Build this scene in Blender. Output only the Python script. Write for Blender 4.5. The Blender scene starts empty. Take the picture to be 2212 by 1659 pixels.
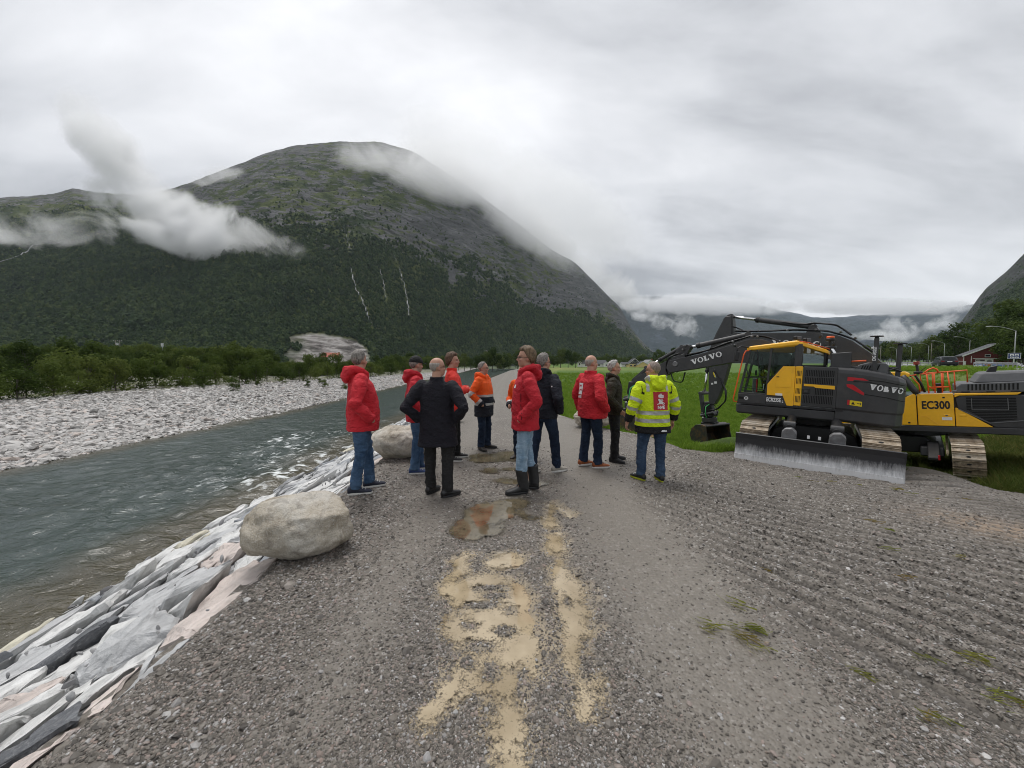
import bpy, bmesh, math, random
import numpy as np
from mathutils import Vector, Matrix, Euler, noise as mnoise
from mathutils.bvhtree import BVHTree
R = math.radians
random.seed(7)
rng = np.random.default_rng(11)
S = bpy.context.scene
COL = S.collection

# ------------------------------------------------------------------ camera
CAMZ = 1.70
PITCH = R(2.98)
cd = bpy.data.cameras.new('camera')
cam = bpy.data.objects.new('camera', cd)
COL.objects.link(cam)
cam.location = (0, 0, CAMZ)
cam.rotation_euler = (R(90) - PITCH, 0, 0)
cd.sensor_width = 36
cd.lens = 36 * 798 / 2212
cd.clip_start = 0.05
cd.clip_end = 30000
S.camera = cam

# ------------------------------------------------------------------ sky, sun, exposure
W = bpy.data.worlds.new('World')
S.world = W
W.use_nodes = True
SUN_EL, SUN_AZ = R(69), R(335)
def build_sky():
    nt = W.node_tree
    nt.nodes.clear()
    N = nt.nodes.new
    L = nt.links.new
    out = N('ShaderNodeOutputWorld')
    bg = N('ShaderNodeBackground')
    bg.inputs['Strength'].default_value = 0.1
    sky = N('ShaderNodeTexSky')
    sky.sky_type = 'NISHITA'
    sky.sun_disc = False
    sky.sun_elevation = SUN_EL
    sky.sun_rotation = SUN_AZ
    tc = N('ShaderNodeTexCoord')
    sep = N('ShaderNodeSeparateXYZ')
    L(tc.outputs['Generated'], sep.inputs[0])
    def math_(op, a, b=None, clamp=False):
        n = N('ShaderNodeMath'); n.operation = op; n.use_clamp = clamp
        for i, v in enumerate((a, b)):
            if v is None: continue
            if isinstance(v, (int, float)): n.inputs[i].default_value = v
            else: L(v, n.inputs[i])
        return n.outputs[0]
    # project the direction onto a cloud ceiling so the clouds foreshorten towards the horizon
    zz = math_('ADD', math_('MAXIMUM', sep.outputs[2], 0.0), 0.42)
    px = math_('DIVIDE', sep.outputs[0], zz)
    py = math_('DIVIDE', sep.outputs[1], zz)
    comb = N('ShaderNodeCombineXYZ')
    L(px, comb.inputs[0]); L(py, comb.inputs[1])
    def noise(scale, detail, rough, dist, loc=(0, 0, 0), rot=0.0, sc=(1, 1, 1)):
        mp = N('ShaderNodeMapping')
        mp.inputs['Location'].default_value = loc
        mp.inputs['Rotation'].default_value = (0, 0, rot)
        mp.inputs['Scale'].default_value = sc
        L(comb.outputs[0], mp.inputs[0])
        n = N('ShaderNodeTexNoise')
        n.inputs['Scale'].default_value = scale
        n.inputs['Detail'].default_value = detail
        n.inputs['Roughness'].default_value = rough
        n.inputs['Distortion'].default_value = dist
        L(mp.outputs[0], n.inputs['Vector'])
        return n.outputs[0]
    big = noise(0.72, 3, 0.45, 0.2, (5.5, 5.1, 0), R(35), (1, 1.7, 1))
    mid = noise(1.7, 6, 0.52, 0.35, (2.3, 7.7, 0), R(28), (0.8, 1.5, 1))
    fine = noise(4.6, 7, 0.58, 0.5, (1, 2, 0), R(30), (0.6, 1.4, 1))
    v = math_('ADD', math_('ADD', math_('MULTIPLY', big, 0.48), math_('MULTIPLY', mid, 0.38)), math_('MULTIPLY', fine, 0.14))
    ramp = N('ShaderNodeValToRGB')
    e = ramp.color_ramp.elements
    e[0].position = 0.40; e[0].color = (0.22, 0.226, 0.243, 1)
    e[1].position = 0.63; e[1].color = (0.55, 0.554, 0.57, 1)
    m = e.new(0.5); m.color = (0.385, 0.392, 0.41, 1)
    L(v, ramp.inputs[0])
    sc = N('ShaderNodeVectorMath'); sc.operation = 'SCALE'
    L(ramp.outputs[0], sc.inputs[0]); sc.inputs['Scale'].default_value = 10.0
    mix = N('ShaderNodeMix'); mix.data_type = 'RGBA'
    mix.inputs[0].default_value = 0.97
    L(sky.outputs[0], mix.inputs[6]); L(sc.outputs[0], mix.inputs[7])
    L(mix.outputs[2], bg.inputs['Color'])
    L(bg.outputs[0], out.inputs['Surface'])
build_sky()
ld = bpy.data.lights.new('sun', 'SUN')
ld.energy = 1.2
ld.angle = R(30)
ld.color = (1.0, 0.97, 0.93)
sun = bpy.data.objects.new('sun', ld)
COL.objects.link(sun)
sun.location = (0, 0, 60)
sun.rotation_euler = (R(90) - SUN_EL, 0, R(180) - SUN_AZ)
vs = S.view_settings
vs.view_transform = 'Standard'
vs.look = 'None'
vs.gamma = 1
vs.use_curve_mapping = False
vs.exposure = 0.95
S.cycles.volume_step_rate = 0.2
S.cycles.volume_max_steps = 256
S.cycles.volume_bounces = 6
S.cycles.filter_width = 1.0
S.cycles.use_denoising = True
S.cycles.denoising_prefilter = 'ACCURATE'
S.cycles.max_bounces = 8
S.cycles.transparent_max_bounces = 24

# ------------------------------------------------------------------ numpy noise
_perm = np.random.default_rng(5).permutation(256)
_perm = np.concatenate([_perm, _perm, _perm])
_g = np.random.default_rng(6).normal(size=(256, 3)); _g /= np.linalg.norm(_g, axis=1)[:, None]
def perlin(x, y, z=0.0):
    x, y, z = np.broadcast_arrays(np.asarray(x, float), np.asarray(y, float), np.asarray(z, float))
    xi, yi, zi = np.floor(x).astype(int), np.floor(y).astype(int), np.floor(z).astype(int)
    xf, yf, zf = x - xi, y - yi, z - zi
    f = lambda t: t * t * t * (t * (t * 6 - 15) + 10)
    u, v, w = f(xf), f(yf), f(zf)
    def gr(dx, dy, dz):
        h = _perm[(_perm[(_perm[(xi + dx) & 255] + yi + dy) & 255] + zi + dz) & 255]
        g = _g[h]
        return g[..., 0] * (xf - dx) + g[..., 1] * (yf - dy) + g[..., 2] * (zf - dz)
    l = lambda a, b, t: a + (b - a) * t
    return 1.5 * l(l(l(gr(0, 0, 0), gr(1, 0, 0), u), l(gr(0, 1, 0), gr(1, 1, 0), u), v),
             l(l(gr(0, 0, 1), gr(1, 0, 1), u), l(gr(0, 1, 1), gr(1, 1, 1), u), v), w)
def fbm(x, y, z=0.0, o=4, lac=2.03, g=0.5):
    r = 0; a = 1.0; s = 0
    for k in range(o):
        r = r + a * perlin(x + 17.3 * k, y + 9.1 * k, z); s += a
        x = x * lac; y = y * lac; z = np.asarray(z) * lac; a *= g
    return r / s
def ridged(x, y, z=0.0, o=4):
    r = 0; a = 1.0; s = 0
    for k in range(o):
        r = r + a * (1 - np.abs(perlin(x + 7.7 * k, y - 3.1 * k, z))); s += a
        x = x * 2.1; y = y * 2.1; z = np.asarray(z) * 2.1; a *= 0.5
    return r / s
def sstep(a, b, x):
    t = np.clip((np.asarray(x, float) - a) / (b - a), 0, 1)
    return t * t * (3 - 2 * t)
def interp(x, pts):
    p = np.array(pts, float)
    return np.interp(x, p[:, 0], p[:, 1])

# ------------------------------------------------------------------ materials
MATS = {}
def lin(h):
    h = h.lstrip('#')
    c = [int(h[i:i + 2], 16) / 255 for i in (0, 2, 4)]
    return tuple(((v + 0.055) / 1.055) ** 2.4 if v > 0.04045 else v / 12.92 for v in c)
class NT:
    """small helper round a node tree"""
    def __init__(self, name):
        self.m = bpy.data.materials.new(name); self.m.use_nodes = True
        self.nt = self.m.node_tree; self.nt.nodes.clear()
        self.out = self.N('ShaderNodeOutputMaterial')
    def N(self, t, **k):
        n = self.nt.nodes.new(t)
        for a, b in k.items(): setattr(n, a, b)
        return n
    def L(self, a, b): self.nt.links.new(a, b)
    def set(self, sock, v):
        if hasattr(v, 'is_linked') or isinstance(v, bpy.types.NodeSocket): self.L(v, sock)
        elif isinstance(v, (tuple, list)) and len(v) == 3 and sock.type == 'RGBA': sock.default_value = (*v, 1)
        else: sock.default_value = v
    def coord(self, kind='Object', scale=(1, 1, 1), rot=(0, 0, 0), loc=(0, 0, 0)):
        tc = self.N('ShaderNodeTexCoord'); mp = self.N('ShaderNodeMapping')
        mp.inputs['Scale'].default_value = scale; mp.inputs['Rotation'].default_value = rot; mp.inputs['Location'].default_value = loc
        self.L(tc.outputs[kind], mp.inputs[0]); return mp.outputs[0]
    def noise(self, vec, scale, detail=4, rough=0.55, dist=0.0, col=False):
        n = self.N('ShaderNodeTexNoise'); self.L(vec, n.inputs['Vector'])
        n.inputs['Scale'].default_value = scale; n.inputs['Detail'].default_value = detail
        n.inputs['Roughness'].default_value = rough; n.inputs['Distortion'].default_value = dist
        return n.outputs[1 if col else 0]
    def voro(self, vec, scale, feature='F1', out=0, rand=1.0):
        n = self.N('ShaderNodeTexVoronoi'); n.feature = feature; self.L(vec, n.inputs['Vector'])
        n.inputs['Scale'].default_value = scale; n.inputs['Randomness'].default_value = rand
        return n.outputs[out]
    def math(self, op, a, b=None, clamp=False):
        n = self.N('ShaderNodeMath', operation=op); n.use_clamp = clamp
        self.set(n.inputs[0], a)
        if b is not None: self.set(n.inputs[1], b)
        return n.outputs[0]
    def ramp(self, fac, stops, interp='LINEAR'):
        n = self.N('ShaderNodeValToRGB'); cr = n.color_ramp; cr.interpolation = interp
        while len(cr.elements) < len(stops): cr.elements.new(0.5)
        for e, (p, c) in zip(cr.elements, stops):
            e.position = p; e.color = (*c, 1) if len(c) == 3 else c
        self.L(fac, n.inputs[0]); return n.outputs[0]
    def vramp(self, fac, a, b): return self.ramp(fac, [(a, (0, 0, 0)), (b, (1, 1, 1))])
    def mix(self, fac, a, b, mode='MIX'):
        n = self.N('ShaderNodeMix', data_type='RGBA', blend_type=mode)
        self.set(n.inputs[0], fac); self.set(n.inputs[6], a); self.set(n.inputs[7], b); return n.outputs[2]
    def attr(self, name, out=2):
        n = self.N('ShaderNodeAttribute', attribute_name=name); return n.outputs[out]
    def rand(self): return self.N('ShaderNodeObjectInfo').outputs['Random']
    def bump(self, h, strength=0.3, dist=0.01, normal=None):
        n = self.N('ShaderNodeBump'); n.inputs['Strength'].default_value = strength; n.inputs['Distance'].default_value = dist
        self.L(h, n.inputs['Height'])
        if normal is not None: self.L(normal, n.inputs['Normal'])
        return n.outputs[0]
    def pbr(self, col, rough=0.6, metal=0.0, normal=None, spec=0.5, trans=0.0, coat=0.0, emit=None, sub=0.0):
        b = self.N('ShaderNodeBsdfPrincipled')
        self.set(b.inputs['Base Color'], col); self.set(b.inputs['Roughness'], rough); self.set(b.inputs['Metallic'], metal)
        b.inputs['Specular IOR Level'].default_value = spec
        b.inputs['Transmission Weight'].default_value = trans
        b.inputs['Coat Weight'].default_value = coat
        if sub: b.inputs['Subsurface Weight'].default_value = sub; b.inputs['Subsurface Scale'].default_value = 0.02
        if normal is not None: self.L(normal, b.inputs['Normal'])
        self.L(b.outputs[0], self.out.inputs['Surface']); return b
def simple(name, col, rough=0.5, metal=0.0, var=0.12, scale=6.0, bump=0.0, bscale=60, spec=0.5, coat=0.0, dirt=None, dirt_amt=0.0):
    """paint, cloth, metal: a base colour with soft variation, optional dirt blotches and fine relief"""
    if name in MATS: return MATS[name]
    t = NT(name); v = t.coord()
    n = t.noise(v, scale, 5, 0.6)
    c2 = tuple(max(0, c * (1 - var * 1.6)) for c in col); c1 = tuple(min(1, c * (1 + var)) for c in col)
    c = t.mix(t.vramp(n, 0.3, 0.7), c2, c1)
    r = rough
    if dirt:
        d = t.noise(v, scale * 1.7, 8, 0.7)
        f = t.math('MULTIPLY', t.vramp(d, 0.5, 0.75), dirt_amt)
        c = t.mix(f, c, dirt)
    nm = t.bump(t.noise(v, bscale, 4, 0.6), bump, 0.004) if bump else None
    rr = t.math('ADD', rough - 0.06, t.math('MULTIPLY', n, 0.12))
    t.pbr(c, rr, metal, nm, spec, coat=coat)
    MATS[name] = t.m; return t.m

# ------------------------------------------------------------------ objects
def tag(o, label=None, cat=None, group=None, kind=None):
    if label: o['label'] = label
    if cat: o['category'] = cat
    if group: o['group'] = group
    if kind: o['kind'] = kind
    return o
def empty(name, label=None, cat=None, loc=(0, 0, 0), rz=0.0, group=None):
    o = bpy.data.objects.new(name, None); COL.objects.link(o)
    o.location = loc; o.rotation_euler = (0, 0, rz); o.empty_display_size = 0.2
    return tag(o, label, cat, group)
def link(name, me, mat=None, parent=None, smooth=False):
    if mat is not None and not me.materials:
        for m in (mat if isinstance(mat, (list, tuple)) else [mat]): me.materials.append(m)
    if smooth and len(me.polygons): me.polygons.foreach_set('use_smooth', [True] * len(me.polygons))
    o = bpy.data.objects.new(name, me); COL.objects.link(o)
    if parent is not None: o.parent = parent
    return o
def mesh_np(name, V, F, mat=None, parent=None, smooth=True, attrs=None):
    """V (n,3), F (m,k) numpy arrays -> object"""
    me = bpy.data.meshes.new(name)
    V = np.asarray(V, np.float32); F = np.asarray(F, np.int32)
    me.vertices.add(len(V)); me.vertices.foreach_set('co', V.ravel())
    k = F.shape[1]
    me.loops.add(F.size); me.loops.foreach_set('vertex_index', F.ravel())
    me.polygons.add(len(F)); me.polygons.foreach_set('loop_start', np.arange(0, F.size, k, dtype=np.int32))
    me.polygons.foreach_set('loop_total', np.full(len(F), k, np.int32))
    if smooth: me.polygons.foreach_set('use_smooth', np.ones(len(F), bool))
    me.update(calc_edges=True)
    for an, av in (attrs or {}).items():
        a = me.attributes.new(an, 'FLOAT', 'POINT'); a.data.foreach_set('value', np.asarray(av, np.float32))
    return link(name, me, mat, parent)
def grid_faces(nu, nv):
    i = np.arange(nu * nv).reshape(nv, nu)
    return np.stack([i[:-1, :-1], i[:-1, 1:], i[1:, 1:], i[1:, :-1]], -1).reshape(-1, 4)
def pt(px, py, Y):
    """a place at depth Y (metres in front of the camera) given by its bearing in the 2212-wide survey picture"""
    x = (px - 1106) / 798; y = (829.5 - py) / 798
    dy = math.cos(PITCH) + math.sin(PITCH) * y
    dz = -math.sin(PITCH) + math.cos(PITCH) * y
    return Vector((x / dy * Y, Y, CAMZ + dz / dy * Y))

class B:
    """bmesh builder: collects shapes, then .done() makes ONE mesh object"""
    def __init__(self): self.bm = bmesh.new()
    def poly(self, pts): return self.bm.faces.new([self.bm.verts.new(p) for p in pts])
    def box(self, c, s, rot=None):
        x, y, z = (v / 2 for v in s); M = Matrix.Translation(c)
        if rot is not None: M = M @ (rot.to_matrix().to_4x4() if isinstance(rot, Euler) else rot)
        vs = [self.bm.verts.new(M @ Vector((a * x, b * y, d * z))) for a in (-1, 1) for b in (-1, 1) for d in (-1, 1)]
        for f in ((0, 1, 3, 2), (4, 6, 7, 5), (0, 4, 5, 1), (2, 3, 7, 6), (0, 2, 6, 4), (1, 5, 7, 3)):
            self.bm.faces.new([vs[i] for i in f])
        return self
    def prism(self, poly, a, b, axis='y', shift=None):
        """poly in the plane across the axis: axis y -> (x,z), x -> (y,z), z -> (x,y)"""
        def P(p, t):
            return {'y': (p[0], t, p[1]), 'x': (t, p[0], p[1]), 'z': (p[0], p[1], t)}[axis]
        A = [self.bm.verts.new(P(p, a)) for p in poly]
        Bv = [self.bm.verts.new(P(p, b)) for p in (shift or poly)]
        n = len(poly)
        self.bm.faces.new(A[::-1]); self.bm.faces.new(Bv)
        for i in range(n): self.bm.faces.new([A[i], A[(i + 1) % n], Bv[(i + 1) % n], Bv[i]])
        return self
    def tube(self, pts, r, n=10, cap=True, flat=1.0):
        pts = [Vector(p) for p in pts]; rs = r if isinstance(r, (list, tuple)) else [r] * len(pts)
        rings = []; up = None
        for i, p in enumerate(pts):
            d = (pts[min(i + 1, len(pts) - 1)] - pts[max(i - 1, 0)]).normalized()
            if up is None:
                up = Vector((0, 0, 1)) if abs(d.z) < 0.9 else Vector((1, 0, 0))
            s = d.cross(up).normalized(); up = s.cross(d).normalized()
            rings.append([self.bm.verts.new(p + (s * math.cos(2 * math.pi * k / n) + up * flat * math.sin(2 * math.pi * k / n)) * rs[i]) for k in range(n)])
        for a, b in zip(rings, rings[1:]):
            for k in range(n): self.bm.faces.new([a[k], a[(k + 1) % n], b[(k + 1) % n], b[k]])
        if cap: self.bm.faces.new(rings[0][::-1]); self.bm.faces.new(rings[-1])
        return self
    def rings(self, rings, cap=True):
        rv = [[self.bm.verts.new(p) for p in r] for r in rings]
        for a, b in zip(rv, rv[1:]):
            n = len(a)
            for k in range(n): self.bm.faces.new([a[k], a[(k + 1) % n], b[(k + 1) % n], b[k]])
        if cap: self.bm.faces.new(rv[0][::-1]); self.bm.faces.new(rv[-1])
        return self
    def ball(self, c, r, sub=2, rot=None):
        M = Matrix.Translation(c)
        if rot is not None: M = M @ rot.to_matrix().to_4x4()
        r = r if isinstance(r, (tuple, list)) else (r, r, r)
        M = M @ Matrix.Diagonal((*r, 1))
        bmesh.ops.create_icosphere(self.bm, subdivisions=sub, radius=1, matrix=M); return self
    def cyl(self, a, b, r, n=16, r2=None): return self.tube([a, b], [r, r if r2 is None else r2], n)
    def bevel(self, w, seg=1, ang=35):
        self.bm.normal_update()
        bmesh.ops.recalc_face_normals(self.bm, faces=self.bm.faces)
        ed = [e for e in self.bm.edges if len(e.link_faces) == 2 and e.calc_face_angle(0) > R(ang)]
        bmesh.ops.bevel(self.bm, geom=ed, offset=w, offset_type='OFFSET', segments=seg, profile=0.6, affect='EDGES', clamp_overlap=True)
        return self
    def mesh(self, name):
        bmesh.ops.recalc_face_normals(self.bm, faces=self.bm.faces)
        me = bpy.data.meshes.new(name); self.bm.to_mesh(me); self.bm.free(); return me
    def done(self, name, mat, parent=None, bevel=0, smooth=False, seg=1, ang=35):
        if bevel: self.bevel(bevel, seg, ang)
        return link(name, self.mesh(name), mat, parent, smooth)
def copy_tree(o, parent=None):
    c = o.copy(); COL.objects.link(c)
    if parent is not None: c.parent = parent
    for ch in list(o.children): copy_tree(ch, c)
    return c

# scatter: points become instances through geometry nodes (one object, kind stuff)
def scatter(name, pts, rots, scales, protos, mat=None, kind='stuff'):
    me = bpy.data.meshes.new(name)
    P = np.asarray(pts, np.float32)
    me.vertices.add(len(P)); me.vertices.foreach_set('co', P.ravel())
    a = me.attributes.new('rot', 'FLOAT_VECTOR', 'POINT'); a.data.foreach_set('vector', np.asarray(rots, np.float32).ravel())
    s = np.asarray(scales, np.float32)
    if s.ndim == 1: s = np.repeat(s[:, None], 3, 1)
    a = me.attributes.new('scl', 'FLOAT_VECTOR', 'POINT'); a.data.foreach_set('vector', s.ravel())
    idx = rng.integers(0, len(protos), len(P)).astype(np.int32)
    a = me.attributes.new('pick', 'INT', 'POINT'); a.data.foreach_set('value', idx)
    o = link(name, me)
    ng = bpy.data.node_groups.new(name + '_scatter', 'GeometryNodeTree')
    ng.interface.new_socket('Geometry', in_out='INPUT', socket_type='NodeSocketGeometry')
    ng.interface.new_socket('Geometry', in_out='OUTPUT', socket_type='NodeSocketGeometry')
    N = ng.nodes.new; L = ng.links.new
    gi, go = N('NodeGroupInput'), N('NodeGroupOutput')
    join = N('GeometryNodeJoinGeometry')
    rot = N('GeometryNodeInputNamedAttribute'); rot.data_type = 'FLOAT_VECTOR'; rot.inputs[0].default_value = 'rot'
    scl = N('GeometryNodeInputNamedAttribute'); scl.data_type = 'FLOAT_VECTOR'; scl.inputs[0].default_value = 'scl'
    pick = N('GeometryNodeInputNamedAttribute'); pick.data_type = 'INT'; pick.inputs[0].default_value = 'pick'
    pa = [s_ for s_ in pick.outputs if s_.enabled][0]; ra = [s_ for s_ in rot.outputs if s_.enabled][0]; sa = [s_ for s_ in scl.outputs if s_.enabled][0]
    for k, pr in enumerate(protos):
        oi = N('GeometryNodeObjectInfo'); oi.inputs['Object'].default_value = pr; oi.inputs['As Instance'].default_value = True
        cmp_ = N('FunctionNodeCompare'); cmp_.data_type = 'INT'; cmp_.operation = 'EQUAL'
        ins = [s_ for s_ in cmp_.inputs if s_.enabled]
        L(pa, ins[0]); ins[1].default_value = k
        iop = N('GeometryNodeInstanceOnPoints')
        L(gi.outputs[0], iop.inputs['Points']); L(cmp_.outputs[0], iop.inputs['Selection'])
        L(oi.outputs['Geometry'], iop.inputs['Instance']); L(ra, iop.inputs['Rotation']); L(sa, iop.inputs['Scale'])
        L(iop.outputs[0], join.inputs[0])
    L(join.outputs[0], go.inputs[0])
    md = o.modifiers.new('scatter', 'NODES'); md.node_group = ng
    o['kind'] = kind
    return o
def proto(name, me, mat=None):
    if mat is not None and not me.materials: me.materials.append(mat)
    return bpy.data.objects.new(name, me)   # never linked to the scene: only instanced
# ================================================================== terrain shape
EDGE = [(-5, -2.2), (1.5, -2.15), (2.5, -2.1), (6, -2.45), (21, -2.8), (50, -2.8), (110, -0.8), (160, 3.0), (260, 14)]
CREST = [(-5, 3.2), (8.64, 3.2), (9.9, 2.45), (13.3, 1.35), (22, 1.5), (50, 2.1), (110, 3.4), (160, 7.0), (260, 18)]
YTOP = [(2.2, 9.9), (3.4, 9.25), (5.2, 9.9), (6.2, 10.3), (6.9, 9.4), (8.2, 7.95), (9.6, 8.5), (11.5, 8.9), (14, 8.0), (30, 6)]
FARBANK = [(0, -15.6), (24, -15.3), (60, -17.2), (170, -22), (300, -30)]
WATERZ = -1.5
def field_z(X, Y):
    k = sstep(18, 48, X - 0.9 * np.maximum(0, Y - 42))
    z = -2.1 + 3.25 * k + 0.012 * np.maximum(0, Y - 50) * k + .0063 * np.maximum(0, Y - 20) * (1 - k)
    return z + 0.06 * fbm(X * 0.08, Y * 0.08, 3.0, 3) * sstep(6, 30, np.abs(X) + np.abs(Y) * 0.3)
def gravel_mask(X, Y):
    n = 0.22 * fbm(X * 0.9, Y * 0.9, 1.0, 4)
    a = interp(Y, CREST) + 0.05 - X
    b = np.where(X > 2.2, interp(X, YTOP) - Y, -9)
    return np.maximum(a, b) + n
def H(X, Y):
    X = np.asarray(X, float); Y = np.asarray(Y, float)
    F = field_z(X, Y)
    zs = np.maximum(-0.36 * np.maximum(0, X - interp(Y, CREST)), F)
    q = 0.1 * (X - 2) + 0.0726 * (Y - 5.5)
    zp = -(q + np.sqrt(q * q + 0.004)) / 2 * sstep(0.8, 2.6, X)
    w = 1 - sstep(0.3, 2.6, Y - interp(X, YTOP) - 2.4 * np.exp(-((X - 8.5) / 2.6) ** 2))
    zp = zp * w + F * (1 - w)
    d = np.hypot(X - 8.4, Y - 10.4)
    k = 1 - sstep(2.2, 3.4, d)
    zp = zp * (1 - k) + (-0.74) * k
    # the ground under the second machine falls away in the direction its boom points
    ax, ay = X - 13.48, Y - 12.88
    fx = -.669 * ax + .743 * ay
    d2 = np.hypot(ax * .9, ay * .9)
    k2 = 1 - sstep(2.6, 5.2, d2)
    zp = zp * (1 - k2) + (-1.80 - .0785 * fx) * k2
    right = np.maximum(zs, np.where(X > 0.8, zp, 0))
    right = np.where(Y > 14.5, zs, right)
    # left side: stone slope, river bed, gravel bar, flood plain
    e = interp(Y, EDGE)
    zl = -0.415 * (e - X)
    fb = interp(Y, FARBANK)
    bed = -1.5 - 0.9 * np.sin(np.clip((X - fb) / (e - 3.6 - fb), 0, 1) * math.pi) ** 0.7
    bar = -1.5 + 0.6 * sstep(0, 9, fb - X) + 0.35 * sstep(16, 40, fb - X) + 0.05 * fbm(X * .2, Y * .2, 5, 3)
    left = np.maximum(zl, np.where(X > fb, bed, bar))
    return np.where(X < e, left, np.where(X < 0.8, 0.0, right))
# muddy water: soft shapes that sink into the road (capsules x0,y0,x1,y1,radius)
POOLS = {
 'front': [(-.36, 3.86, -.18, 4.34, .27), (-.12, 4.5, .02, 4.5, .15), (.08, 4.25, .16, 4.05, .07), (-.55, 3.95, -.5, 3.75, .1)],
 'tan': [(-.22, 2.72, -.07, 2.66, .24), (-.19, 2.35, -.03, 2.3, .23), (-.17, 2.05, -.02, 2.1, .15), (-.28, 1.95, -.44, 1.70, .065), (-.03, 2.02, .02, 1.40, .075), (.10, 2.3, .12, 1.95, .05), (-.42, 3.2, -.48, 2.7, .06), (-.14, 3.12, .0, 3.2, .1)],
 'rut': [(.40, 3.0, .42, 2.3, .085), (.39, 2.3, .36, 1.75, .065), (.46, 2.7, .44, 2.5, .1)],
 'thin': [(.47, 4.45, .42, 3.9, .06), (.41, 3.6, .41, 3.1, .055), (.56, 4.35, .66, 4.15, .06)],
 'far': [(-.48, 6.75, .02, 6.85, .34)],
 'small': [(-.40, 5.95, -.3, 5.95, .13), (-.12, 5.4, .0, 5.35, .14), (.3, 5.2, .42, 5.25, .12), (-.1, 6.0, .05, 6.0, .1)],
}
ISLES = [(-.20, 2.76, .13, .035), (-.13, 2.66, .10, .03), (-.22, 2.56, .15, .04), (-.02, 2.5, .07, .06), (-.17, 2.17, .10, .06), (-.05, 2.30, .07, .05), (-.30, 2.36, .06, .05), (-.12, 1.98, .05, .10), (-.26, 2.05, .05, .05), (.40, 2.62, .03, .08), (.43, 2.05, .035, .1)]
def pool_sdf(X, Y, names=None):
    d = np.full(np.shape(X), 9.0)
    for k, caps in POOLS.items():
        if names and k not in names: continue
        for x0, y0, x1, y1, r in caps:
            vx, vy = x1 - x0, y1 - y0
            t = np.clip(((X - x0) * vx + (Y - y0) * vy) / (vx * vx + vy * vy + 1e-9), 0, 1)
            d = np.minimum(d, np.hypot(X - x0 - t * vx, Y - y0 - t * vy) - r)
    for x0, y0, rx, ry in ISLES: d = np.maximum(d, .09 * (1 - np.hypot((X - x0) / rx, (Y - y0) / ry)))
    return d
def track_field(X, Y):
    """grouser prints: ridges fanning round the machine's turning point"""
    cx, cy = -0.37, 7.36
    r = np.hypot(X - cx, Y - cy); th = np.arctan2(Y - cy, X - cx)
    ph = th / 0.037 + .8 * fbm(X * .6, Y * .6, 8, 2)
    saw = 1 - np.exp(-(((ph % 1.0) - 0.5) / (.15 + .05 * fbm(X * 2, Y * 2, 3, 2))) ** 2)
    band = sstep(3.0, 3.7, r) * (1 - sstep(9.5, 10.8, r))
    lane = 0.72 + 0.28 * sstep(-0.25, 0.1, fbm(r * 1.1, th * 1.5, 4.0, 2))
    road = sstep(1.45, 2.3, X + 0.16 * (Y - 3) + 0.25 * fbm(X, Y, 2, 2))
    return (saw - 0.4), band * lane * road * sstep(1.2, 2.0, Y) * (1 - sstep(8.5, 10, Y))
def road_detail(X, Y):
    z = 0.014 * fbm(X * 1.3, Y * 1.0, 0, 4) + 0.010 * fbm(X * 7, Y * 7, 1, 3) * np.exp(-Y / 9) + 0.006 * fbm(X * 22, Y * 22, 2, 2) * np.exp(-Y / 4)
    # wheel ruts along the road
    for c, wd, dp in ((-0.35, .32, .018), (0.42, .13, .03), (1.05, .35, .012), (-1.45, .3, .008)):
        z = z - dp * np.exp(-((X - c - 0.05 * np.sin(Y * .8)) / wd) ** 2) * np.exp(-Y / 30)
    z = z + 0.02 * np.exp(-((X - 0.2) / .07) ** 2) * np.exp(-((Y - 2.2) / 1.2) ** 2) + .018 * np.exp(-((X - 0.64) / .09) ** 2) * np.exp(-((Y - 2.6) / 1.4) ** 2)
    s, m = track_field(X, Y)
    z = z + 0.085 * (s - .3) * m
    # loose shoulder next to the stones
    e = interp(Y, EDGE)
    z = z + 0.05 * np.exp(-((X - e - .35) / .3) ** 2) * (0.5 + fbm(X * 2, Y * 2, 6, 3)) - 0.10 * np.exp(-((X - e + .02) / .16) ** 2)
    d = pool_sdf(X, Y) + 0.16 * fbm(X * 3.4, Y * 3.4, 9, 5)
    wet = 1 - sstep(-0.10, 0.09, d)
    z = z * (1 - 0.75 * wet) - 0.042 * wet
    return z, wet

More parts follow.
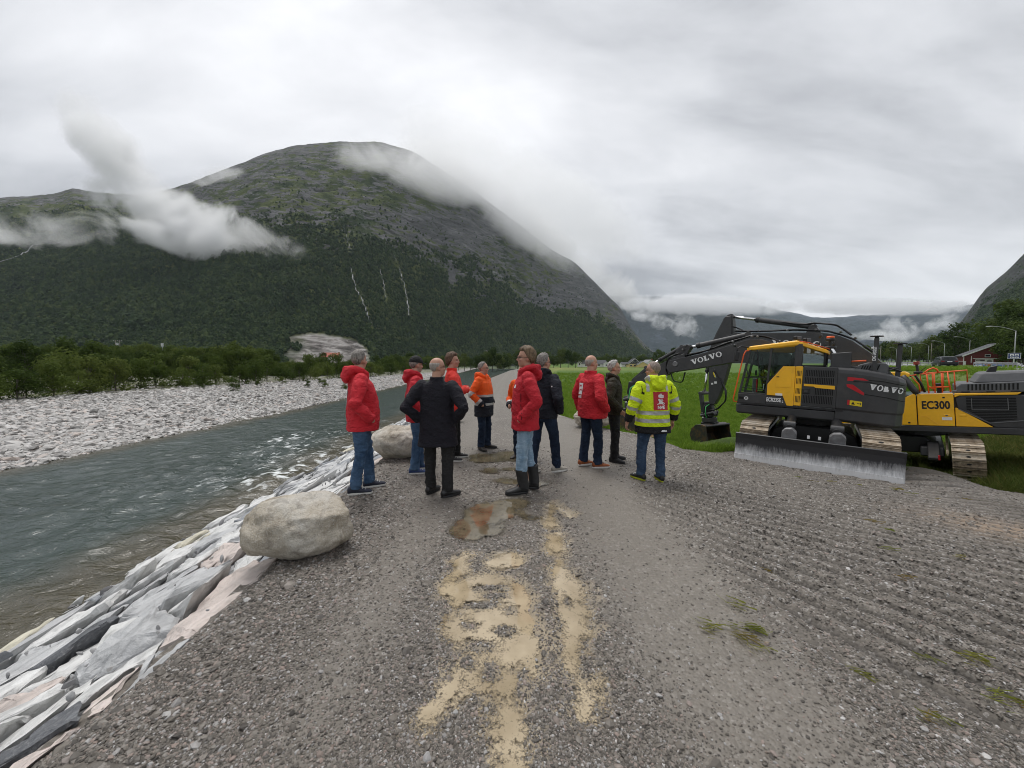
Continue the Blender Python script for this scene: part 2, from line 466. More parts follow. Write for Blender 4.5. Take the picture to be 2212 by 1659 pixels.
def road_sheet():
    ys = [0.75]
    while ys[-1] < 235: ys.append(ys[-1] + max(0.017, 0.0085 * ys[-1]))
    ys = np.array(ys); nv = len(ys)
    nu = 560
    # columns: denser near the camera axis
    u = np.linspace(0, 1, nu)
    right = interp(ys, [(0, 6.5), (4, 11), (6, 14), (9.8, 14), (11.2, 12), (12, 3.2), (20, 2.2), (50, 2.8), (110, 4.2), (160, 8), (260, 19)])
    left = interp(ys, EDGE) - 0.10
    X = left[:, None] + (right - left)[:, None] * (u[None, :] ** 1.25)
    Y = np.repeat(ys[:, None], nu, 1)
    d, wet = road_detail(X, Y)
    g = gravel_mask(X, Y)
    Z = H(X, Y) + d * sstep(-0.2, 0.3, g)
    Fc = grid_faces(nu, nv)
    keep = (g.ravel()[Fc].max(1) > -0.25)
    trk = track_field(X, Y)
    nz_ = .16 * fbm(X * 3.4, Y * 3.4, 9, 5)
    silt = sstep(.20, -.06, pool_sdf(X, Y, ['tan', 'rut', 'thin']) + nz_ + .10 * fbm(X * 9, Y * 9, 4, 3)); wet = sstep(.13, .0, pool_sdf(X, Y, ['front', 'far', 'small']) + nz_)
    mud = np.exp(-(((X - 6.1) / .8) ** 2 + ((Y - 4.4) / .7) ** 2)) + 0.0
    soil = sstep(0.6, 0.0, g) * sstep(5, 7, X) + sstep(7.2, 8.4, X) * sstep(7.2, 5, Y)
    packed = np.exp(-(((X - 1.2) / .62) ** 4)) * .95 + np.exp(-(((X + 0.95) / .30) ** 2)) * .7 + sstep(8, 25, Y) * .5
    packed = packed * (1 - sstep(0.1, 0.5, trk[1])) + 0.35 * np.exp(-((X - 2.4 + .2 * (Y - 3)) / .16) ** 2)
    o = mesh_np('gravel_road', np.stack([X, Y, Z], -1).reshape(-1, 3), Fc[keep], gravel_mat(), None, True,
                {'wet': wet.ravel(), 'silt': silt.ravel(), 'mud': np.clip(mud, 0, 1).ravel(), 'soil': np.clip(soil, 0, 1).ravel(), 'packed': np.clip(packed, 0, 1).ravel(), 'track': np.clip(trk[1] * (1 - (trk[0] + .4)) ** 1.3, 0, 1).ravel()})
    tag(o, kind='structure')
def gravel_mat():
    t = NT('wet gravel'); v = t.coord()
    big = t.noise(v, 0.8, 5, 0.6); mid = t.noise(v, 9, 5, 0.65); fine = t.noise(v, 70, 4, 0.7)
    vor = t.voro(v, 46, 'F1', 1); vd = t.voro(v, 46, 'F1', 0)
    peb = t.N('ShaderNodeSeparateColor'); t.L(vor, peb.inputs[0])
    stone = t.ramp(peb.outputs[0], [(0, (.055, .048, .043)), (.35, (.095, .084, .075)), (.6, (.15, .135, .12)), (.8, (.2, .175, .155)), (.9, (.32, .30, .28)), (1, (.5, .48, .46))])
    base = t.ramp(t.math('ADD', t.math('MULTIPLY', big, .6), t.math('MULTIPLY', mid, .4)), [(.3, (.082, .071, .058)), (.5, (.125, .109, .089)), (.7, (.19, .168, .138))])
    c = t.mix(t.math('MULTIPLY', t.vramp(fine, .35, .6), 0.75), base, stone)
    pk = t.attr('packed'); c = t.mix(t.math('MULTIPLY', pk, .72), c, t.mix(t.math('ADD', t.math('MULTIPLY', mid, .6), t.math('MULTIPLY', fine, .4)), (.135, .121, .102), (.24, .217, .185)))
    c = t.mix(t.math('MULTIPLY', t.attr('silt'), t.vramp(t.math('ADD', t.attr('silt'), t.math('MULTIPLY', t.math('SUBTRACT', fine, .5), 1.6)), .3, .7)), c, t.mix(mid, (.26, .21, .14), (.38, .32, .23)))
    c = t.mix(t.math('MULTIPLY', t.attr('wet'), .75), c, t.mix(fine, (.050, .042, .030), (.10, .083, .058)))
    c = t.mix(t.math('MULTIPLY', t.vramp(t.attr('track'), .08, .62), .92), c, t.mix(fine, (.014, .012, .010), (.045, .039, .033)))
    c = t.mix(t.math('MULTIPLY', t.attr('soil'), .85), c, t.mix(mid, (.03, .024, .016), (.07, .055, .036)))
    c = t.mix(t.math('MULTIPLY', t.attr('mud'), t.vramp(mid, .35, .6)), c, (.27, .20, .14))
    hgt = t.math('ADD', t.math('MULTIPLY', fine, .6), t.math('MULTIPLY', vd, -.8))
    nm = t.bump(hgt, .75, .012)
    ro = t.math('SUBTRACT', .62, t.math('MULTIPLY', t.math('ADD', pk, t.attr('wet')), .18))
    t.pbr(c, ro, 0, nm, .45)
    return t.m
def puddle_mat(ca, cb, wob=1.0, sp=.5):
    t = NT('muddy water'); v = t.coord()
    n = t.noise(v, 3, 4, .6)
    c = t.ramp(n, [(.35, ca), (.65, cb)])
    nm = t.bump(t.noise(v, 14, 3, .5), .03, .01)
    b = t.pbr(c, .03, 0, nm, sp)
    # the film thins out to nothing at its edge and between the stones
    tr = t.N('ShaderNodeBsdfTransparent'); mx = t.N('ShaderNodeMixShader')
    f = t.vramp(t.math('ADD', t.math('ADD', t.attr('film'), t.math('MULTIPLY', t.math('SUBTRACT', t.noise(v, 6.5, 4, .6), .5), wob)), t.math('ADD', t.math('MULTIPLY', t.math('SUBTRACT', t.noise(v, 20, 6, .7), .5), wob), t.math('MULTIPLY', t.math('SUBTRACT', t.noise(v, 80, 3, .7), .5), wob * .9))), .30, .74)
    t.L(f, mx.inputs[0]); t.L(tr.outputs[0], mx.inputs[1]); t.L(b.outputs[0], mx.inputs[2]); t.L(mx.outputs[0], t.out.inputs['Surface'])
    return t.m
def puddle_sheets():
    tan = puddle_mat((.27, .212, .130), (.42, .345, .235), 1.5); brown = puddle_mat((.085, .070, .044), (.17, .14, .09), 1.7, 1.0)
    for nm_, lab, keys, z in (('puddle', None, ['front'], -.016), ('puddle', None, ['tan'], -.019), ('puddle', None, ['rut'], -.022), ('puddle', None, ['thin'], -.023), ('puddle', None, ['far'], -.016), ('puddle', None, ['small'], -.017)):
        caps = [c for k in keys for c in POOLS[k]]
        x0 = min(min(c[0], c[2]) - c[4] for c in caps) - .2; x1 = max(max(c[0], c[2]) + c[4] for c in caps) + .2
        y0 = min(min(c[1], c[3]) - c[4] for c in caps) - .2; y1 = max(max(c[1], c[3]) + c[4] for c in caps) + .2
        st = .03
        xs = np.arange(x0, x1, st); ys = np.arange(y0, y1, st)
        X, Y = np.meshgrid(xs, ys)
        d = pool_sdf(X, Y, keys)
        F = grid_faces(len(xs), len(ys)); keep = d.ravel()[F].min(1) < .13
        V = np.stack([X, Y, np.full_like(X, z)], -1).reshape(-1, 3)
        dn = d + 0.16 * fbm(X * 3.4, Y * 3.4, 9, 5); soft = .09 if keys[0] in ('front', 'far', 'small') else .12
        tag(mesh_np(nm_, V, F[keep], brown if keys[0] in ('front', 'far', 'small') else tan, None, True, {'film': sstep(soft, -soft, dn).ravel()}), kind='structure')

# ------------------------------------------------------------------ river, bar, field, valley
def water_mat():
    t = NT('river water'); v = t.coord()
    foam, shal = t.attr('foam'), t.attr('shallow')
    deep = t.mix(t.noise(v, .35, 4, .6), (.024, .037, .034), (.048, .068, .061))
    c = t.mix(shal, deep, t.mix(t.noise(v, 2.5, 4, .6), (.035, .034, .022), (.10, .085, .055)))
    f = t.vramp(t.math('ADD', foam, t.math('MULTIPLY', t.math('SUBTRACT', t.noise(v, 9, 6, .7), .5), .9)), .46, .80)
    c = t.mix(f, c, (.66, .69, .69))
    w1 = t.noise(t.coord(scale=(1.0, 1.5, 1), rot=(0, 0, R(-25))), 2.3, 4, .6, .6); w2 = t.noise(t.coord(scale=(1, 1.5, 1)), 8, 3, .55, .3)
    nm = t.bump(t.math('ADD', w1, t.math('MULTIPLY', w2, .22)), .62, .14)
    t.pbr(c, t.mix(f, (.19,) * 3, (.7,) * 3), 0, nm, .45)
    return t.m
def river():
    ys = [0.6]
    while ys[-1] < 300: ys.append(ys[-1] + max(0.05, 0.0095 * ys[-1]))
    ys = np.array(ys); nu = 200
    l = interp(ys, FARBANK) - 2.0; r = interp(ys, EDGE) - 3.0
    u = np.linspace(0, 1, nu)
    X = l[:, None] + (r - l)[:, None] * u[None]; Y = np.repeat(ys[:, None], nu, 1)
    a = np.exp(-Y / 90)
    sh = fbm(X * .45 + Y * .12, Y * .5, 0, 3) * .13 + ridged(X * .9 + .35 * Y, Y * 1.25, 2, 3) * .12 + fbm(X * 2.6, Y * 3.0, 4, 3) * .03
    rap = np.exp(-(((X + 8.3) / 2.6) ** 2 + ((Y - 14.5) / 5.5) ** 2)) + .75 * np.exp(-(((X + 6.4) / 1.1) ** 2 + ((Y - 10.5) / 2.5) ** 2)) + .35 * np.exp(-(((X + 9) / 2) ** 2 + ((Y - 8.8) / 1.6) ** 2))
    Z = WATERZ + sh * a * (1 + .9 * rap) - .06
    e = interp(Y, EDGE) - 3.64
    edge_d = np.minimum(e - X, X - interp(Y, FARBANK))
    wave = ridged(X * 1.5 + Y * .25, Y * 2.1, 7, 3)
    foam = .85 * rap * (-.16 + 1.25 * (wave - .62) * 2.6) + .55 * sstep(.86, .97, ridged(X * .8, Y * 1.6, 11, 2)) * sstep(.1, .5, fbm(X * .25, Y * .25, 3, 2)) + .42 * sstep(.5, .0, np.abs(edge_d)) * sstep(.0, .35, fbm(X * 1.1, Y * 1.1, 5, 2))
    shal = sstep(1.7, .0, edge_d + .5 * fbm(X * .7, Y * .7, 2, 2))
    V = np.stack([X, Y, Z], -1).reshape(-1, 3)
    tag(mesh_np('river', V, grid_faces(nu, len(ys)), water_mat(), None, True, {'foam': np.clip(foam, 0, 1).ravel(), 'shallow': shal.ravel()}), kind='structure')
def bar_mat():
    t = NT('pale cobbles'); v = t.coord()
    vor = t.voro(v, 9, 'F1', 1); vd = t.voro(v, 9, 'F1', 0)
    s = t.N('ShaderNodeSeparateColor'); t.L(vor, s.inputs[0])
    c = t.ramp(s.outputs[0], [(0, (.18, .17, .16)), (.4, (.36, .345, .33)), (.75, (.5, .48, .46)), (1, (.62, .61, .6))])
    c = t.mix(t.vramp(vd, .35, .75), c, (.12, .11, .10))
    veg = t.attr('veg')
    c = t.mix(t.math('MULTIPLY', veg, t.vramp(t.noise(v, .8, 6, .65), .40, .55)), c, t.mix(t.noise(v, 3, 4, .6), (.05, .07, .02), (.13, .13, .045)))
    c = t.mix(t.attr('wet'), c, (.10, .085, .065))
    t.pbr(c, .75, 0, t.bump(vd, .8, .12), .3)
    return t.m
def gravel_bar():
    ys = [2.0]
    while ys[-1] < 330: ys.append(ys[-1] + max(0.12, 0.02 * ys[-1]))
    ys = np.array(ys); nu = 110
    u = np.linspace(0, 1, nu) ** 1.5
    r = interp(ys, FARBANK) + 3.0; l = r - 75
    X = r[:, None] + (l - r)[:, None] * u[None]; Y = np.repeat(ys[:, None], nu, 1)
    fb = interp(Y, FARBANK)
    back = interp(Y, [(0, 19), (26, 21), (51, 19.5), (92, 12), (140, 7), (300, 5)])
    veg = sstep(-3.0, 1.5, (fb - X) - back + 2.0 * fbm(X * .15, Y * .15, 4, 3))
    wet = sstep(.6, -.1, fb - X)
    Z = H(X, Y) + .05 * fbm(X * .9, Y * .9, 3, 3)
    V = np.stack([X, Y, Z], -1).reshape(-1, 3)
    tag(mesh_np('gravel_bar', V, grid_faces(nu, len(ys))[:, ::-1], bar_mat(), None, True, {'veg': veg.ravel(), 'wet': wet.ravel()}), kind='structure')
def field_mat():
    t = NT('grass field'); v = t.coord()
    a = t.noise(v, .05, 4, .6); b = t.noise(v, 1.2, 6, .7); c3 = t.noise(v, 14, 4, .7)
    c = t.ramp(a, [(.35, (.052, .105, .012)), (.5, (.070, .135, .016)), (.65, (.10, .16, .025))])
    c = t.mix(t.math('MULTIPLY', t.vramp(b, .4, .65), .35), c, (.035, .07, .009))
    c = t.mix(t.math('MULTIPLY', t.vramp(c3, .45, .7), .35), c, (.14, .2, .035))
    c = t.mix(t.attr('pale'), c, t.mix(b, (.16, .19, .045), (.22, .23, .075)))
    t.pbr(c, .8, 0, t.bump(t.math('ADD', b, t.math('MULTIPLY', c3, .5)), .9, .25), .2)
    return t.m
def field():
    ys = [3.0]
    while ys[-1] < 1500: ys.append(ys[-1] + max(0.16, 0.028 * ys[-1]))
    xs = [0.0]
    while xs[-1] < 1900: xs.append(xs[-1] + max(0.16, 0.022 * xs[-1]))
    ys, xs = np.array(ys), np.array(xs)
    c = interp(ys, CREST) - .6; c = np.where(ys < 10, 0.9, c)
    c = np.where(ys > 260, 18 - .6, c)
    X = c[:, None] + xs[None]; Y = np.repeat(ys[:, None], len(xs), 1)
    g = gravel_mask(X, Y)
    Z = H(X, Y) - .09 * sstep(-.15, .25, g)
    pale = .8 * sstep(150, 230, Y) * sstep(120, 20, X) * sstep(330, 250, Y) + .6 * np.exp(-((X - interp(Y, CREST) - 2.6 - .05 * Y) / 1.4) ** 2) * sstep(8, 12, Y)
    pale = pale + .5 * sstep(24, 40, X - .2 * Y) * sstep(80, 60, Y)
    V = np.stack([X, Y, Z], -1).reshape(-1, 3)
    tag(mesh_np('field', V, grid_faces(len(xs), len(ys)), field_mat(), None, True, {'pale': np.clip(pale, 0, 1).ravel()}), kind='structure')
def valley_floor():
    m = simple('valley grass', (.05, .075, .02), .85, 0, .3, .02)
    xs = np.concatenate([-np.geomspace(9000, 30, 60), [0], np.geomspace(30, 9000, 60)]); ys = np.concatenate([[-4000, -800, -150, -30, 0], np.geomspace(8, 9500, 90)])
    X, Y = np.meshgrid(xs, ys)
    Z = np.full_like(X, -2.7) + 2.0 * sstep(-40, -110, X) - .0 * Y
    tag(mesh_np('valley_floor', np.stack([X, Y, Z], -1).reshape(-1, 3), grid_faces(len(xs), len(ys)), m), kind='structure')

# ------------------------------------------------------------------ stone revetment on the river side
def clip_poly(poly, nx, ny, d):
    out = []
    for i in range(len(poly)):
        a, b = poly[i], poly[(i + 1) % len(poly)]
        da, db = a[0] * nx + a[1] * ny - d, b[0] * nx + b[1] * ny - d
        if da <= 0: out.append(a)
        if da * db < 0:
            t = da / (da - db); out.append((a[0] + (b[0] - a[0]) * t, a[1] + (b[1] - a[1]) * t))
    return out
def riprap_mat(k, col, band):
    t = NT('slab stone ' + k); v = t.coord('Object')
    rnd = t.rand()
    off = t.N('ShaderNodeVectorMath', operation='ADD'); t.L(v, off.inputs[0])
    cx = t.N('ShaderNodeCombineXYZ'); t.L(t.math('MULTIPLY', rnd, 37.0), cx.inputs[2]); t.L(cx.outputs[0], off.inputs[1])
    vv = off.outputs[0]
    mp = t.N('ShaderNodeMapping'); mp.inputs['Rotation'].default_value = (.15, .1, R(14)); mp.inputs['Scale'].default_value = (6, 1.1, 4); t.L(vv, mp.inputs[0])
    streak = t.noise(mp.outputs[0], 1.5, 6, .65, .4)
    n = t.noise(vv, 5, 7, .65); f = t.noise(vv, 40, 4, .7)
    c = t.ramp(streak, [(.28, tuple(x * .62 for x in col)), (.45, col), (.6, tuple(min(1, x * 1.2) for x in col)), (.75, band)])
    c = t.mix(t.math('MULTIPLY', t.vramp(n, .52, .70), .6), c, tuple(x * .42 for x in col))
    c = t.mix(t.math('MULTIPLY', t.vramp(f, .5, .75), .3), c, (.6, .6, .6))
    t.pbr(c, .62, 0, t.bump(t.math('ADD', t.math('MULTIPLY', streak, .7), t.math('MULTIPLY', t.math('ADD', n, f), .4)), .8, .03), .35)
    return t.m
def revetment():
    rg = np.random.default_rng(23)
    mats = [riprap_mat('grey', (.42, .425, .43), (.64, .64, .63)), riprap_mat('white', (.57, .57, .56), (.74, .74, .73)), riprap_mat('blue grey', (.25, .265, .285), (.50, .52, .53)),
            riprap_mat('pink', (.52, .455, .42), (.64, .59, .56)), riprap_mat('yellow', (.53, .50, .40), (.60, .58, .50)), riprap_mat('dark', (.105, .11, .12), (.26, .27, .28))]
    wts = [.36, .42, .11, .05, .02, .04]
    # the bank under the stones
    ys = np.array([0.2] + list(np.geomspace(0.8, 260, 150))); us = np.linspace(-.25, 6.2, 30)
    e = interp(ys, EDGE)
    X = e[:, None] - us[None]; Y = np.repeat(ys[:, None], len(us), 1)
    Z = -0.415 * us[None] - .13 + .06 * fbm(X * 1.5, Y * 1.5, 0, 3) + 0 * X
    Z = np.where(us[None] < .12, Z - .06, Z)
    t = NT('bank rubble'); v = t.coord(); vo = t.voro(v, 9, 'F1', 1); s = t.N('ShaderNodeSeparateColor'); t.L(vo, s.inputs[0])
    t.pbr(t.ramp(s.outputs[0], [(0, (.05, .05, .05)), (.6, (.16, .16, .16)), (1, (.34, .34, .35))]), .8, 0, t.bump(t.voro(v, 9), .9, .06))
    base = mesh_np('stone_revetment', np.stack([X, Y, Z], -1).reshape(-1, 3), grid_faces(len(us), len(ys))[:, ::-1], t.m)
    tag(base, kind='structure')
    # fitted slabs: cells of an anisotropic Voronoi pattern on the slope (a = along, b = down), long side along the bank
    pts = []
    a = 0.7
    ANI = 1.2
    seeds = []
    y = 0.3
    while y < 34:
        sz = rg.uniform(.34, .66) * (1 + .02 * y)
        b = .10
        while b < 4.75:
            sb = sz * rg.uniform(.5, 1.3)
            seeds.append((y + rg.uniform(-.42, .42) * sz * ANI, b + rg.uniform(-.3, .3) * sb)); b += sb
        y += sz * ANI * .78
    P = np.array(seeds); Q = P * [1 / ANI, 1]
    bm_far = bmesh.new(); n_obj = 0
    order = np.argsort(P[:, 0])
    for i in order:
        d2 = ((Q - Q[i]) ** 2).sum(1); nb = np.argsort(d2)[1:15]
        cell = [(Q[i][0] + dx, Q[i][1] + dy) for dx, dy in ((-.9, -.9), (.9, -.9), (.9, .9), (-.9, .9))]
        for j in nb:
            nx, ny = Q[j] - Q[i]; L_ = math.hypot(nx, ny)
            if L_ < 1e-6: continue
            nx /= L_; ny /= L_; mx, my = (Q[i] + Q[j]) / 2
            cell = clip_poly(cell, nx, ny, nx * mx + ny * my - .017)
            if len(cell) < 3: break
        if len(cell) >= 3: cell = clip_poly(cell, 0, -1, .04 + .07 * rg.random() if Q[i][1] > .02 else .05)
        if len(cell) >= 3: cell = clip_poly(cell, 0, 1, 4.9)
        if len(cell) < 3: continue
        cell = [(x * ANI, y_) for x, y_ in cell]
        # split long edges and shake them so outlines are broken, not ruled
        pl = []
        for k in range(len(cell)):
            p0, p1 = cell[k], cell[(k + 1) % len(cell)]
            pl.append(p0); ll = math.hypot(p1[0] - p0[0], p1[1] - p0[1])
            if ll > .22:
                m_ = ll * .07
                pl.append(((p0[0] + p1[0]) / 2 + rg.uniform(-m_, m_), (p0[1] + p1[1]) / 2 + rg.uniform(-m_, m_)))
        cx, cy = np.mean([p[0] for p in pl]), np.mean([p[1] for p in pl])
        size = max(abs(p[0] - cx) for p in pl)
        if size < .06: continue
        th = rg.uniform(.0, .13) + .05 * size; tlx, tly = rg.normal(0, .10), rg.normal(0, .20)
        if rg.random() < .10: th += rg.uniform(.03, .10)
        if cy < .5: th *= .5; tly *= .3; tlx *= .4
        ins = rg.uniform(.80, .92)
        def W3(p, h):
            ed = float(interp(p[0], EDGE)); bb = p[1]
            return Vector((ed - bb * .9236 + h * .383, p[0], -0.383 * bb + h * .9236 - .06))
        lo = [W3(p, -.22) for p in pl]
        md = [W3(p, th * .55 + (p[0] - cx) * tlx + (p[1] - cy) * tly - .05 + rg.uniform(-.02, .02)) for p in pl]
        hi = [W3((cx + (p[0] - cx) * ins + rg.normal(0, .008), cy + (p[1] - cy) * ins + rg.normal(0, .008)), th + (p[0] - cx) * tlx + (p[1] - cy) * tly - .05 + rg.uniform(-.025, .02)) for p in pl]
        ctr = W3((cx + rg.normal(0, .04), cy + rg.normal(0, .04)), th - .045 + rg.uniform(0, .035))
        near = n_obj < 292
        bm = bmesh.new() if near else bm_far
        org = W3((cx, cy), 0) if near else Vector((0, 0, 0))
        r0 = [bm.verts.new(p - org) for p in lo]; r1 = [bm.verts.new(p - org) for p in md]; r2 = [bm.verts.new(p - org) for p in hi]; vc = bm.verts.new(ctr - org)
        n = len(pl)
        mi = int(rg.choice(6, p=wts))
        if cy < .45 and rg.random() < .16: mi = 3
        for k in range(n):
            fs = [bm.faces.new([r0[k], r0[(k + 1) % n], r1[(k + 1) % n], r1[k]]), bm.faces.new([r1[k], r1[(k + 1) % n], r2[(k + 1) % n], r2[k]]), bm.faces.new([r2[k], r2[(k + 1) % n], vc])]
            if not near:
                for f in fs: f.material_index = mi
        if near:
            bmesh.ops.subdivide_edges(bm, edges=bm.edges[:], cuts=3 if cx < 5 else 1, use_grid_fill=True)
            bmesh.ops.triangulate(bm, faces=[f for f in bm.faces if len(f.verts) > 4])
            bmesh.ops.recalc_face_normals(bm, faces=bm.faces); bm.normal_update()
            sd_ = Vector((n_obj * 3.7, 1.3, 0))
            for v in bm.verts:
                q = v.co * 2.6 + sd_
                k = mnoise.fractal(q, .8, 2.1, 4) * .026 + (mnoise.cell(q * 1.2) - .5) * .018 + mnoise.fractal(v.co * 13 + sd_, .9, 2.0, 2) * .010
                v.co += v.normal * k
            me = bpy.data.meshes.new('stone'); bm.to_mesh(me); bm.free()
            o = link('stone', me, mats[mi], base); o.location = org; n_obj += 1
    # broken rubble lodged between the slabs
    rm_ = rand_stone_mat('bank rubble stones', [(0, (.10, .10, .105)), (.4, (.30, .30, .31)), (.8, (.50, .50, .50)), (1, (.62, .62, .61))], .7)
    pr_ = [proto('rubble', rock_proto(90 + k, 2, .7, .6), rm_) for k in range(4)]
    k_ = 300; yy = np.exp(rg.uniform(math.log(1.2), math.log(22), k_)); bb = rg.uniform(.05, 4.4, k_); sz_ = .0135 * np.exp(rg.normal(0, .45, k_)) * (1 + .07 * yy)
    ed = interp(yy, EDGE)
    scatter('bank_rubble', np.stack([ed - bb * .9236 + .02, yy, -.383 * bb - .012], 1), rg.uniform(0, 6.28, (k_, 3)), np.stack([sz_ * rg.uniform(.8, 1.6, k_), sz_, sz_ * .8], 1), pr_)
    me = bpy.data.meshes.new('distant_stones'); bmesh.ops.recalc_face_normals(bm_far, faces=bm_far.faces); bm_far.to_mesh(me); bm_far.free()
    o = link('distant_stones', me, mats, base); o['kind'] = 'stuff'
    return mats
def rock_proto(seed, sub=2, flat=.7, rough=.35):
    bm = bmesh.new(); bmesh.ops.create_icosphere(bm, subdivisions=sub, radius=1)
    r = np.random.default_rng(seed)
    pl = [(Vector(r.normal(size=3)).normalized(), r.uniform(.55, .9)) for _ in range(7)]
    for v in bm.verts:
        for n, d in pl:
            k = v.co.dot(n)
            if k > d: v.co -= n * (k - d) * .9
        v.co *= 1 + rough * .25 * mnoise.noise(v.co * 2 + Vector((seed, 0, 0)))
        v.co.z *= flat
    me = bpy.data.meshes.new('pebble'); bm.to_mesh(me); bm.free(); return me
def rand_stone_mat(name, stops, rough=.6, bump=.4):
    t = NT(name); v = t.coord(); rnd = t.rand()
    c = t.ramp(rnd, stops, 'LINEAR')
    n = t.noise(v, 3.0, 4, .6)
    c = t.mix(t.math('MULTIPLY', n, .5), c, (.09, .085, .08))
    t.pbr(c, rough, 0, None, .4); return t.m
def loose_gravel():
    m = rand_stone_mat('gravel stones', [(0, (.048, .041, .034)), (.3, (.098, .085, .069)), (.55, (.165, .144, .12)), (.72, (.21, .19, .165)), (.82, (.29, .22, .185)), (.92, (.27, .26, .25)), (.985, (.42, .41, .40)), (1, (.6, .58, .56))], .5)
    protos = [proto('pebble', rock_proto(40 + k, 1, .6), m) for k in range(5)]
    n = 230000
    px = rng.uniform(-60, 2272, n); py = 1659 - (1659 + 20 - 985) * rng.random(n) ** 1.15
    x = (px - 1106) / 798; yy = (829.5 - py) / 798
    dy = math.cos(PITCH) + math.sin(PITCH) * yy; dz = -math.sin(PITCH) + math.cos(PITCH) * yy
    s = (0 - CAMZ - .1) / dz
    X, Y = x * s, dy * s
    for _ in range(3):
        s = (H(X, Y) - CAMZ) / dz; s = np.where(dz < 0, s, 5); X, Y = x * s, dy * s
    e = interp(Y, EDGE); g = gravel_mask(X, Y)
    d, wet = road_detail(X, Y); trk_ = track_field(X, Y)
    pk = np.exp(-(((X - 1.2) / .62) ** 4)) * .93 + np.exp(-(((X + 0.95) / .30) ** 2)) * .75 + np.exp(-(((X - .12) / .22) ** 2)) * .4
    ok = (X > e + .02) & (g > .02) & (Y > 1.0) & (Y < 12) & (rng.random(n) > wet * .93) & (rng.random(n) > pk) & (rng.random(n) > sstep(.1, .35, trk_[1]) * (1 - .42 * sstep(.5, .9, trk_[0] + .4)))
    X, Y, d = X[ok], Y[ok], d[ok]
    size = np.minimum(.0029 * np.exp(rng.normal(0, .5, len(X))) * (1 + .13 * Y), .030) + .0008 * Y
    near_edge = np.exp(-((X - interp(Y, EDGE) - .3) / .5) ** 2)
    size *= 1 + .55 * near_edge * (rng.random(len(X)) < .4)
    Z = H(X, Y) + d + size * .12
    rot = rng.uniform(0, 6.28, (len(X), 3)); rot[:, :2] = rng.normal(0, .35, (len(X), 2))
    sc = np.stack([size * rng.uniform(.8, 1.5, len(X)), size, size * rng.uniform(.6, 1.1, len(X))], 1)
    scatter('loose_gravel', np.stack([X, Y, Z], 1), rot, sc, protos)
def bar_cobbles():
    m = rand_stone_mat('cobble stones', [(0, (.2, .19, .18)), (.2, (.38, .37, .355)), (.5, (.52, .505, .485)), (.8, (.62, .605, .59)), (.93, (.56, .48, .43)), (1, (.70, .69, .68))], .7)
    protos = [proto('cobble', rock_proto(60 + k, 1, .6), m) for k in range(5)]
    n = 95000
    px = rng.uniform(-120, 1000, n); py = rng.uniform(806, 1030, n) 
    x = (px - 1106) / 798; yy = (829.5 - py) / 798
    dy = math.cos(PITCH) + math.sin(PITCH) * yy; dz = -math.sin(PITCH) + math.cos(PITCH) * yy
    s = (-1.1 - CAMZ) / dz; X, Y = x * s, dy * s
    for _ in range(4):
        s = np.clip((H(X, Y) - CAMZ) / dz, 1, 400); X, Y = x * s, dy * s
    fb = interp(Y, FARBANK); back = interp(Y, [(0, 19), (26, 21), (51, 19.5), (92, 12), (140, 7), (300, 5)])
    ok = (X < fb + .25) & (fb - X < back + 1.5 * rng.random(n)) & (Y > 6) & (Y < 150)
    X, Y = X[ok], Y[ok]
    size = .046 * np.exp(rng.normal(0, .42, len(X))) * (1 + .016 * Y)
    Z = H(X, Y) + size * .22
    rot = rng.normal(0, .3, (len(X), 3)); rot[:, 2] = rng.uniform(0, 6.28, len(X))
    sc = np.stack([size * rng.uniform(.9, 1.7, len(X)), size, size * rng.uniform(.55, 1, len(X))], 1)
    scatter('bar_cobbles', np.stack([X, Y, Z], 1), rot, sc, protos)
# ================================================================== mountains
def py_of(P): return 788 - (P[..., 2] - CAMZ) / P[..., 1] * 798
def rock_slope_mat(name, floor, moss, rock, k=1.0):
    t = NT(name); v = t.coord()
    r, q = t.attr('rock'), t.attr('quarry')
    n1 = t.noise(t.coord(scale=(1, 1, 2.6)), .03 * k, 8, .68, .6); n2 = t.noise(v, .25 * k, 5, .7); n3 = t.noise(t.coord(scale=(.5, .5, 2.2), rot=(.12, .05, 0)), .022 * k, 8, .75, .8)
    g = t.mix(t.vramp(t.noise(v, .012 * k, 5, .6), .38, .62), floor, moss)
    rk = t.ramp(n3, [(.32, tuple(x * .22 for x in rock)), (.45, tuple(x * .7 for x in rock)), (.56, rock), (.72, tuple(x * 2.1 for x in rock))])
    rk = t.mix(t.math('MULTIPLY', t.vramp(n2, .45, .7), .4), rk, tuple(x * .5 for x in rock))
    f = t.vramp(t.math('ADD', r, t.math('MULTIPLY', t.math('SUBTRACT', n1, .5), 2.2)), .44, .56)
    c = t.mix(f, g, rk)
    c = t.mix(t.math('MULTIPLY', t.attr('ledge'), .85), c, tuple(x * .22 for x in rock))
    c = t.mix(q, c, t.ramp(t.noise(t.coord(scale=(.5, .5, 2.2)), .05, 8, .75, .5), [(.38, (.05, .045, .042)), (.47, (.17, .155, .145)), (.55, (.33, .31, .295)), (.68, (.46, .45, .44))]))
    t.pbr(c, .9, 0, t.bump(t.math('ADD', n1, t.math('MULTIPLY', n2, .3)), 1.0, 9.0 / k), .1)
    return t.m
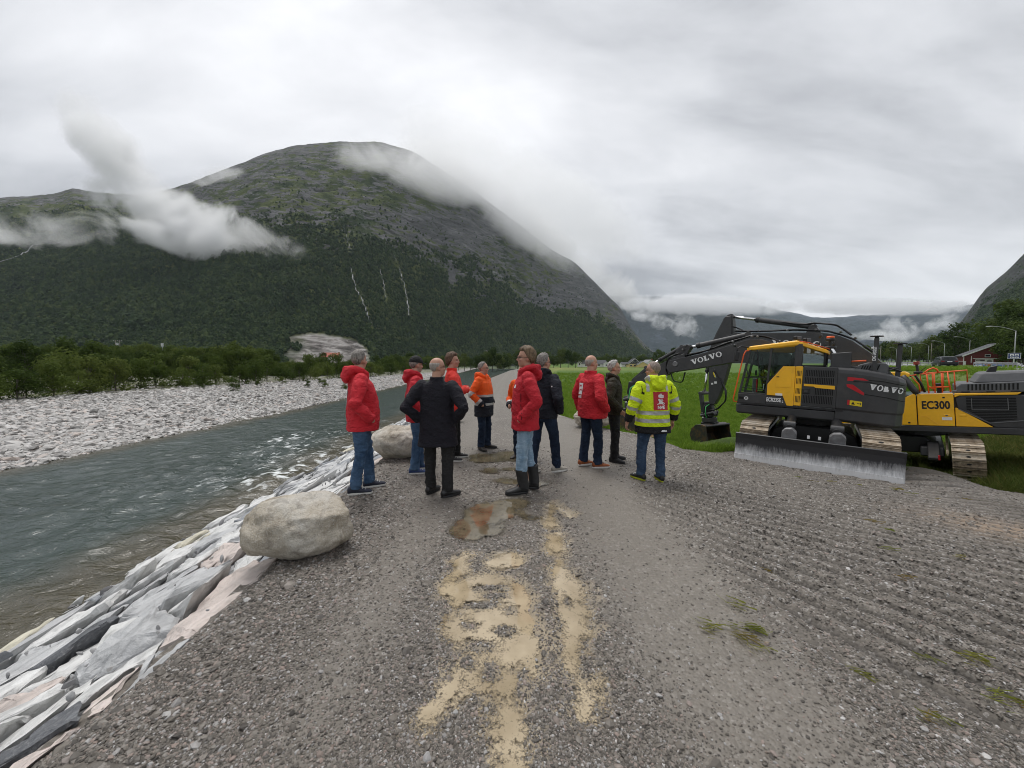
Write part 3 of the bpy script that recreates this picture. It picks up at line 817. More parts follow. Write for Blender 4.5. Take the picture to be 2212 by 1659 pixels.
def mountain(name, ridge, y1, y0, nu, nv, mat, seed, amp=40, gully=26, zfoot=-.6, power=1.2, rockf=None, quarry=False, jag=0.004):
    ridge = np.array(ridge, float)
    px = np.linspace(ridge[0, 0], ridge[-1, 0], nu)
    ry = np.interp(px, ridge[:, 0], ridge[:, 1])
    kk = np.ones(9) / 9
    ry = np.convolve(np.pad(ry, 4, mode='edge'), kk, 'valid')
    Y1, Y0 = interp(px, y1), interp(px, y0)
    t = (788 - ry) / 798
    t = t + jag * fbm(px * .03, seed, 0, 5) * np.clip(t * 8, 0, 1)
    zr = CAMZ + t * Y1
    v = np.concatenate([np.linspace(0, 1, nv), [1.05, 1.15, 1.35]])
    Vv, U = np.meshgrid(v, np.arange(nu), indexing='ij')
    PX = px[U]
    vc = np.clip(Vv, 0, 1)
    Y = Y0[U] + (Y1 - Y0)[U] * Vv
    X = (PX - 1106) / 798 * Y
    g = .72 * vc ** power + .28 * (.5 - .5 * np.cos(vc * math.pi))
    Z = zfoot + (zr[U] - zfoot) * g
    env = np.sin(np.clip(vc, 0, 1) * math.pi) ** .8
    s = 1 / 170.0
    ter = ridged(X * s, Y * s, Z * s * 1.5 + seed, 5) - .72
    gul = (ridged(PX / 60 + .5 * fbm(PX / 90, vc * 3, seed, 2), vc * .9, seed + 3, 3) - .7)
    step = ((Z / 48 + 1.2 * fbm(X * .006, Y * .006, seed, 3)) % 1.0)
    Z = Z + env * (amp * ter + gully * gul * (1 - .5 * vc)) + env * sstep(.35, .7, vc) * 14 * (step - .5) + env * .30 * amp * (ridged(X / 38, Y / 38, Z / 30 + seed, 3) - .7)
    Z = np.where(Vv > 1, zr[U] - (Vv - 1) * zr[U] * .8, Z)
    rough = ridged(X * .011, Z * .02, seed + 9, 4)
    rk = rockf(PX, vc, py_of(np.stack([X, Y, Z], -1)), rough, fbm(X * .004, Z * .012 + Y * .002, seed + 2, 4)) if rockf else np.zeros_like(X)
    P = np.stack([X, Y, Z], -1)
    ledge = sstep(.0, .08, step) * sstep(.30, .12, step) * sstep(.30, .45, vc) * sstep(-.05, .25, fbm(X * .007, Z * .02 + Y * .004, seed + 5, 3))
    q = np.zeros_like(X)
    if quarry:
        py = py_of(P)
        top = np.interp(PX, [585, 600, 655, 690, 745, 770, 800], [768, 736, 722, 722, 730, 735, 760])
        q = sstep(-3, 4, py - top + 5 * fbm(PX * .05, py * .08, 2, 3)) * sstep(590, 612, PX) * sstep(802, 790, PX) * sstep(600, 690, PX + 60 * fbm(PX * .03, py * .05, 5, 2) + 0 * py) 
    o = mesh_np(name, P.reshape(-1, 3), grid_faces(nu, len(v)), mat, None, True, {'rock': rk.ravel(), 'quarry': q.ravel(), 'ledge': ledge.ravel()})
    tag(o, kind='structure')
    return dict(P=P, rock=rk, q=q, px=px, v=v, nv=nv)
def surf_sample(mt, n, pmin, pmax, vmax=1.0):
    """random places on a mountain, even in bearing"""
    u = (rng.uniform(pmin, pmax, n) - mt['px'][0]) / (mt['px'][1] - mt['px'][0])
    w = rng.random(n) * vmax * (mt['nv'] - 1)
    i = np.clip(u.astype(int), 0, len(mt['px']) - 2); j = np.clip(w.astype(int), 0, mt['nv'] - 2)
    a, b = (u - i)[:, None], (w - j)[:, None]
    P = mt['P']
    p = (P[j, i] * (1 - a) + P[j, i + 1] * a) * (1 - b) + (P[j + 1, i] * (1 - a) + P[j + 1, i + 1] * a) * b
    return p, w / (mt['nv'] - 1), mt['rock'][j, i], mt['q'][j, i], mt['px'][i]
def crown_proto(seed, mat, leaves=0):
    """small crown for woods that are far away"""
    r = np.random.default_rng(seed)
    bm = bmesh.new()
    for k in range(5):
        a = r.uniform(0, 6.28); d = r.uniform(.1, .55)
        M = Matrix.Translation((math.cos(a) * d, math.sin(a) * d, r.uniform(.2, .95))) @ Matrix.Diagonal((*(r.uniform(.38, .62, 3)), 1))
        bmesh.ops.create_icosphere(bm, subdivisions=1, radius=1, matrix=M)
    for v in bm.verts: v.co += Vector(r.normal(0, .09, 3))
    me = bpy.data.meshes.new('crown'); bm.to_mesh(me); bm.free()
    return proto('crown', me, mat)
def leaf_mat(name, a, b, c3, big=0):
    t = NT(name); v = t.coord()
    rnd = t.rand()
    n = t.noise(v, 1.3, 4, .6)
    if big:
        gp = t.N('ShaderNodeNewGeometry'); w = t.noise(gp.outputs['Position'], big, 4, .6)
        n = t.math('ADD', t.math('MULTIPLY', n, .35), t.math('MULTIPLY', t.math('SUBTRACT', w, .22), 1.5))
    c = t.ramp(t.math('ADD', t.math('MULTIPLY', rnd, .6 if not big else .42), t.math('MULTIPLY', n, .5)), [(.2, a), (.55, b), (.9, c3)])
    b_ = t.pbr(c, .7, 0, None, .08)
    tl = t.N('ShaderNodeBsdfTranslucent'); t.L(c, tl.inputs['Color']); mx = t.N('ShaderNodeMixShader'); mx.inputs[0].default_value = .38
    t.L(b_.outputs[0], mx.inputs[1]); t.L(tl.outputs[0], mx.inputs[2]); t.L(mx.outputs[0], t.out.inputs['Surface'])
    return t.m
WATERFALLS = [[(762, 588), (768, 610), (776, 635), (787, 655), (793, 672), (800, 695), (808, 716)],
              [(866, 585), (872, 610), (880, 640), (883, 665), (885, 690)], [(826, 592), (833, 625), (838, 655)],
              [(751, 505), (757, 525), (762, 545)], [(855, 560), (862, 580)], [(1210, 570), (1222, 590)], [(1246, 655), (1252, 672)], [(918, 705), (922, 714)]]
STREAM = [(-30, 592), (0, 583), (30, 570), (60, 563), (88, 546), (95, 540), (140, 536), (168, 530)]
def place_on(mt, px, py):
    i = int(np.clip(np.searchsorted(mt['px'], px), 0, len(mt['px']) - 1))
    col = mt['P'][:mt['nv'], i]; pys = np.maximum.accumulate(-py_of(col))
    j = int(np.clip(np.searchsorted(pys, -py), 1, mt['nv'] - 1)); return col[j].copy()
def ribbon(mt, line, w, name, mat, lift=5.0, jit=.0):
    pts = []
    for (x0, y0), (x1, y1) in zip(line, line[1:]):
        m = max(2, int(abs(y1 - y0) / 2.5))
        for k in range(m):
            f = k / m; pts.append(place_on(mt, x0 + (x1 - x0) * f + rng.normal(0, .8), y0 + (y1 - y0) * f))
    V, F = [], []
    for k, p in enumerate(pts):
        ww = w * rng.uniform(.35, 1.15) * min(1, .3 + k / 4)
        p = p + np.array([0, -lift * 1.4, lift])
        V += [p + [-ww, 0, 0], p + [ww, 0, 0], p + [ww, 1.5, -1.5], p + [-ww, 1.5, -1.5]]
        if k: a = 4 * k; F += [[a - 4, a - 3, a + 1, a]]
    tag(mesh_np(name, V, F, mat, None, False), kind='structure')
def build_mountains():
    mm = rock_slope_mat('forested mountainside', (.024, .040, .016), (.095, .112, .034), (.135, .134, .138))
    def rf(px, v, py, rough, lo):
        vt = np.interp(px, [300, 620, 1150, 1380], [.60, .36, .34, .50])
        r = .06 + .42 * sstep(vt - .08, vt + .16, v + .26 * lo) + .16 * sstep(.72, 1, v) + 1.1 * (rough - .78) * sstep(.25, .55, v)
        # bare crags on the right shoulder
        r = r + .55 * np.exp(-((px - 1245) / 60) ** 2 - ((py - 640) / 38) ** 2) + .4 * np.exp(-((px - 1000) / 110) ** 2 - ((py - 500) / 40) ** 2) + .45 * np.exp(-((px - 1160) / 60) ** 2 - ((py - 655) / 14) ** 2) + .5 * np.exp(-((px - 1340) / 14) ** 2 - ((py - 690) / 22) ** 2)
        r = r + .35 * np.exp(-((px - 975) / 12) ** 2) * sstep(560, 600, py) * sstep(720, 690, py)
        return np.clip(r - .18 * sstep(500, 300, px) * sstep(430, 470, py), 0, 1)
    ridge = [(-420, 470), (-150, 445), (0, 438), (130, 430), (182, 417), (240, 426), (330, 432), (420, 409), (480, 386), (540, 365), (590, 345), (650, 330), (730, 322), (830, 322), (900, 342), (960, 380), (1000, 404), (1040, 432), (1080, 462), (1130, 498), (1190, 545), (1240, 570), (1290, 620), (1340, 668), (1362, 712), (1400, 752), (1430, 775), (1452, 790)]
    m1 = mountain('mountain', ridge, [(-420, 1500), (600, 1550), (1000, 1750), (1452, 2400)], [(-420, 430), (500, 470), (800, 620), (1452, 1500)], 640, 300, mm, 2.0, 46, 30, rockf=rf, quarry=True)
    fm = rock_slope_mat('far haze tinted mountainside', (.010, .018, .027), (.016, .026, .038), (.050, .064, .092), .35)  # blue of the hazy distance is painted into these slope colours
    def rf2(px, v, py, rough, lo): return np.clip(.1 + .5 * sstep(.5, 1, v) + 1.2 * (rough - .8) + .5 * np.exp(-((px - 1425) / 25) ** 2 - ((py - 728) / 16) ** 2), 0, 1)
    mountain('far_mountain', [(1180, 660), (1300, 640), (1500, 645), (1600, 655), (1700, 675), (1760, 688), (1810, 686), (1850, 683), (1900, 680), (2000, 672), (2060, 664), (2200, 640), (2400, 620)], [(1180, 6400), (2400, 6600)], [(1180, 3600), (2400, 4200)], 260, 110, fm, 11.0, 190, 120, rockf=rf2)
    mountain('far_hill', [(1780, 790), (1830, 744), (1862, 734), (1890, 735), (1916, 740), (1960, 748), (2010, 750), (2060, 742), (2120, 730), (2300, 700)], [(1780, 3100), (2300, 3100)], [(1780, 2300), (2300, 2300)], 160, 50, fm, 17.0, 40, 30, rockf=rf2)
    rm = rock_slope_mat('cliff mountainside', (.018, .032, .014), (.035, .050, .02), (.062, .062, .064), 1.3)
    def rf3(px, v, py, rough, lo): return np.clip(.08 + .50 * sstep(.34, .70, v + .28 * lo) + .9 * (rough - .78), 0, 1)
    m4 = mountain('cliff', [(2012, 758), (2024, 742), (2034, 733), (2046, 722), (2066, 700), (2085, 672), (2100, 650), (2115, 626), (2140, 606), (2165, 584), (2190, 556), (2212, 530), (2300, 440), (2460, 330), (2700, 250)], [(2012, 1250), (2212, 1150), (2700, 900)], [(2012, 800), (2212, 560), (2700, 420)], 220, 200, rm, 23.0, 40, 30, power=1.05, rockf=rf3)
    # the forest on the slopes
    lm = leaf_mat('slope forest leaves', (.016, .033, .013), (.040, .070, .024), (.105, .135, .042), .011)
    pr = [crown_proto(70 + k, lm) for k in range(4)]
    P = []; Sc = []
    for mt, n, a, b in ((m1, 120000, -60, 1448), (m4, 36000, 2012, 2330)):
        p, v, rk, q, px = surf_sample(mt, n, a, b, .9)
        py = py_of(p)
        vt = np.interp(px, [300, 620, 1150, 1380, 1900], [.66, .44, .42, .56, .60])
        prob = sstep(vt + .16, vt - .06, v + .34 * fbm(p[:, 0] * .006, p[:, 2] * .01, 3, 4)) * sstep(.62, .30, rk) * (q < .15)
        prob = np.maximum(prob, .05 * sstep(.95, .6, v) * (q < .15))
        for line in WATERFALLS + [STREAM]:
            for (x0, y0), (x1, y1) in zip(line, line[1:]):
                mid = ((x0 + x1) / 2, (y0 + y1) / 2)
                prob *= 1 - .9 * np.exp(-((px - mid[0]) / 5) ** 2 - ((py - mid[1]) / (abs(y1 - y0) / 2 + 4)) ** 2)
        keep = rng.random(n) < prob * (1 - .35 * sstep(.5, .8, v))
        keep &= p[:, 1] < 2400
        P.append(p[keep]); Sc.append(np.exp(rng.normal(0, .28, keep.sum())) * (3.4 + 1.5 * sstep(700, 1700, p[keep][:, 1])) * (1 - .55 * sstep(.40, .65, v[keep])))
    P = np.concatenate(P); Sc = np.concatenate(Sc)
    rot = rng.uniform(0, 6.28, (len(P), 3)); rot[:, :2] *= .03
    s3 = np.stack([Sc, Sc, Sc * rng.uniform(.9, 1.5, len(Sc))], 1)
    scatter('mountain_forest', P, rot, s3, pr)
    wf = simple('falling water', (.20, .21, .21), .6, 0, .15, .2)
    for k, l in enumerate(WATERFALLS): ribbon(m1, l, 1.2 if k < 2 else .7, 'waterfall', wf)
    ribbon(m1, STREAM, 3.0, 'mountain_stream', wf, 3)
    return m1
# ------------------------------------------------------------------ mist and air
def mist(c, ax, ay, az, dens, noise_l, bias=.28, rot=0.0, tilt=0.0, seed=0.0, kn=3.2):
    bm = bmesh.new(); bmesh.ops.create_icosphere(bm, subdivisions=3, radius=1)
    me = bpy.data.meshes.new('mist_bank'); bm.to_mesh(me); bm.free()
    t = NT('mist')
    v = t.coord('Object')
    ln = t.N('ShaderNodeVectorMath', operation='LENGTH'); t.L(v, ln.inputs[0])
    r2 = t.math('MULTIPLY', ln.outputs['Value'], ln.outputs['Value'])
    fall = t.math('SUBTRACT', 1.0, r2)
    n = t.noise(t.coord('Object', (ax / noise_l, ay / noise_l, az / noise_l), (0, 0, 0), (seed, seed * .7, 0)), 1.0, 8, .68, .7)
    d = t.math('ADD', t.math('MULTIPLY', fall, .85), t.math('MULTIPLY', t.math('SUBTRACT', n, .5), kn))
    d = t.math('SUBTRACT', d, bias)
    d = t.math('MULTIPLY', t.math('MINIMUM', t.math('MAXIMUM', d, 0.0), .6), dens * 1.3)
    edge = t.math('MULTIPLY', t.math('MINIMUM', t.math('MULTIPLY', t.math('MAXIMUM', fall, 0.0), 3.0), 1.0), d)
    pv = t.N('ShaderNodeVolumePrincipled'); pv.inputs['Color'].default_value = (.985, .988, .995, 1); pv.inputs['Anisotropy'].default_value = .3
    t.L(edge, pv.inputs['Density']); t.L(pv.outputs[0], t.out.inputs['Volume'])
    o = link('mist_bank', me, t.m); o.location = c; o.scale = (ax, ay, az); o.rotation_euler = Euler((0, tilt, rot), 'XYZ')
    o['kind'] = 'stuff'
    return o
def build_mist():
    def at(x0, y0, x1, y1, Y, half, depth, dens, nl, **k):
        a, b = pt(x0, y0, Y), pt(x1, y1, Y); c = (a + b) / 2; L_ = (b - a).length / 2
        tilt = -math.asin((b.z - a.z) / (2 * L_))
        return mist(c, L_, depth, half / 798 * Y, dens, nl, tilt=tilt, **k)
    # the white wedge lying on the left flank
    at(150, 395, 690, 570, 900, 66, 75, .045, 120, seed=1.0, bias=.30)
    at(240, 480, 560, 545, 870, 48, 70, .05, 90, seed=4.0, bias=.25)
    at(120, 180, 400, 520, 930, 70, 80, .035, 150, seed=7.0, bias=.30)
    at(-60, 500, 300, 490, 930, 55, 70, .022, 90, seed=9.0, bias=.42)
    at(400, 400, 560, 375, 1350, 26, 80, .02, 120, seed=12.0, bias=.3)
    at(-90, 505, 60, 512, 900, 16, 60, .02, 60, seed=14.0, bias=.3)
    # the cap pouring over the summit and down the right shoulder
    at(700, 345, 1130, 405, 1400, 66, 190, .011, 190, seed=20.0, bias=.22, kn=2.6)
    at(820, 290, 1200, 380, 1750, 75, 260, .004, 300, seed=21.0, bias=.10, kn=2.2)
    at(900, 350, 1310, 595, 1700, 66, 240, .0095, 230, seed=24.0, bias=.16, kn=2.5)
    at(1000, 330, 1420, 570, 2100, 80, 300, .005, 330, seed=25.0, bias=.06, kn=2.0)
    at(1090, 480, 1420, 690, 2250, 55, 200, .016, 200, seed=27.0, bias=.30)
    # cloud sitting on the far range, and wisps below it
    at(1280, 652, 1740, 668, 5300, 24, 420, .0075, 260, seed=31.0, bias=.08)
    at(1640, 658, 2140, 668, 5300, 20, 420, .0075, 260, seed=33.0, bias=.10)
    at(1455, 670, 1500, 745, 4700, 34, 250, .0085, 120, seed=36.0, bias=.42, kn=4.5)
    at(1400, 690, 1460, 700, 4700, 22, 250, .0075, 120, seed=38.0, bias=.5, kn=4.5)
    at(1350, 676, 1440, 690, 4900, 14, 250, .0085, 120, seed=37.0, bias=.35, kn=4.5)
    at(1840, 724, 1970, 728, 3500, 17, 250, .011, 100, seed=41.0, bias=.36, kn=4.5)
    at(1900, 682, 1985, 735, 4300, 20, 250, .010, 110, seed=43.0, bias=.42, kn=4.5)
    at(1985, 720, 2085, 676, 4300, 18, 250, .010, 110, seed=45.0, bias=.42, kn=4.5)
def build_haze():
    b = B(); b.box((300, 2500, 506), (11000, 9600, 1024)); t = NT('valley air')
    pv = t.N('ShaderNodeVolumePrincipled'); pv.inputs['Color'].default_value = (.80, .90, 1.0, 1); pv.inputs['Density'].default_value = 4.2e-5
    t.L(pv.outputs[0], t.out.inputs['Volume'])
    o = b.done('haze', t.m); o['kind'] = 'stuff'
# ================================================================== trees
def tree_meshes(seed, h, w, kind, lm, tm):
    """kind 'bush' : leafy to the ground; 'tree' : clear stem. returns (crown mesh, trunk mesh)"""
    r = np.random.default_rng(seed)
    lobes = []
    base = .02 if kind == 'bush' else .22
    for k in range(15 if kind == 'bush' else 20):
        f = r.random(); z = h * (base + (1 - base) * (.08 + .84 * f))
        prof = math.sin(min(1, (1 - f) * 1.15 + .12) * math.pi * .62) if kind == 'tree' else (1 - .72 * f ** 1.4)
        rad = w * .5 * prof * math.sqrt(r.random()); a = r.uniform(0, 6.28)
        lobes.append((np.array([math.cos(a) * rad, math.sin(a) * rad, z]), w * r.uniform(.15, .27)))
    V, F = [], []
    n = 1500 if kind == 'bush' else 1900
    for k in range(n):
        c, rr = lobes[r.integers(len(lobes))]
        d = r.normal(size=3); d /= np.linalg.norm(d); p = c + d * rr * r.uniform(.55, 1.12) * [1, 1, .85]
        if p[2] < .03: p[2] = .03 + .2 * r.random()
        s = r.uniform(.035, .075) * (w + h) * .5 * .62
        t1 = np.cross(d, r.normal(size=3)); t1 /= np.linalg.norm(t1) + 1e-9; t2 = np.cross(d + .6 * r.normal(size=3), t1); t2 /= np.linalg.norm(t2) + 1e-9
        i = len(V); V += [p - t1 * s, p + t2 * s * .55 - d * .1 * s, p + t1 * s, p - t2 * s * .55 + d * .15 * s]; F.append([i, i + 1, i + 2, i + 3])
    me = bpy.data.meshes.new('crown'); me.from_pydata([tuple(v) for v in V], [], F); me.materials.append(lm)
    b = B(); H_ = h * .82
    b.tube([(0, 0, -.15), (w * .02, 0, H_ * .3), (-w * .02, w * .02, H_ * .65), (0, 0, H_)], [h * .022, h * .016, h * .010, h * .004], 7)
    for c, rr in lobes[::2]:
        z0 = max(.1 * h, c[2] * .55); b.tube([(0, 0, z0), (c[0] * .6, c[1] * .6, (z0 + c[2]) / 2), tuple(c)], [h * .008, h * .005, h * .002], 5)
    tme = b.mesh('trunk'); tme.materials.append(tm)
    return me, tme
TREES = {}
def plant(kindkey, x, y, z, scale, rot, label, group, name='tree'):
    cm, tm = TREES[kindkey]
    r = empty(name, label, 'tree', (x, y, z), rot, group); r.scale = (scale, scale, scale * random.uniform(.9, 1.12))
    link('crown', cm, None, r); link('trunk', tm, None, r)
    return r
def build_trees():
    bark = simple('bark', (.10, .085, .07), .85, 0, .3, 20)
    l1 = leaf_mat('alder leaves', (.035, .058, .012), (.068, .100, .020), (.115, .145, .036))
    l2 = leaf_mat('birch leaves', (.030, .052, .013), (.058, .088, .020), (.10, .128, .034))
    for k in range(5): TREES['bush%d' % k] = tree_meshes(100 + k, 4.0, 3.9 + .3 * (k % 3), 'bush', l1, bark)
    for k in range(5): TREES['tree%d' % k] = tree_meshes(200 + k, 10.0, 6.4 + .5 * (k % 3), 'tree', l2, bark)
    g = 'dense bushy trees behind the gravel bar'; lab = 'dark green bushy tree in the dense thicket behind the pale gravel bar'
    line = [(-40, 20), (-33.5, 24.5), (-37.0, 32.5), (-38.5, 40), (-34.5, 50), (-31, 68), (-29, 93), (-31, 125)]
    def along(s):
        k = min(int(s), len(line) - 2); f = s - k
        return line[k][0] + (line[k + 1][0] - line[k][0]) * f, line[k][1] + (line[k + 1][1] - line[k][1]) * f
    for s in np.arange(.3, 6.9, .20):
        x, y = along(s); x += random.uniform(-2.0, -.3); y += random.uniform(-.6, .6)
        plant('bush%d' % random.randrange(5), x, y, float(H(x, y)) - .1, random.uniform(.46, .66) + .0022 * y, random.uniform(0, 6), lab, g, 'bushy_tree')
    for s in np.arange(.2, 6.9, .27):
        x, y = along(s); x += random.uniform(-7.5, -4.5); y += random.uniform(-1, 1)
        plant('bush%d' % random.randrange(5), x, y, float(H(x, y)) - .1, random.uniform(.66, .88) + .0024 * y, random.uniform(0, 6), lab, g, 'bushy_tree')
    for s in np.arange(.1, 6.9, .30):
        x, y = along(s); x += random.uniform(-24, -13); y += random.uniform(2, 10)
        plant('tree%d' % random.randrange(5), x, y, -.75, random.uniform(.34, .46) + .0010 * y, random.uniform(0, 6), lab, g, 'bushy_tree')
    # beyond them one wood up to the foot of the mountain
    pr = [proto('crown', TREES['bush%d' % k][0]) for k in range(4)]
    n = 6500
    px = rng.uniform(-260, 1010, n); Y = np.exp(rng.uniform(math.log(75), math.log(520), n)); X = (px - 1106) / 798 * Y
    ok = X < -40 - .02 * Y
    X, Y = X[ok], Y[ok]
    s = (.75 + rng.random(len(X)) * .5) * (1 + .0013 * Y)
    pxx = 1106 + 798 * X / Y; s = s * (1 - .55 * sstep(560, 610, pxx) * sstep(860, 810, pxx))
    Zb = -.8 + .0028 * np.maximum(0, Y - 150)
    scatter('valley_wood', np.stack([X, Y, Zb], 1), np.stack([0 * X, 0 * X, rng.uniform(0, 6, len(X))], 1), np.stack([s, s, s * rng.uniform(.9, 1.3, len(X))], 1), pr)
    # trees at the end of the river and along the far side of the field
    g2 = 'trees lining the far end of the field'; lab2 = 'green leafy tree in the line closing off the far end of the field'
    for px_, Y_, sc in ((990, 190, .75), (1003, 185, .8), (1016, 176, .7), (1030, 172, .8), (1042, 176, .95), (1053, 178, 1.05), (1064, 182, 1.15), (1075, 205, 1.2), (1088, 225, 1.2), (1100, 240, 1.3), (1118, 255, 1.35), (1134, 262, 1.4), (1150, 265, 1.25), (1166, 268, 1.35), (1180, 270, 1.25), (1196, 272, 1.2), (1211, 272, 1.35), (1227, 272, 1.3), (1243, 274, 1.3), (1256, 290, 1.1)):
        x = (px_ - 1106) / 798 * Y_
        plant('tree%d' % random.randrange(5), x, Y_, float(H(x, Y_)) - .4 if px_ > 1070 else -1.3, sc * random.uniform(.85, 1.08), random.uniform(0, 6), lab2, g2)
    g3 = 'trees behind the distant houses'; lab3 = 'dark green tree standing behind the distant houses'
    for px_ in np.arange(1268, 1475, 8.5):
        Y_ = random.uniform(340, 420); x = (px_ - 1106) / 798 * Y_
        plant('tree%d' % random.randrange(5), x, Y_, float(H(x, Y_)) - 1, random.uniform(.95, 1.45) if px_ < 1420 else random.uniform(1.3, 1.75), random.uniform(0, 6), lab3, g3)
    g4 = 'trees behind the road with the street lamps'; lab4 = 'leafy green tree in the wood behind the road with street lamps'
    for k in range(64):
        px_ = 1868 + 4.6 * k + random.uniform(-2, 2); Y_ = random.uniform(205, 290) - .55 * max(0, px_ - 2000); x = (px_ - 1106) / 798 * Y_
        Y_ += 12 * (k % 2)
        plant('tree%d' % random.randrange(5), x, Y_, float(H(x, Y_)) - .5, random.uniform(.9, 1.3) + .002 * max(0, px_ - 2000), random.uniform(0, 6), lab4, g4)
    g5 = 'tall trees beside the red house'; lab5 = 'tall green tree in the clump beside the red house'
    for px_, Y_, sc in ((2172, 108, 1.75), (2186, 100, 1.6), (2200, 112, 1.9), (2212, 96, 1.6), (2226, 104, 1.75), (2240, 90, 1.5), (2256, 98, 1.6), (2276, 84, 1.4), (2190, 90, 1.0), (2206, 86, 1.05), (2222, 84, 1.15), (2238, 80, 1.0), (2177, 78, .70), (2192, 79, .85), (2208, 78, .9), (2226, 77, 1.0)):
        x = (px_ - 1106) / 798 * Y_
        plant('tree%d' % random.randrange(5), x, Y_, float(H(x, Y_)) - .5, sc, random.uniform(0, 6), lab5, g5)
    # scrub on the bar
    for px_, py_, sc in ((503, 848, .33), (700, 836, .22), (745, 836, .25), (665, 838, .2), (788, 834, .25), (430, 842, .22), (556, 838, .18), (610, 832, .25), (350, 842, .2), (690, 830, .2)):
        Y_ = (CAMZ + 1.0) * 798 / (py_ - 788); x = (px_ - 1106) / 798 * Y_
        plant('bush%d' % random.randrange(5), x, Y_, float(H(x, Y_)) - .05, sc, random.uniform(0, 6), 'small green willow bush growing on the pale gravel bar', 'small bushes on the gravel bar', 'willow_bush')
def blade_proto(seed, n, h, spread, mat):
    r = np.random.default_rng(seed); V, F = [], []
    for k in range(n):
        a = r.uniform(0, 6.28); d = r.uniform(0, spread); x, y = math.cos(a) * d, math.sin(a) * d
        hh = h * r.uniform(.5, 1.1); lean = r.normal(0, .38, 2) * hh; w = .0065 + .004 * r.random(); b = r.uniform(0, 6.28); wx, wy = math.cos(b) * w, math.sin(b) * w
        i = len(V)
        V += [(x - wx, y - wy, 0), (x + wx, y + wy, 0), (x + lean[0] * .35 + wx * .8, y + lean[1] * .35 + wy * .8, hh * .6), (x + lean[0] * .35 - wx * .8, y + lean[1] * .35 - wy * .8, hh * .6), (x + lean[0], y + lean[1], hh)]
        F += [(i, i + 1, i + 2, i + 3), (i + 3, i + 2, i + 4)]
    me = bpy.data.meshes.new('grass_tuft'); me.from_pydata(V, [], F); me.materials.append(mat)
    return bpy.data.objects.new('grass_tuft', me)
def build_grass():
    m1 = leaf_mat('meadow grass', (.10, .18, .018), (.155, .26, .03), (.24, .33, .055))
    m2 = leaf_mat('rank grass', (.045, .070, .014), (.085, .115, .024), (.19, .16, .055))
    pr1 = [blade_proto(400 + k, 22, .30, .16, m1) for k in range(4)]
    n = 90000
    px = rng.uniform(1090, 2260, n); py = 793 + (1085 - 793) * rng.random(n) ** 1.2
    x = (px - 1106) / 798; yy = (829.5 - py) / 798
    dy = math.cos(PITCH) + math.sin(PITCH) * yy; dz = -math.sin(PITCH) + math.cos(PITCH) * yy
    s = (-1.3 - CAMZ) / dz; X, Y = x * s, dy * s
    for _ in range(6):
        s = .5 * s + .5 * np.clip((H(X, Y) - CAMZ) / np.minimum(dz, -1e-4), .5, 300); X, Y = x * s, dy * s
    g = gravel_mask(X, Y)
    d1 = np.hypot(X - 8.4, Y - 10.4)
    ok = (g < .05) & (X > interp(Y, CREST) - .1) & (Y > 6) & (Y < 130) & ~((X > 15) & (Y < 40) & (X > 46))
    X, Y, g = X[ok], Y[ok], g[ok]
    sc = rng.uniform(.45, .85, len(X)) * (.72 + .020 * Y)
    rank = (X > 9.0) & (Y < 17)
    crest = np.exp(-((X - interp(Y, CREST) - .9) / .8) ** 2)
    sc = sc * (1 - .25 * crest * (Y > 12)) * sstep(.1, -.25, g) + .15
    rot = np.stack([rng.normal(0, .12, len(X)), rng.normal(0, .12, len(X)), rng.uniform(0, 6.28, len(X))], 1)
    Z = H(X, Y) - .03
    P = np.stack([X, Y, Z], 1)
    scatter('meadow_grass', P[~rank], rot[~rank], sc[~rank], pr1)
    pr2 = [blade_proto(420 + k, 26, .42, .2, m2) for k in range(4)]
    scatter('rank_grass', P[rank], rot[rank], sc[rank] * rng.uniform(.35, .8, rank.sum()) * (1 + .9 * sstep(1.24, 1.34, (X / Y)[rank])), pr2)
    # torn grass lying on the gravel
    pr3 = []
    m3 = leaf_mat('torn grass', (.16, .20, .03), (.26, .27, .06), (.22, .13, .035))
    for k in range(3):
        r = np.random.default_rng(440 + k); V, F = [], []
        for q in range(12):
            a = r.normal(0, .5); l = r.uniform(.03, .10); c = r.normal(0, .05, 2); i = len(V); ux, uy = math.cos(a) * l, math.sin(a) * l
            V += [(c[0] - ux, c[1] - uy, .004 + .012 * r.random()), (c[0] + ux, c[1] + uy, .006 + .02 * r.random()), (c[0] + ux - uy * .04, c[1] + uy + ux * .04 + .003, .006), (c[0] - ux - uy * .04, c[1] - uy + ux * .04 + .003, .004)]; F.append((i, i + 1, i + 2, i + 3))
        me = bpy.data.meshes.new('straw'); me.from_pydata(V, [], F); me.materials.append(m3); pr3.append(bpy.data.objects.new('straw', me))
    sp = []
    for cx, cy, nn, sd in ((1.28, 2.30, 16, .09), (1.48, 2.2, 12, .10), (2.75, 2.05, 14, .12), (2.3, 2.45, 5, .3), (3.0, 2.9, 5, .3), (2.55, 1.8, 14, .12), (5.6, 6.6, 16, .25), (6.6, 6.1, 14, .35), (3.9, 3.4, 4, .4), (2.1, 1.95, 4, .2), (7.6, 6.6, 10, .3), (3.3, 3.9, 4, .5), (2.0, 1.62, 5, .15)):
        for _ in range(max(2, nn // 3)): sp.append((cx + random.gauss(0, sd * 1.4), cy + random.gauss(0, sd * .5)))
    sp = np.array(sp); d, _ = road_detail(sp[:, 0], sp[:, 1]); Z = H(sp[:, 0], sp[:, 1]) + d + .015
    scatter('torn_grass', np.stack([sp[:, 0], sp[:, 1], Z], 1), np.stack([0 * Z, 0 * Z, rng.normal(-.5, .5, len(Z))], 1), rng.uniform(.35, .8, len(Z)), pr3)

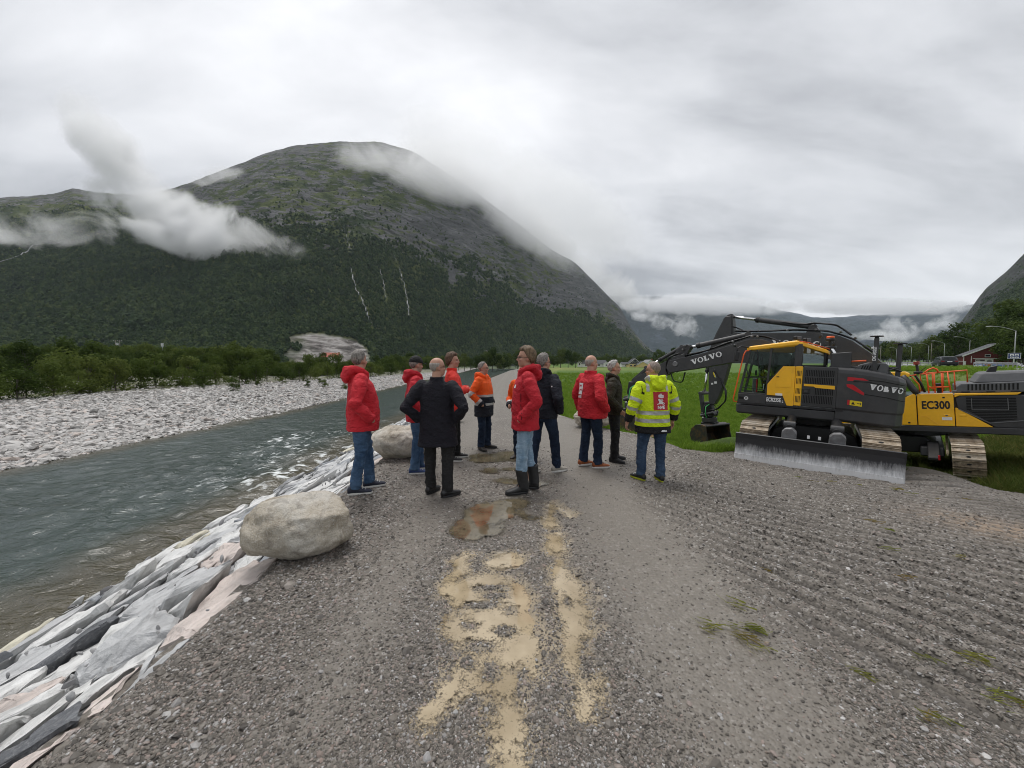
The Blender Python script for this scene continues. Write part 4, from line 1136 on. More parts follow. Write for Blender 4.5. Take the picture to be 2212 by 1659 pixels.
# ================================================================== road, houses, lamps beyond the field
def build_far():
    cl = [(61, 18), (62, 30), (63, 42), (66.5, 55), (80, 74), (101, 97), (150, 152), (215, 222), (300, 320)]
    V, F = [], []
    asphalt = simple('wet asphalt', (.20, .20, .205), .22, 0, .1, .3, 0, 60, .6)
    pts = []
    for (x0, y0), (x1, y1) in zip(cl, cl[1:]):
        for k in range(8): pts.append((x0 + (x1 - x0) * k / 8, y0 + (y1 - y0) * k / 8))
    P = np.array(pts); P[3:-3] = (P[:-6] + P[1:-5] + P[2:-4] + P[3:-3] + P[4:-2] + P[5:-1] + P[6:]) / 7
    T = np.gradient(P, axis=0); T /= np.linalg.norm(T, axis=1)[:, None]; Nn = np.stack([T[:, 1], -T[:, 0]], 1)
    zc = field_z(P[:, 0], P[:, 1]) + .14
    for k in range(len(P)):
        for s in (-3.8, -3.6, 3.6, 3.8): V.append((P[k, 0] + Nn[k, 0] * s, P[k, 1] + Nn[k, 1] * s, zc[k] - (.5 if abs(s) > 3.7 else 0)))
        if k:
            a = 4 * k
            F += [[a - 4 + j, a - 3 + j, a + 1 + j, a + j] for j in range(3)]
    tag(mesh_np('road', V, F, asphalt, None, False), kind='structure')
    # painted edge lines on the road
    wl = simple('road paint', (.75, .75, .72), .5)
    for s in (-3.3, 3.3):
        V, F = [], []
        for k in range(len(P)):
            for q in (-.09, .09): V.append((P[k, 0] + Nn[k, 0] * (s + q), P[k, 1] + Nn[k, 1] * (s + q), zc[k] + .012))
            if k: a = 2 * k; F.append([a - 2, a - 1, a + 1, a])
        tag(mesh_np('road_marking', V, F, wl, None, False), kind='structure')
    galv = simple('galvanised steel', (.30, .31, .32), .5, .3, .1, 1)
    # guard rails
    def rail(path, label):
        o = empty('guard_rail', label, 'guard rail', (*path[0], float(field_z(*path[0]))), 0)
        base = Vector(o.location); b = B(); prev = None
        n = len(path)
        prof = [(0, .45), (.05, .5), (.0, .57), (.05, .65), (0, .74), (-.03, .74), (.02, .65), (-.03, .57), (.02, .5), (-.03, .45)]
        rings = []
        for k in range(n):
            a = Vector((*path[max(0, k - 1)], 0)); c = Vector((*path[min(n - 1, k + 1)], 0)); d = (c - a).normalized(); nn = Vector((d.y, -d.x, 0))
            p = Vector((*path[k], float(field_z(*path[k])) + .1)) - base
            dz = 0 if k < n - 2 else -.25 * (k - n + 3)
            rings.append([p + nn * x + Vector((0, 0, z + dz)) for x, z in prof])
        b.rings(rings).done('rail', galv, o)
        for k in range(0, n):
            p = Vector((*path[k], float(field_z(*path[k])) + .1)) - base
            B().box(p + Vector((0, 0, .3)), (.1, .06, .75)).done('post', galv, o)
    def lerp_path(pts, n):
        pts = np.array(pts); t = np.linspace(0, len(pts) - 1, n)
        return [(float(np.interp(v, range(len(pts)), pts[:, 0])), float(np.interp(v, range(len(pts)), pts[:, 1]))) for v in t]
    rail(lerp_path([(70.5, 56.5), (68.5, 53.0), (67.6, 50.2), (67.0, 48.2)], 12), 'galvanised guard rail to the right of the grey car')
    rail(lerp_path([(75, 64), (82, 76), (92, 90), (104, 104)], 14), 'galvanised guard rail along the road beyond the grey car')
    # street lamps
    lamp_grey = simple('lamp grey', (.36, .37, .37), .5, .4, .1, 1); lamp_head = simple('lamp head', (.62, .63, .63), .4, .2, .1, 1)
    def lamp(px, Y, hgt, label, arm=1.9, top_only=False):
        x = (px - 1106) / 798 * Y; z = float(field_z(x, Y))
        o = empty('street_lamp', label, 'street lamp', (x, Y, z), 0, 'street lamps along the road')
        B().tube([(0, 0, -.2), (0, 0, hgt * .5), (0, 0, hgt * .86)], [.11, .085, .06], 10).done('pole', lamp_grey, o, smooth=True)
        d = Vector((-.84, .54, 0))
        q = [(0, 0, hgt * .86)] + [tuple(d * arm * f + Vector((0, 0, hgt * (.86 + .13 * math.sin(f * 1.5))))) for f in (.25, .5, .75, 1)]
        B().tube(q, .045, 8).done('arm', lamp_grey, o, smooth=True)
        e = Vector(q[-1])
        bb = B(); bb.rings([[e + d * t * .85 + Vector((-d.y, d.x, 0)) * (w * c) + Vector((0, 0, h_ * s_)) for c, s_ in ((-1, 0), (-.7, .8), (.7, .8), (1, 0), (.6, -.5), (-.6, -.5))] for t, w, h_ in ((0, .07, .06), (.25, .16, .11), (.7, .17, .1), (1, .08, .04))])
        bb.done('lamp_head', lamp_head, o, bevel=.01)
    lamp(2188, 70, 7.8, 'grey street lamp standing just left of the tall trees, above the blue sign', 2.9)
    lamp(2091, 112, 8.4, 'grey street lamp rising from behind the left end of the red house', 2.6)
    lamp(2037, 128, 8.0, 'grey street lamp standing just behind the grey car', 2.4)
    lamp(2003, 150, 8.2, 'grey street lamp beside the bare pole', 2.2)
    lamp(1966, 168, 8.2, 'grey street lamp between the bare pole and the second black GPS post', 2.0)
    lamp(1934, 190, 8.0, 'distant grey street lamp beside the second black GPS post', 1.8)
    lamp(2141, 118, 10.4, 'street lamp whose head shows over the ridge of the red house', 2.4)
    wood = simple('grey pole wood', (.22, .20, .17), .85, 0, .2, 3)
    for px, Y, h_, l in ((2009, 150, 8, 'bare grey wooden pole standing among the street lamps'), (1900, 150, 7, 'bare grey wooden pole near the first black GPS post')):
        x = (px - 1106) / 798 * Y
        o = empty('wooden_pole', l, 'pole', (x, Y, float(field_z(x, Y))))
        B().tube([(0, 0, -.3), (0, 0, h_)], [.13, .09], 8).done('pole', wood, o, smooth=True)
        B().box((0, 0, h_ - .3), (.5, .1, .1)).done('crossarm', wood, o, bevel=.01)
    # power poles by the river
    def power_pole(px, py_top, Y, label, zb, pair=True):
        x = (px - 1106) / 798 * Y; zt = pt(px, py_top, Y).z
        o = empty('power_pole', label, 'power pole', (x, Y, zb), 0, None); h_ = zt - zb
        for s in (-1, 1) if pair else (0,): B().tube([(s * 1.1, 0, -.5), (s * 1.1, 0, h_)], [.16, .11], 8).done('pole', wood, o, smooth=True)
        B().box((0, 0, h_ - .4), (5.2 if pair else 1.8, .18, .22)).done('crossarm', wood, o, bevel=.01)
        for s in (-2.2, 0, 2.2): B().tube([(s * (1 if pair else .35), 0, h_ - .28), (s * (1 if pair else .35), 0, h_ + .1)], .06, 6).done('insulator', lamp_head, o, smooth=True)
    power_pole(1051, 757, 205, 'wooden power pole rising from the trees at the end of the river', -1, False)
    power_pole(258, 735, 200, 'twin wooden power pole above the thicket, left of the white mast', -1)
    power_pole(146, 743, 230, 'twin wooden power pole at the far left above the thicket', -1)
    # ---- houses
    white = simple('white boards', (.72, .72, .70), .7, 0, .08, 2); yellow = simple('yellow boards', (.62, .48, .20), .7, 0, .1, 2)
    roofm = simple('dark roof', (.035, .037, .045), .6, 0, .2, 3); dark = simple('dark boards', (.03, .03, .032), .6, 0, .1, 2)
    glass = simple('window dark', (.03, .035, .04), .12, 0, .2, 1); red = simple('red boards', (.125, .018, .018), .7, 0, .15, 3)
    redroof = simple('red roof', (.32, .07, .04), .7, 0, .15, 3)
    def gable(o, x0, x1, y0, y1, h, rise, wall, roof, upper=None, ov=.5, ridge='y'):
        """gable facing the road (ridge along y) or eaves facing (ridge x)"""
        if ridge == 'y':
            m = (x0 + x1) / 2
            B().prism([(x0, 0), (x1, 0), (x1, h), (m, h + rise), (x0, h)], y0, y1, 'y').done('wall', wall, o)
            if upper: B().prism([(x0 + .1, h + .05), (x1 - .1, h + .05), (m, h + rise - .15)], y0 - .06, y0 - .01, 'y').done('gable_cladding', upper, o)
            k = rise / (m - x0)
            for s, e in ((x0 - ov, 'a'), (x1 + ov, 'b')):
                z0 = h - k * ov
                B().prism([(s, z0 + .02), (m, h + rise + .02), (m, h + rise + .27), (s, z0 + .27)], y0 - ov, y1 + ov, 'y').done('roof', roof, o)
                B().prism([(s, z0 - .12), (m, h + rise - .12), (m, h + rise + .2), (s, z0 + .2)], y0 - ov - .12, y0 - ov - .02, 'y').done('bargeboard', white, o)
        else:
            m = (y0 + y1) / 2
            B().prism([(y0, 0), (y1, 0), (y1, h), (m, h + rise), (y0, h)], x0, x1, 'x').done('wall', wall, o)
            k = rise / (m - y0)
            for s in (y0 - ov, y1 + ov):
                z0 = h - k * ov
                B().prism([(s, z0 + .02), (m, h + rise + .02), (m, h + rise + .27), (s, z0 + .27)], x0 - ov, x1 + ov, 'x').done('roof', roof, o)
    def window(o, x, z, w, h_, y, frame=white):
        f = B().box((x, y - .04, z), (w + .24, .08, h_ + .24)).done('window', frame, o)
        B().box((x, y - .10, z), (w, .05, h_)).done('pane', glass, f)
    def house(name, px, py, Y, label, rz=0):
        p = pt(px, py, Y); return empty(name, label, 'house', (p.x, p.y, p.z - .2), rz)
    o = house('house', 1374, 793, 300, 'yellow house with a dark gabled roof and yellow garage across the field', R(-6))
    gable(o, -6, 4, 0, 11, 2.8, 4.2, yellow, roofm, dark)
    for x in (-2.2, .4): window(o, x, 4.2, 1.0, 1.2, -.06)
    for x in (-4, -1): window(o, x, 1.5, 1.4, 1.1, 0)
    g = empty('garage', 'low yellow gabled garage in front of the dark roofed yellow house', 'garage', tuple(pt(1388, 793, 290) - Vector((0, 0, .2))), R(-6))
    gable(g, -3.6, 4.0, 0, 7, 2.2, 2.3, yellow, roofm); B().box((-.2, -.05, 1.1), (3, .08, 2.1)).done('garage_door', yellow, g)
    o = house('house', 1405, 791, 330, 'small white house with pale gable right of the yellow house', R(12))
    gable(o, -4, 4, 0, 8, 3.2, 2.6, white, simple('grey roof', (.2, .2, .21), .7)); window(o, -1.5, 1.7, 1, 1.1, 0); window(o, 1.5, 1.7, 1, 1.1, 0); B().box((2.5, 2, 6), (.7, .7, 1.5)).done('chimney', redroof, o)
    o = house('house', 1303, 792, 285, 'white bungalow with a black roof directly right of the bald man in red', R(4))
    gable(o, -7, 3, 1, 9, 2.5, 2.6, white, roofm, None, .5, 'x'); gable(o, 0, 4.4, -1, 1, 2.3, 1.5, white, roofm); window(o, 2.2, 1.4, 1.2, 1, -1.02); window(o, -3, 1.4, 1.4, 1, .98)
    o = house('house', 1263, 792, 285, 'white house with a grey roof left of the bald man in red', R(-10))
    gable(o, -4.5, 5, 0, 8, 2.6, 2.4, white, roofm, None, .5, 'x'); gable(o, -5.5, -2.6, -1, 5, 3.6, 1.6, white, roofm); window(o, 1, 1.4, 1.3, 1, -.02); window(o, -4, 2.0, .9, 1.2, -1.02)
    o = house('house', 1352, 792, 310, 'low white outbuilding immediately left of the yellow house', 0)
    gable(o, -3.5, 3.5, 0, 6, 2.2, 1.6, white, roofm, None, .3, 'x'); window(o, 0, 1.3, 1.2, .9, -.02)
    o = house('house', 712, 777, 330, 'house with a red roof in the wood below the quarry', R(10))
    gable(o, -7, 7, 0, 9, 3, 3.4, white, redroof, None, .5, 'x'); window(o, -2, 1.7, 1.4, 1.1, -.02)
    # red house by the road
    Y = 84; p = pt(2114, 788, Y)
    o = empty('red_house', 'dark red wooden house with white trim and a billboard by the road', 'house', (p.x, p.y, p.z - .25), R(-35)); o.scale = (.52, .42, .76)
    # low-pitched gable end, left eave low, ridge right of centre
    m_, h0, hr = 4.6, 3.05, 6.35
    wl_ = B().prism([(-4.4, 0), (9, 0), (9, 5.0), (m_, hr - .1), (-4.4, h0)], 0, 9, 'y').done('wall', red, o)
    for k in range(36):
        x = -4.3 + k * .37; B().box((x, -.015, 1.4), (.05, .03, 2.8)).done('board', red, wl_)
    for a, c in (((-5.0, h0 - .2), (m_, hr)), ((m_, hr), (9.5, 4.7))):
        B().prism([a, c, (c[0], c[1] + .3), (a[0], a[1] + .3)], -.7, 9.4, 'y').done('roof', roofm, o)
        B().prism([(a[0], a[1] - .1), (c[0], c[1] - .1), (c[0], c[1] + .28), (a[0], a[1] + .28)], -.86, -.72, 'y').done('bargeboard', white, o)
    window(o, 4.5, 4.9, .8, .6, 0); window(o, 2.4, 3.0, 1.4, .55, 0)
    B().box((2.0, -.25, 2.2), (7.6, .5, .14)).done('ledge', white, o)
    bb = B().box((1.5, -.12, 1.15), (5.0, .08, 1.65)).done('billboard', white, o)
    pr = simple('dark print', (.05, .03, .035), .6); gp = simple('grey print', (.25, .25, .26), .6)
    B().box((.4, -.17, 1.66), (2.4, .02, .42)).done('printed_band', pr, bb)
    for k, (x, w) in enumerate(((.0, .7), (.0, .5))): B().box((-.3 + k * .5, -.185, 1.66), (w * .5, .02, .12)).done('printed_word', white, bb)
    B().ball((2.9, -.17, 1.35), (.75, .02, .5), 2).done('printed_picture', gp, bb)
    for z in (1.1, .75): B().box((.4, -.17, z), (2.5, .02, .06)).done('printed_line', gp, bb)
    B().box((-4.7, 1.2, .62), (1.8, 2.4, 1.1)).done('porch', red, o, bevel=.02); B().box((-4.7, 1.2, 1.25), (2.1, 2.7, .12)).done('porch_roof', white, o)
    B().box((-4.15, -.1, .7), (.8, .1, 1.5)).done('door', white, o)
    for x in (-4.4, -2.2): B().box((x, -.06, 2.0), (.22, .1, 2.0)).done('corner_board', white, o)
    # blue road sign
    Y = 62; x = (2188 - 1106) / 798 * Y; z = float(field_z(x, Y))
    o = empty('road_sign', 'blue road sign with two white symbols on a grey post', 'road sign', (x, Y, z), R(-48))
    top = pt(2188, 762.5, Y).z - z; bot = pt(2188, 775, Y).z - z
    B().tube([(0, 0, -.3), (0, 0, top - .1)], .05, 10).done('post', lamp_head, o, smooth=True)
    w = .70; q_ = .574; mid = (top + bot) / 2; hh = top - bot
    bl = simple('sign blue', (.012, .035, .16), .4, 0, .05, 2); sw = simple('sign white', (.75, .76, .78), .45)
    pl = B().box((0, -.07, mid), (w * 1.9, .03, hh)).done('sign_panel', bl, o, bevel=.01)
    for a, c in (((-w * .95 + .03, mid), (.05, hh)), ((w * .95 - .03, mid), (.05, hh)), ((0, mid + hh / 2 - .025), (w * 1.9 - .12, .05)), ((0, mid - hh / 2 + .025), (w * 1.9 - .12, .05))):
        B().box((a[0], -.09, a[1]), (c[0], .016, c[1])).done('sign_border', sw, pl)
    for sx in (-.42 * q_, .42 * q_):
        q = B().box((sx, -.09, mid + .12), (.7 * q_, .014, .40)).done('symbol_plate', sw, pl)
        if sx < 0: B().prism([(sx - .2 * q_, mid - .0), (sx + .2 * q_, mid - .0), (sx, mid + .2)], -.104, -.098, 'y').done('tent_symbol', bl, pl)
        else: B().prism([(sx - .22 * q_, mid + .02), (sx + .22 * q_, mid + .02), (sx + .22 * q_, mid + .12), (sx + .1 * q_, mid + .2), (sx - .14 * q_, mid + .2), (sx - .22 * q_, mid + .1)], -.104, -.098, 'y').done('caravan_symbol', bl, pl)
    for x0, w_ in ((-.62, .22), (-.36, .16), (-.14, .2), (.2, .3), (.52, .2), (.76, .14)): B().box((x0 * q_, -.09, mid - .27), (w_ * q_, .012, .13)).done('sign_word', sw, pl)
    # blue dome tent with an orange emblem
    p = pt(2137, 792, 58)
    o = empty('blue_tent', 'blue domed tent with an orange emblem below the red house', 'tent', (p.x, p.y, p.z - .1), R(-45))
    bt = simple('blue canvas', (.035, .085, .22), .6, 0, .15, 1, .3, 6); orr = simple('orange emblem', (.45, .16, .015), .6)
    ring = lambda z, rr: [Vector((math.cos(a) * rr, math.sin(a) * rr * .8, z)) for a in np.linspace(0, 2 * math.pi, 24, endpoint=False)]
    B().rings([ring(0, 1.5), ring(.3, 1.46), ring(.55, 1.15), ring(.72, .7), ring(.8, .2)]).done('canopy', bt, o, smooth=True)
    cx = lin('d8d8d8'); B().rings([[v + Vector((-.3, -.06, 0)) for v in ring(.02, 1.3)][12:24], [v + Vector((-.3, -.06, 0)) for v in ring(.3, 1.27)][12:24]], False).done('skirt', sw, o)
    for a in (0, 60, 120):
        B().box((-.25, -1.16, .42), (.72, .05, .17), Euler((R(20), R(a), 0))).done('emblem', orr, o)
    # grey estate car on the road, seen from behind
    Y = 56; p = (65.4, Y); z = float(field_z(*p)) + .15
    o = empty('parked_car', 'dark grey car on the road seen from behind', 'car', (65.4, Y, z), R(54))
    body_m = simple('car paint', (.018, .02, .026), .35, .1, .1, 2, 0, 60, .4, .1); tyre = simple('tyre', (.02, .02, .02), .8); tl = simple('tail light', (.25, .01, .01), .25)
    hw = .92
    def xs(x, zl, zh, w0, w1): return [Vector((x, -w0, zl)), Vector((x, w0, zl)), Vector((x, w0 + .03, (zl + zh) * .5)), Vector((x, w1, zh)), Vector((x, -w1, zh)), Vector((x, -w0 - .03, (zl + zh) * .5))]
    B().rings([xs(-2.25, .45, .85, .80, .74), xs(-2.15, .3, 1.0, .9, .85), xs(-1.2, .25, 1.02, hw, .88), xs(.8, .25, 1.0, hw, .86), xs(1.9, .28, .88, .88, .78), xs(2.25, .4, .7, .7, .62)]).done('body', body_m, o, bevel=.04, seg=2)
    B().rings([xs(-2.05, .98, 1.05, .80, .74), xs(-1.75, .98, 1.5, .84, .66), xs(-1.2, .98, 1.56, .85, .66), xs(.2, .98, 1.53, .85, .66), xs(1.1, .96, 1.02, .84, .76)]).done('cabin', body_m, o, bevel=.03, seg=2)
    B().prism([(-.62, 1.08), (.62, 1.08), (.52, 1.44), (-.52, 1.44)], -2.02, -1.98, 'x', [(-.60, 1.08), (.60, 1.08), (.52, 1.44), (-.52, 1.44)]).done('rear_window', glass, o, bevel=.01)
    for s in (-1, 1):
        B().prism([(-1.5, 1.08), (.75, 1.08), (.2, 1.45), (-1.35, 1.45)], s * .80, s * .88, 'y').done('side_window', glass, o, bevel=.01)
        B().box((-2.2, s * .66, .84), (.12, .34, .14)).done('tail_light', tl, o, bevel=.02)
        B().box((.75, s * 1.0, 1.05), (.12, .2, .13)).done('mirror', body_m, o, bevel=.03)
        for x in (-1.35, 1.4):
            wh = B().tube([(x, s * .66, .33), (x, s * .93, .33)], .33, 20).done('wheel', tyre, o, bevel=.02, smooth=False); B().tube([(x, s * .92, .33), (x, s * .945, .33)], .2, 14).done('rim', galv, wh)
    B().box((-2.22, 0, .55), (.1, 1.7, .22)).done('bumper', tyre, o, bevel=.03); B().box((-2.275, 0, .78), (.02, .5, .11)).done('number_plate', sw, o)
    # white masts and round signs
    for px, pyt, pyb, Y, l in ((352, 742, 756, 260, 'white mast with a box above the thicket at the left'), (254, 741, 752, 250, 'small white antenna mast above the thicket beside the twin power pole'), ):
        a, b_ = pt(px, pyt, Y), pt(px, pyb + 20, Y)
        o = empty('mast', l, 'mast', tuple(b_)); B().tube([(0, 0, 0), (0, 0, a.z - b_.z)], .2, 8).done('pole', lamp_head, o); B().box((0, 0, a.z - b_.z - 1), (1.4, .8, 2.2)).done('box', lamp_head, o, bevel=.05)
    a = pt(2027.5, 781, 60); zz = float(field_z(a.x, 60))
    o = empty('round_sign', 'small round white traffic sign beside the grey car', 'traffic sign', (a.x, 60, zz)); B().tube([(0, 0, -.2), (0, 0, a.z - zz)], .04, 8).done('post', lamp_head, o); B().tube([(0, -.06, a.z - zz), (0, -.03, a.z - zz)], .32, 20).done('sign_disc', sw, o)
# ================================================================== people
def remesh(b, voxel, smooth=2):
    """fuse everything in the builder into one skin; returns vertices and quads"""
    me = b.mesh('tmp'); o = bpy.data.objects.new('tmp', me); COL.objects.link(o)
    md = o.modifiers.new('r', 'REMESH'); md.mode = 'VOXEL'; md.voxel_size = voxel
    dg = bpy.context.evaluated_depsgraph_get(); ev = o.evaluated_get(dg); m2 = ev.to_mesh()
    n = len(m2.vertices); V = np.empty(n * 3, np.float32); m2.vertices.foreach_get('co', V); V = V.reshape(-1, 3).astype(float)
    F = np.empty(len(m2.polygons) * 4, np.int32); m2.polygons.foreach_get('vertices', F); F = F.reshape(-1, 4)
    ev.to_mesh_clear(); bpy.data.objects.remove(o); bpy.data.meshes.remove(me)
    E_ = np.concatenate([F[:, [0, 1]], F[:, [1, 2]], F[:, [2, 3]], F[:, [3, 0]]])
    cnt = np.bincount(E_.ravel(), minlength=n)[:, None].clip(1)
    for _ in range(smooth):
        A = np.zeros_like(V)
        for k in range(3):
            A[:, k] = np.bincount(E_[:, 0], V[E_[:, 1], k], n) + np.bincount(E_[:, 1], V[E_[:, 0], k], n)
        V = V * .4 + .6 * A / cnt
    return V, F
def normals(V, F):
    fn = np.cross(V[F[:, 2]] - V[F[:, 0]], V[F[:, 3]] - V[F[:, 1]])
    N = np.zeros_like(V)
    for k in range(4):
        for a in range(3): N[:, a] += np.bincount(F[:, k], fn[:, a], len(V))
    return N / (np.linalg.norm(N, axis=1)[:, None] + 1e-12)
def sub_mesh(V, F, keep):
    f = F[keep]; idx, inv = np.unique(f, return_inverse=True)
    return V[idx], inv.reshape(-1, 4)
def cloth(name, col, rough=.75, sheen=.0, var=.10):
    if name in MATS: return MATS[name]
    t = NT(name); v = t.coord()
    n = t.noise(v, 7, 5, .6); w = t.noise(v, 240, 2, .6)
    k1 = t.noise(t.coord(scale=(1, 1, 1.5), rot=(.5, .3, .2)), 8, 3, .5, .9); k2 = t.noise(t.coord(scale=(1, 1, 1.7), rot=(-.5, .4, .6)), 19, 3, .55, .8)
    fold = lambda q: t.math('SUBTRACT', 1.0, t.math('POWER', t.math('ABSOLUTE', t.math('MULTIPLY', t.math('SUBTRACT', q, .5), 3.2)), .7))
    wr = t.math('ADD', t.math('MULTIPLY', fold(k1), 1.0), t.math('MULTIPLY', fold(k2), .5))
    c = t.mix(t.vramp(n, .3, .7), tuple(x * (1 - var) for x in col), tuple(min(1, x * (1 + var)) for x in col))
    t.pbr(c, rough, 0, t.bump(t.math('ADD', t.math('MULTIPLY', w, .08), wr), .75, .016), .3)
    MATS[name] = t.m; return t.m
def denim(name, a, b):
    if name in MATS: return MATS[name]
    t = NT(name); v = t.coord()
    n = t.noise(t.coord(scale=(1, 1, .45)), 7, 5, .6); w = t.noise(v, 300, 2, .6); wr = t.noise(t.coord(scale=(.6, .6, 1.6)), 20, 4, .6, 1.0)
    c = t.mix(t.vramp(n, .35, .68), a, b)
    c = t.mix(t.math('MULTIPLY', t.vramp(wr, .5, .7), .3), c, tuple(min(1, x * 1.5) for x in b))
    t.pbr(c, .85, 0, t.bump(t.math('ADD', t.math('MULTIPLY', w, .1), t.math('ABSOLUTE', t.math('SUBTRACT', wr, .5))), 1.0, .03), .2)
    MATS[name] = t.m; return t.m
def skin_mat():
    t = NT('skin'); v = t.coord()
    n = t.noise(v, 14, 4, .6)
    c = t.mix(t.vramp(n, .35, .7), (.40, .215, .15), (.52, .30, .22))
    c = t.mix(t.attr('red'), c, (.34, .10, .085)); c = t.mix(t.attr('dark'), c, (.05, .03, .025)); c = t.mix(t.attr('stubble'), c, t.mix(n, (.24, .17, .14), (.34, .26, .22)))
    t.pbr(c, .52, 0, t.bump(t.noise(v, 90, 3, .6), .15, .004), .4, sub=.06)
    return t.m
def hair_mat(name, a, b):
    if name in MATS: return MATS[name]
    t = NT(name); v = t.coord(scale=(1, 1, .35))
    n = t.noise(v, 60, 4, .65, .6); m = t.noise(t.coord(), 9, 3, .6)
    c = t.mix(t.vramp(t.math('ADD', t.math('MULTIPLY', n, .7), t.math('MULTIPLY', m, .3)), .38, .62), a, b)
    t.pbr(c, .6, 0, t.bump(n, .8, .008), .35)
    MATS[name] = t.m; return t.m
def wrinkle(V, N, seed, amp, zones=()):
    x, y, z = V[:, 0], V[:, 1], V[:, 2]
    w = .35 * fbm(x * 4, y * 4, z * 4 + seed, 2)
    r1 = ridged(x * 4.5 + z * 3.2 + w * 2 + seed, y * 4.5 - z * 2.2, z * 5.5, 2) - .72
    r2 = ridged(x * 8 - z * 5 + w * 3, y * 8 + seed, z * 10 + seed, 2) - .74
    a = np.full(len(V), amp)
    for (c, rad, k) in zones: a = a + amp * k * 1.25 * np.exp(-(((V - np.array(c)) ** 2).sum(1)) / rad ** 2)
    return V + N * ((r1 * 1.6 + r2 * .8) * a)[:, None]
def ell(a, b, yo, z, n=26, p=2.5, xo=0.0):
    out = []
    for k in range(n):
        t = 2 * math.pi * k / n; c, s = math.cos(t), math.sin(t)
        out.append(Vector((xo + a * math.copysign(abs(c) ** (2 / p), c), yo + b * math.copysign(abs(s) ** (2 / p), s), z)))
    return out
def limb(b, pts, rs, n=12):
    b.tube(pts, rs, n)
    for p, r in zip(pts, rs): b.ball(p, r * .98, 2)
def seg_param(V, pts):
    """distance and running parameter along a polyline"""
    best = np.full(len(V), 9.0); tt = np.zeros(len(V))
    for k in range(len(pts) - 1):
        a, d = np.array(pts[k]), np.array(pts[k + 1]) - np.array(pts[k])
        t = np.clip(((V - a) @ d) / (d @ d), 0, 1); dist = np.linalg.norm(V - a - t[:, None] * d, axis=1)
        m = dist < best; best[m] = dist[m]; tt[m] = k + t[m]
    return best, tt
POSES = {'pocket': ((.315, -.10, 1.16), (.225, .085, .935)), 'pocket_back': ((.30, -.15, 1.17), (.21, .02, .93)), 'hip': ((.350, -.13, 1.165), (.215, .0, .985)), 'hang': ((.29, -.03, 1.15), (.31, .06, .90)), 'cross': ((.33, .10, 1.17), (.02, .235, 1.20)), 'front': ((.30, -.04, 1.15), (.16, .20, 1.02)), 'hangback': ((.285, -.07, 1.15), (.27, -.02, .89))}
SKIN = [None]
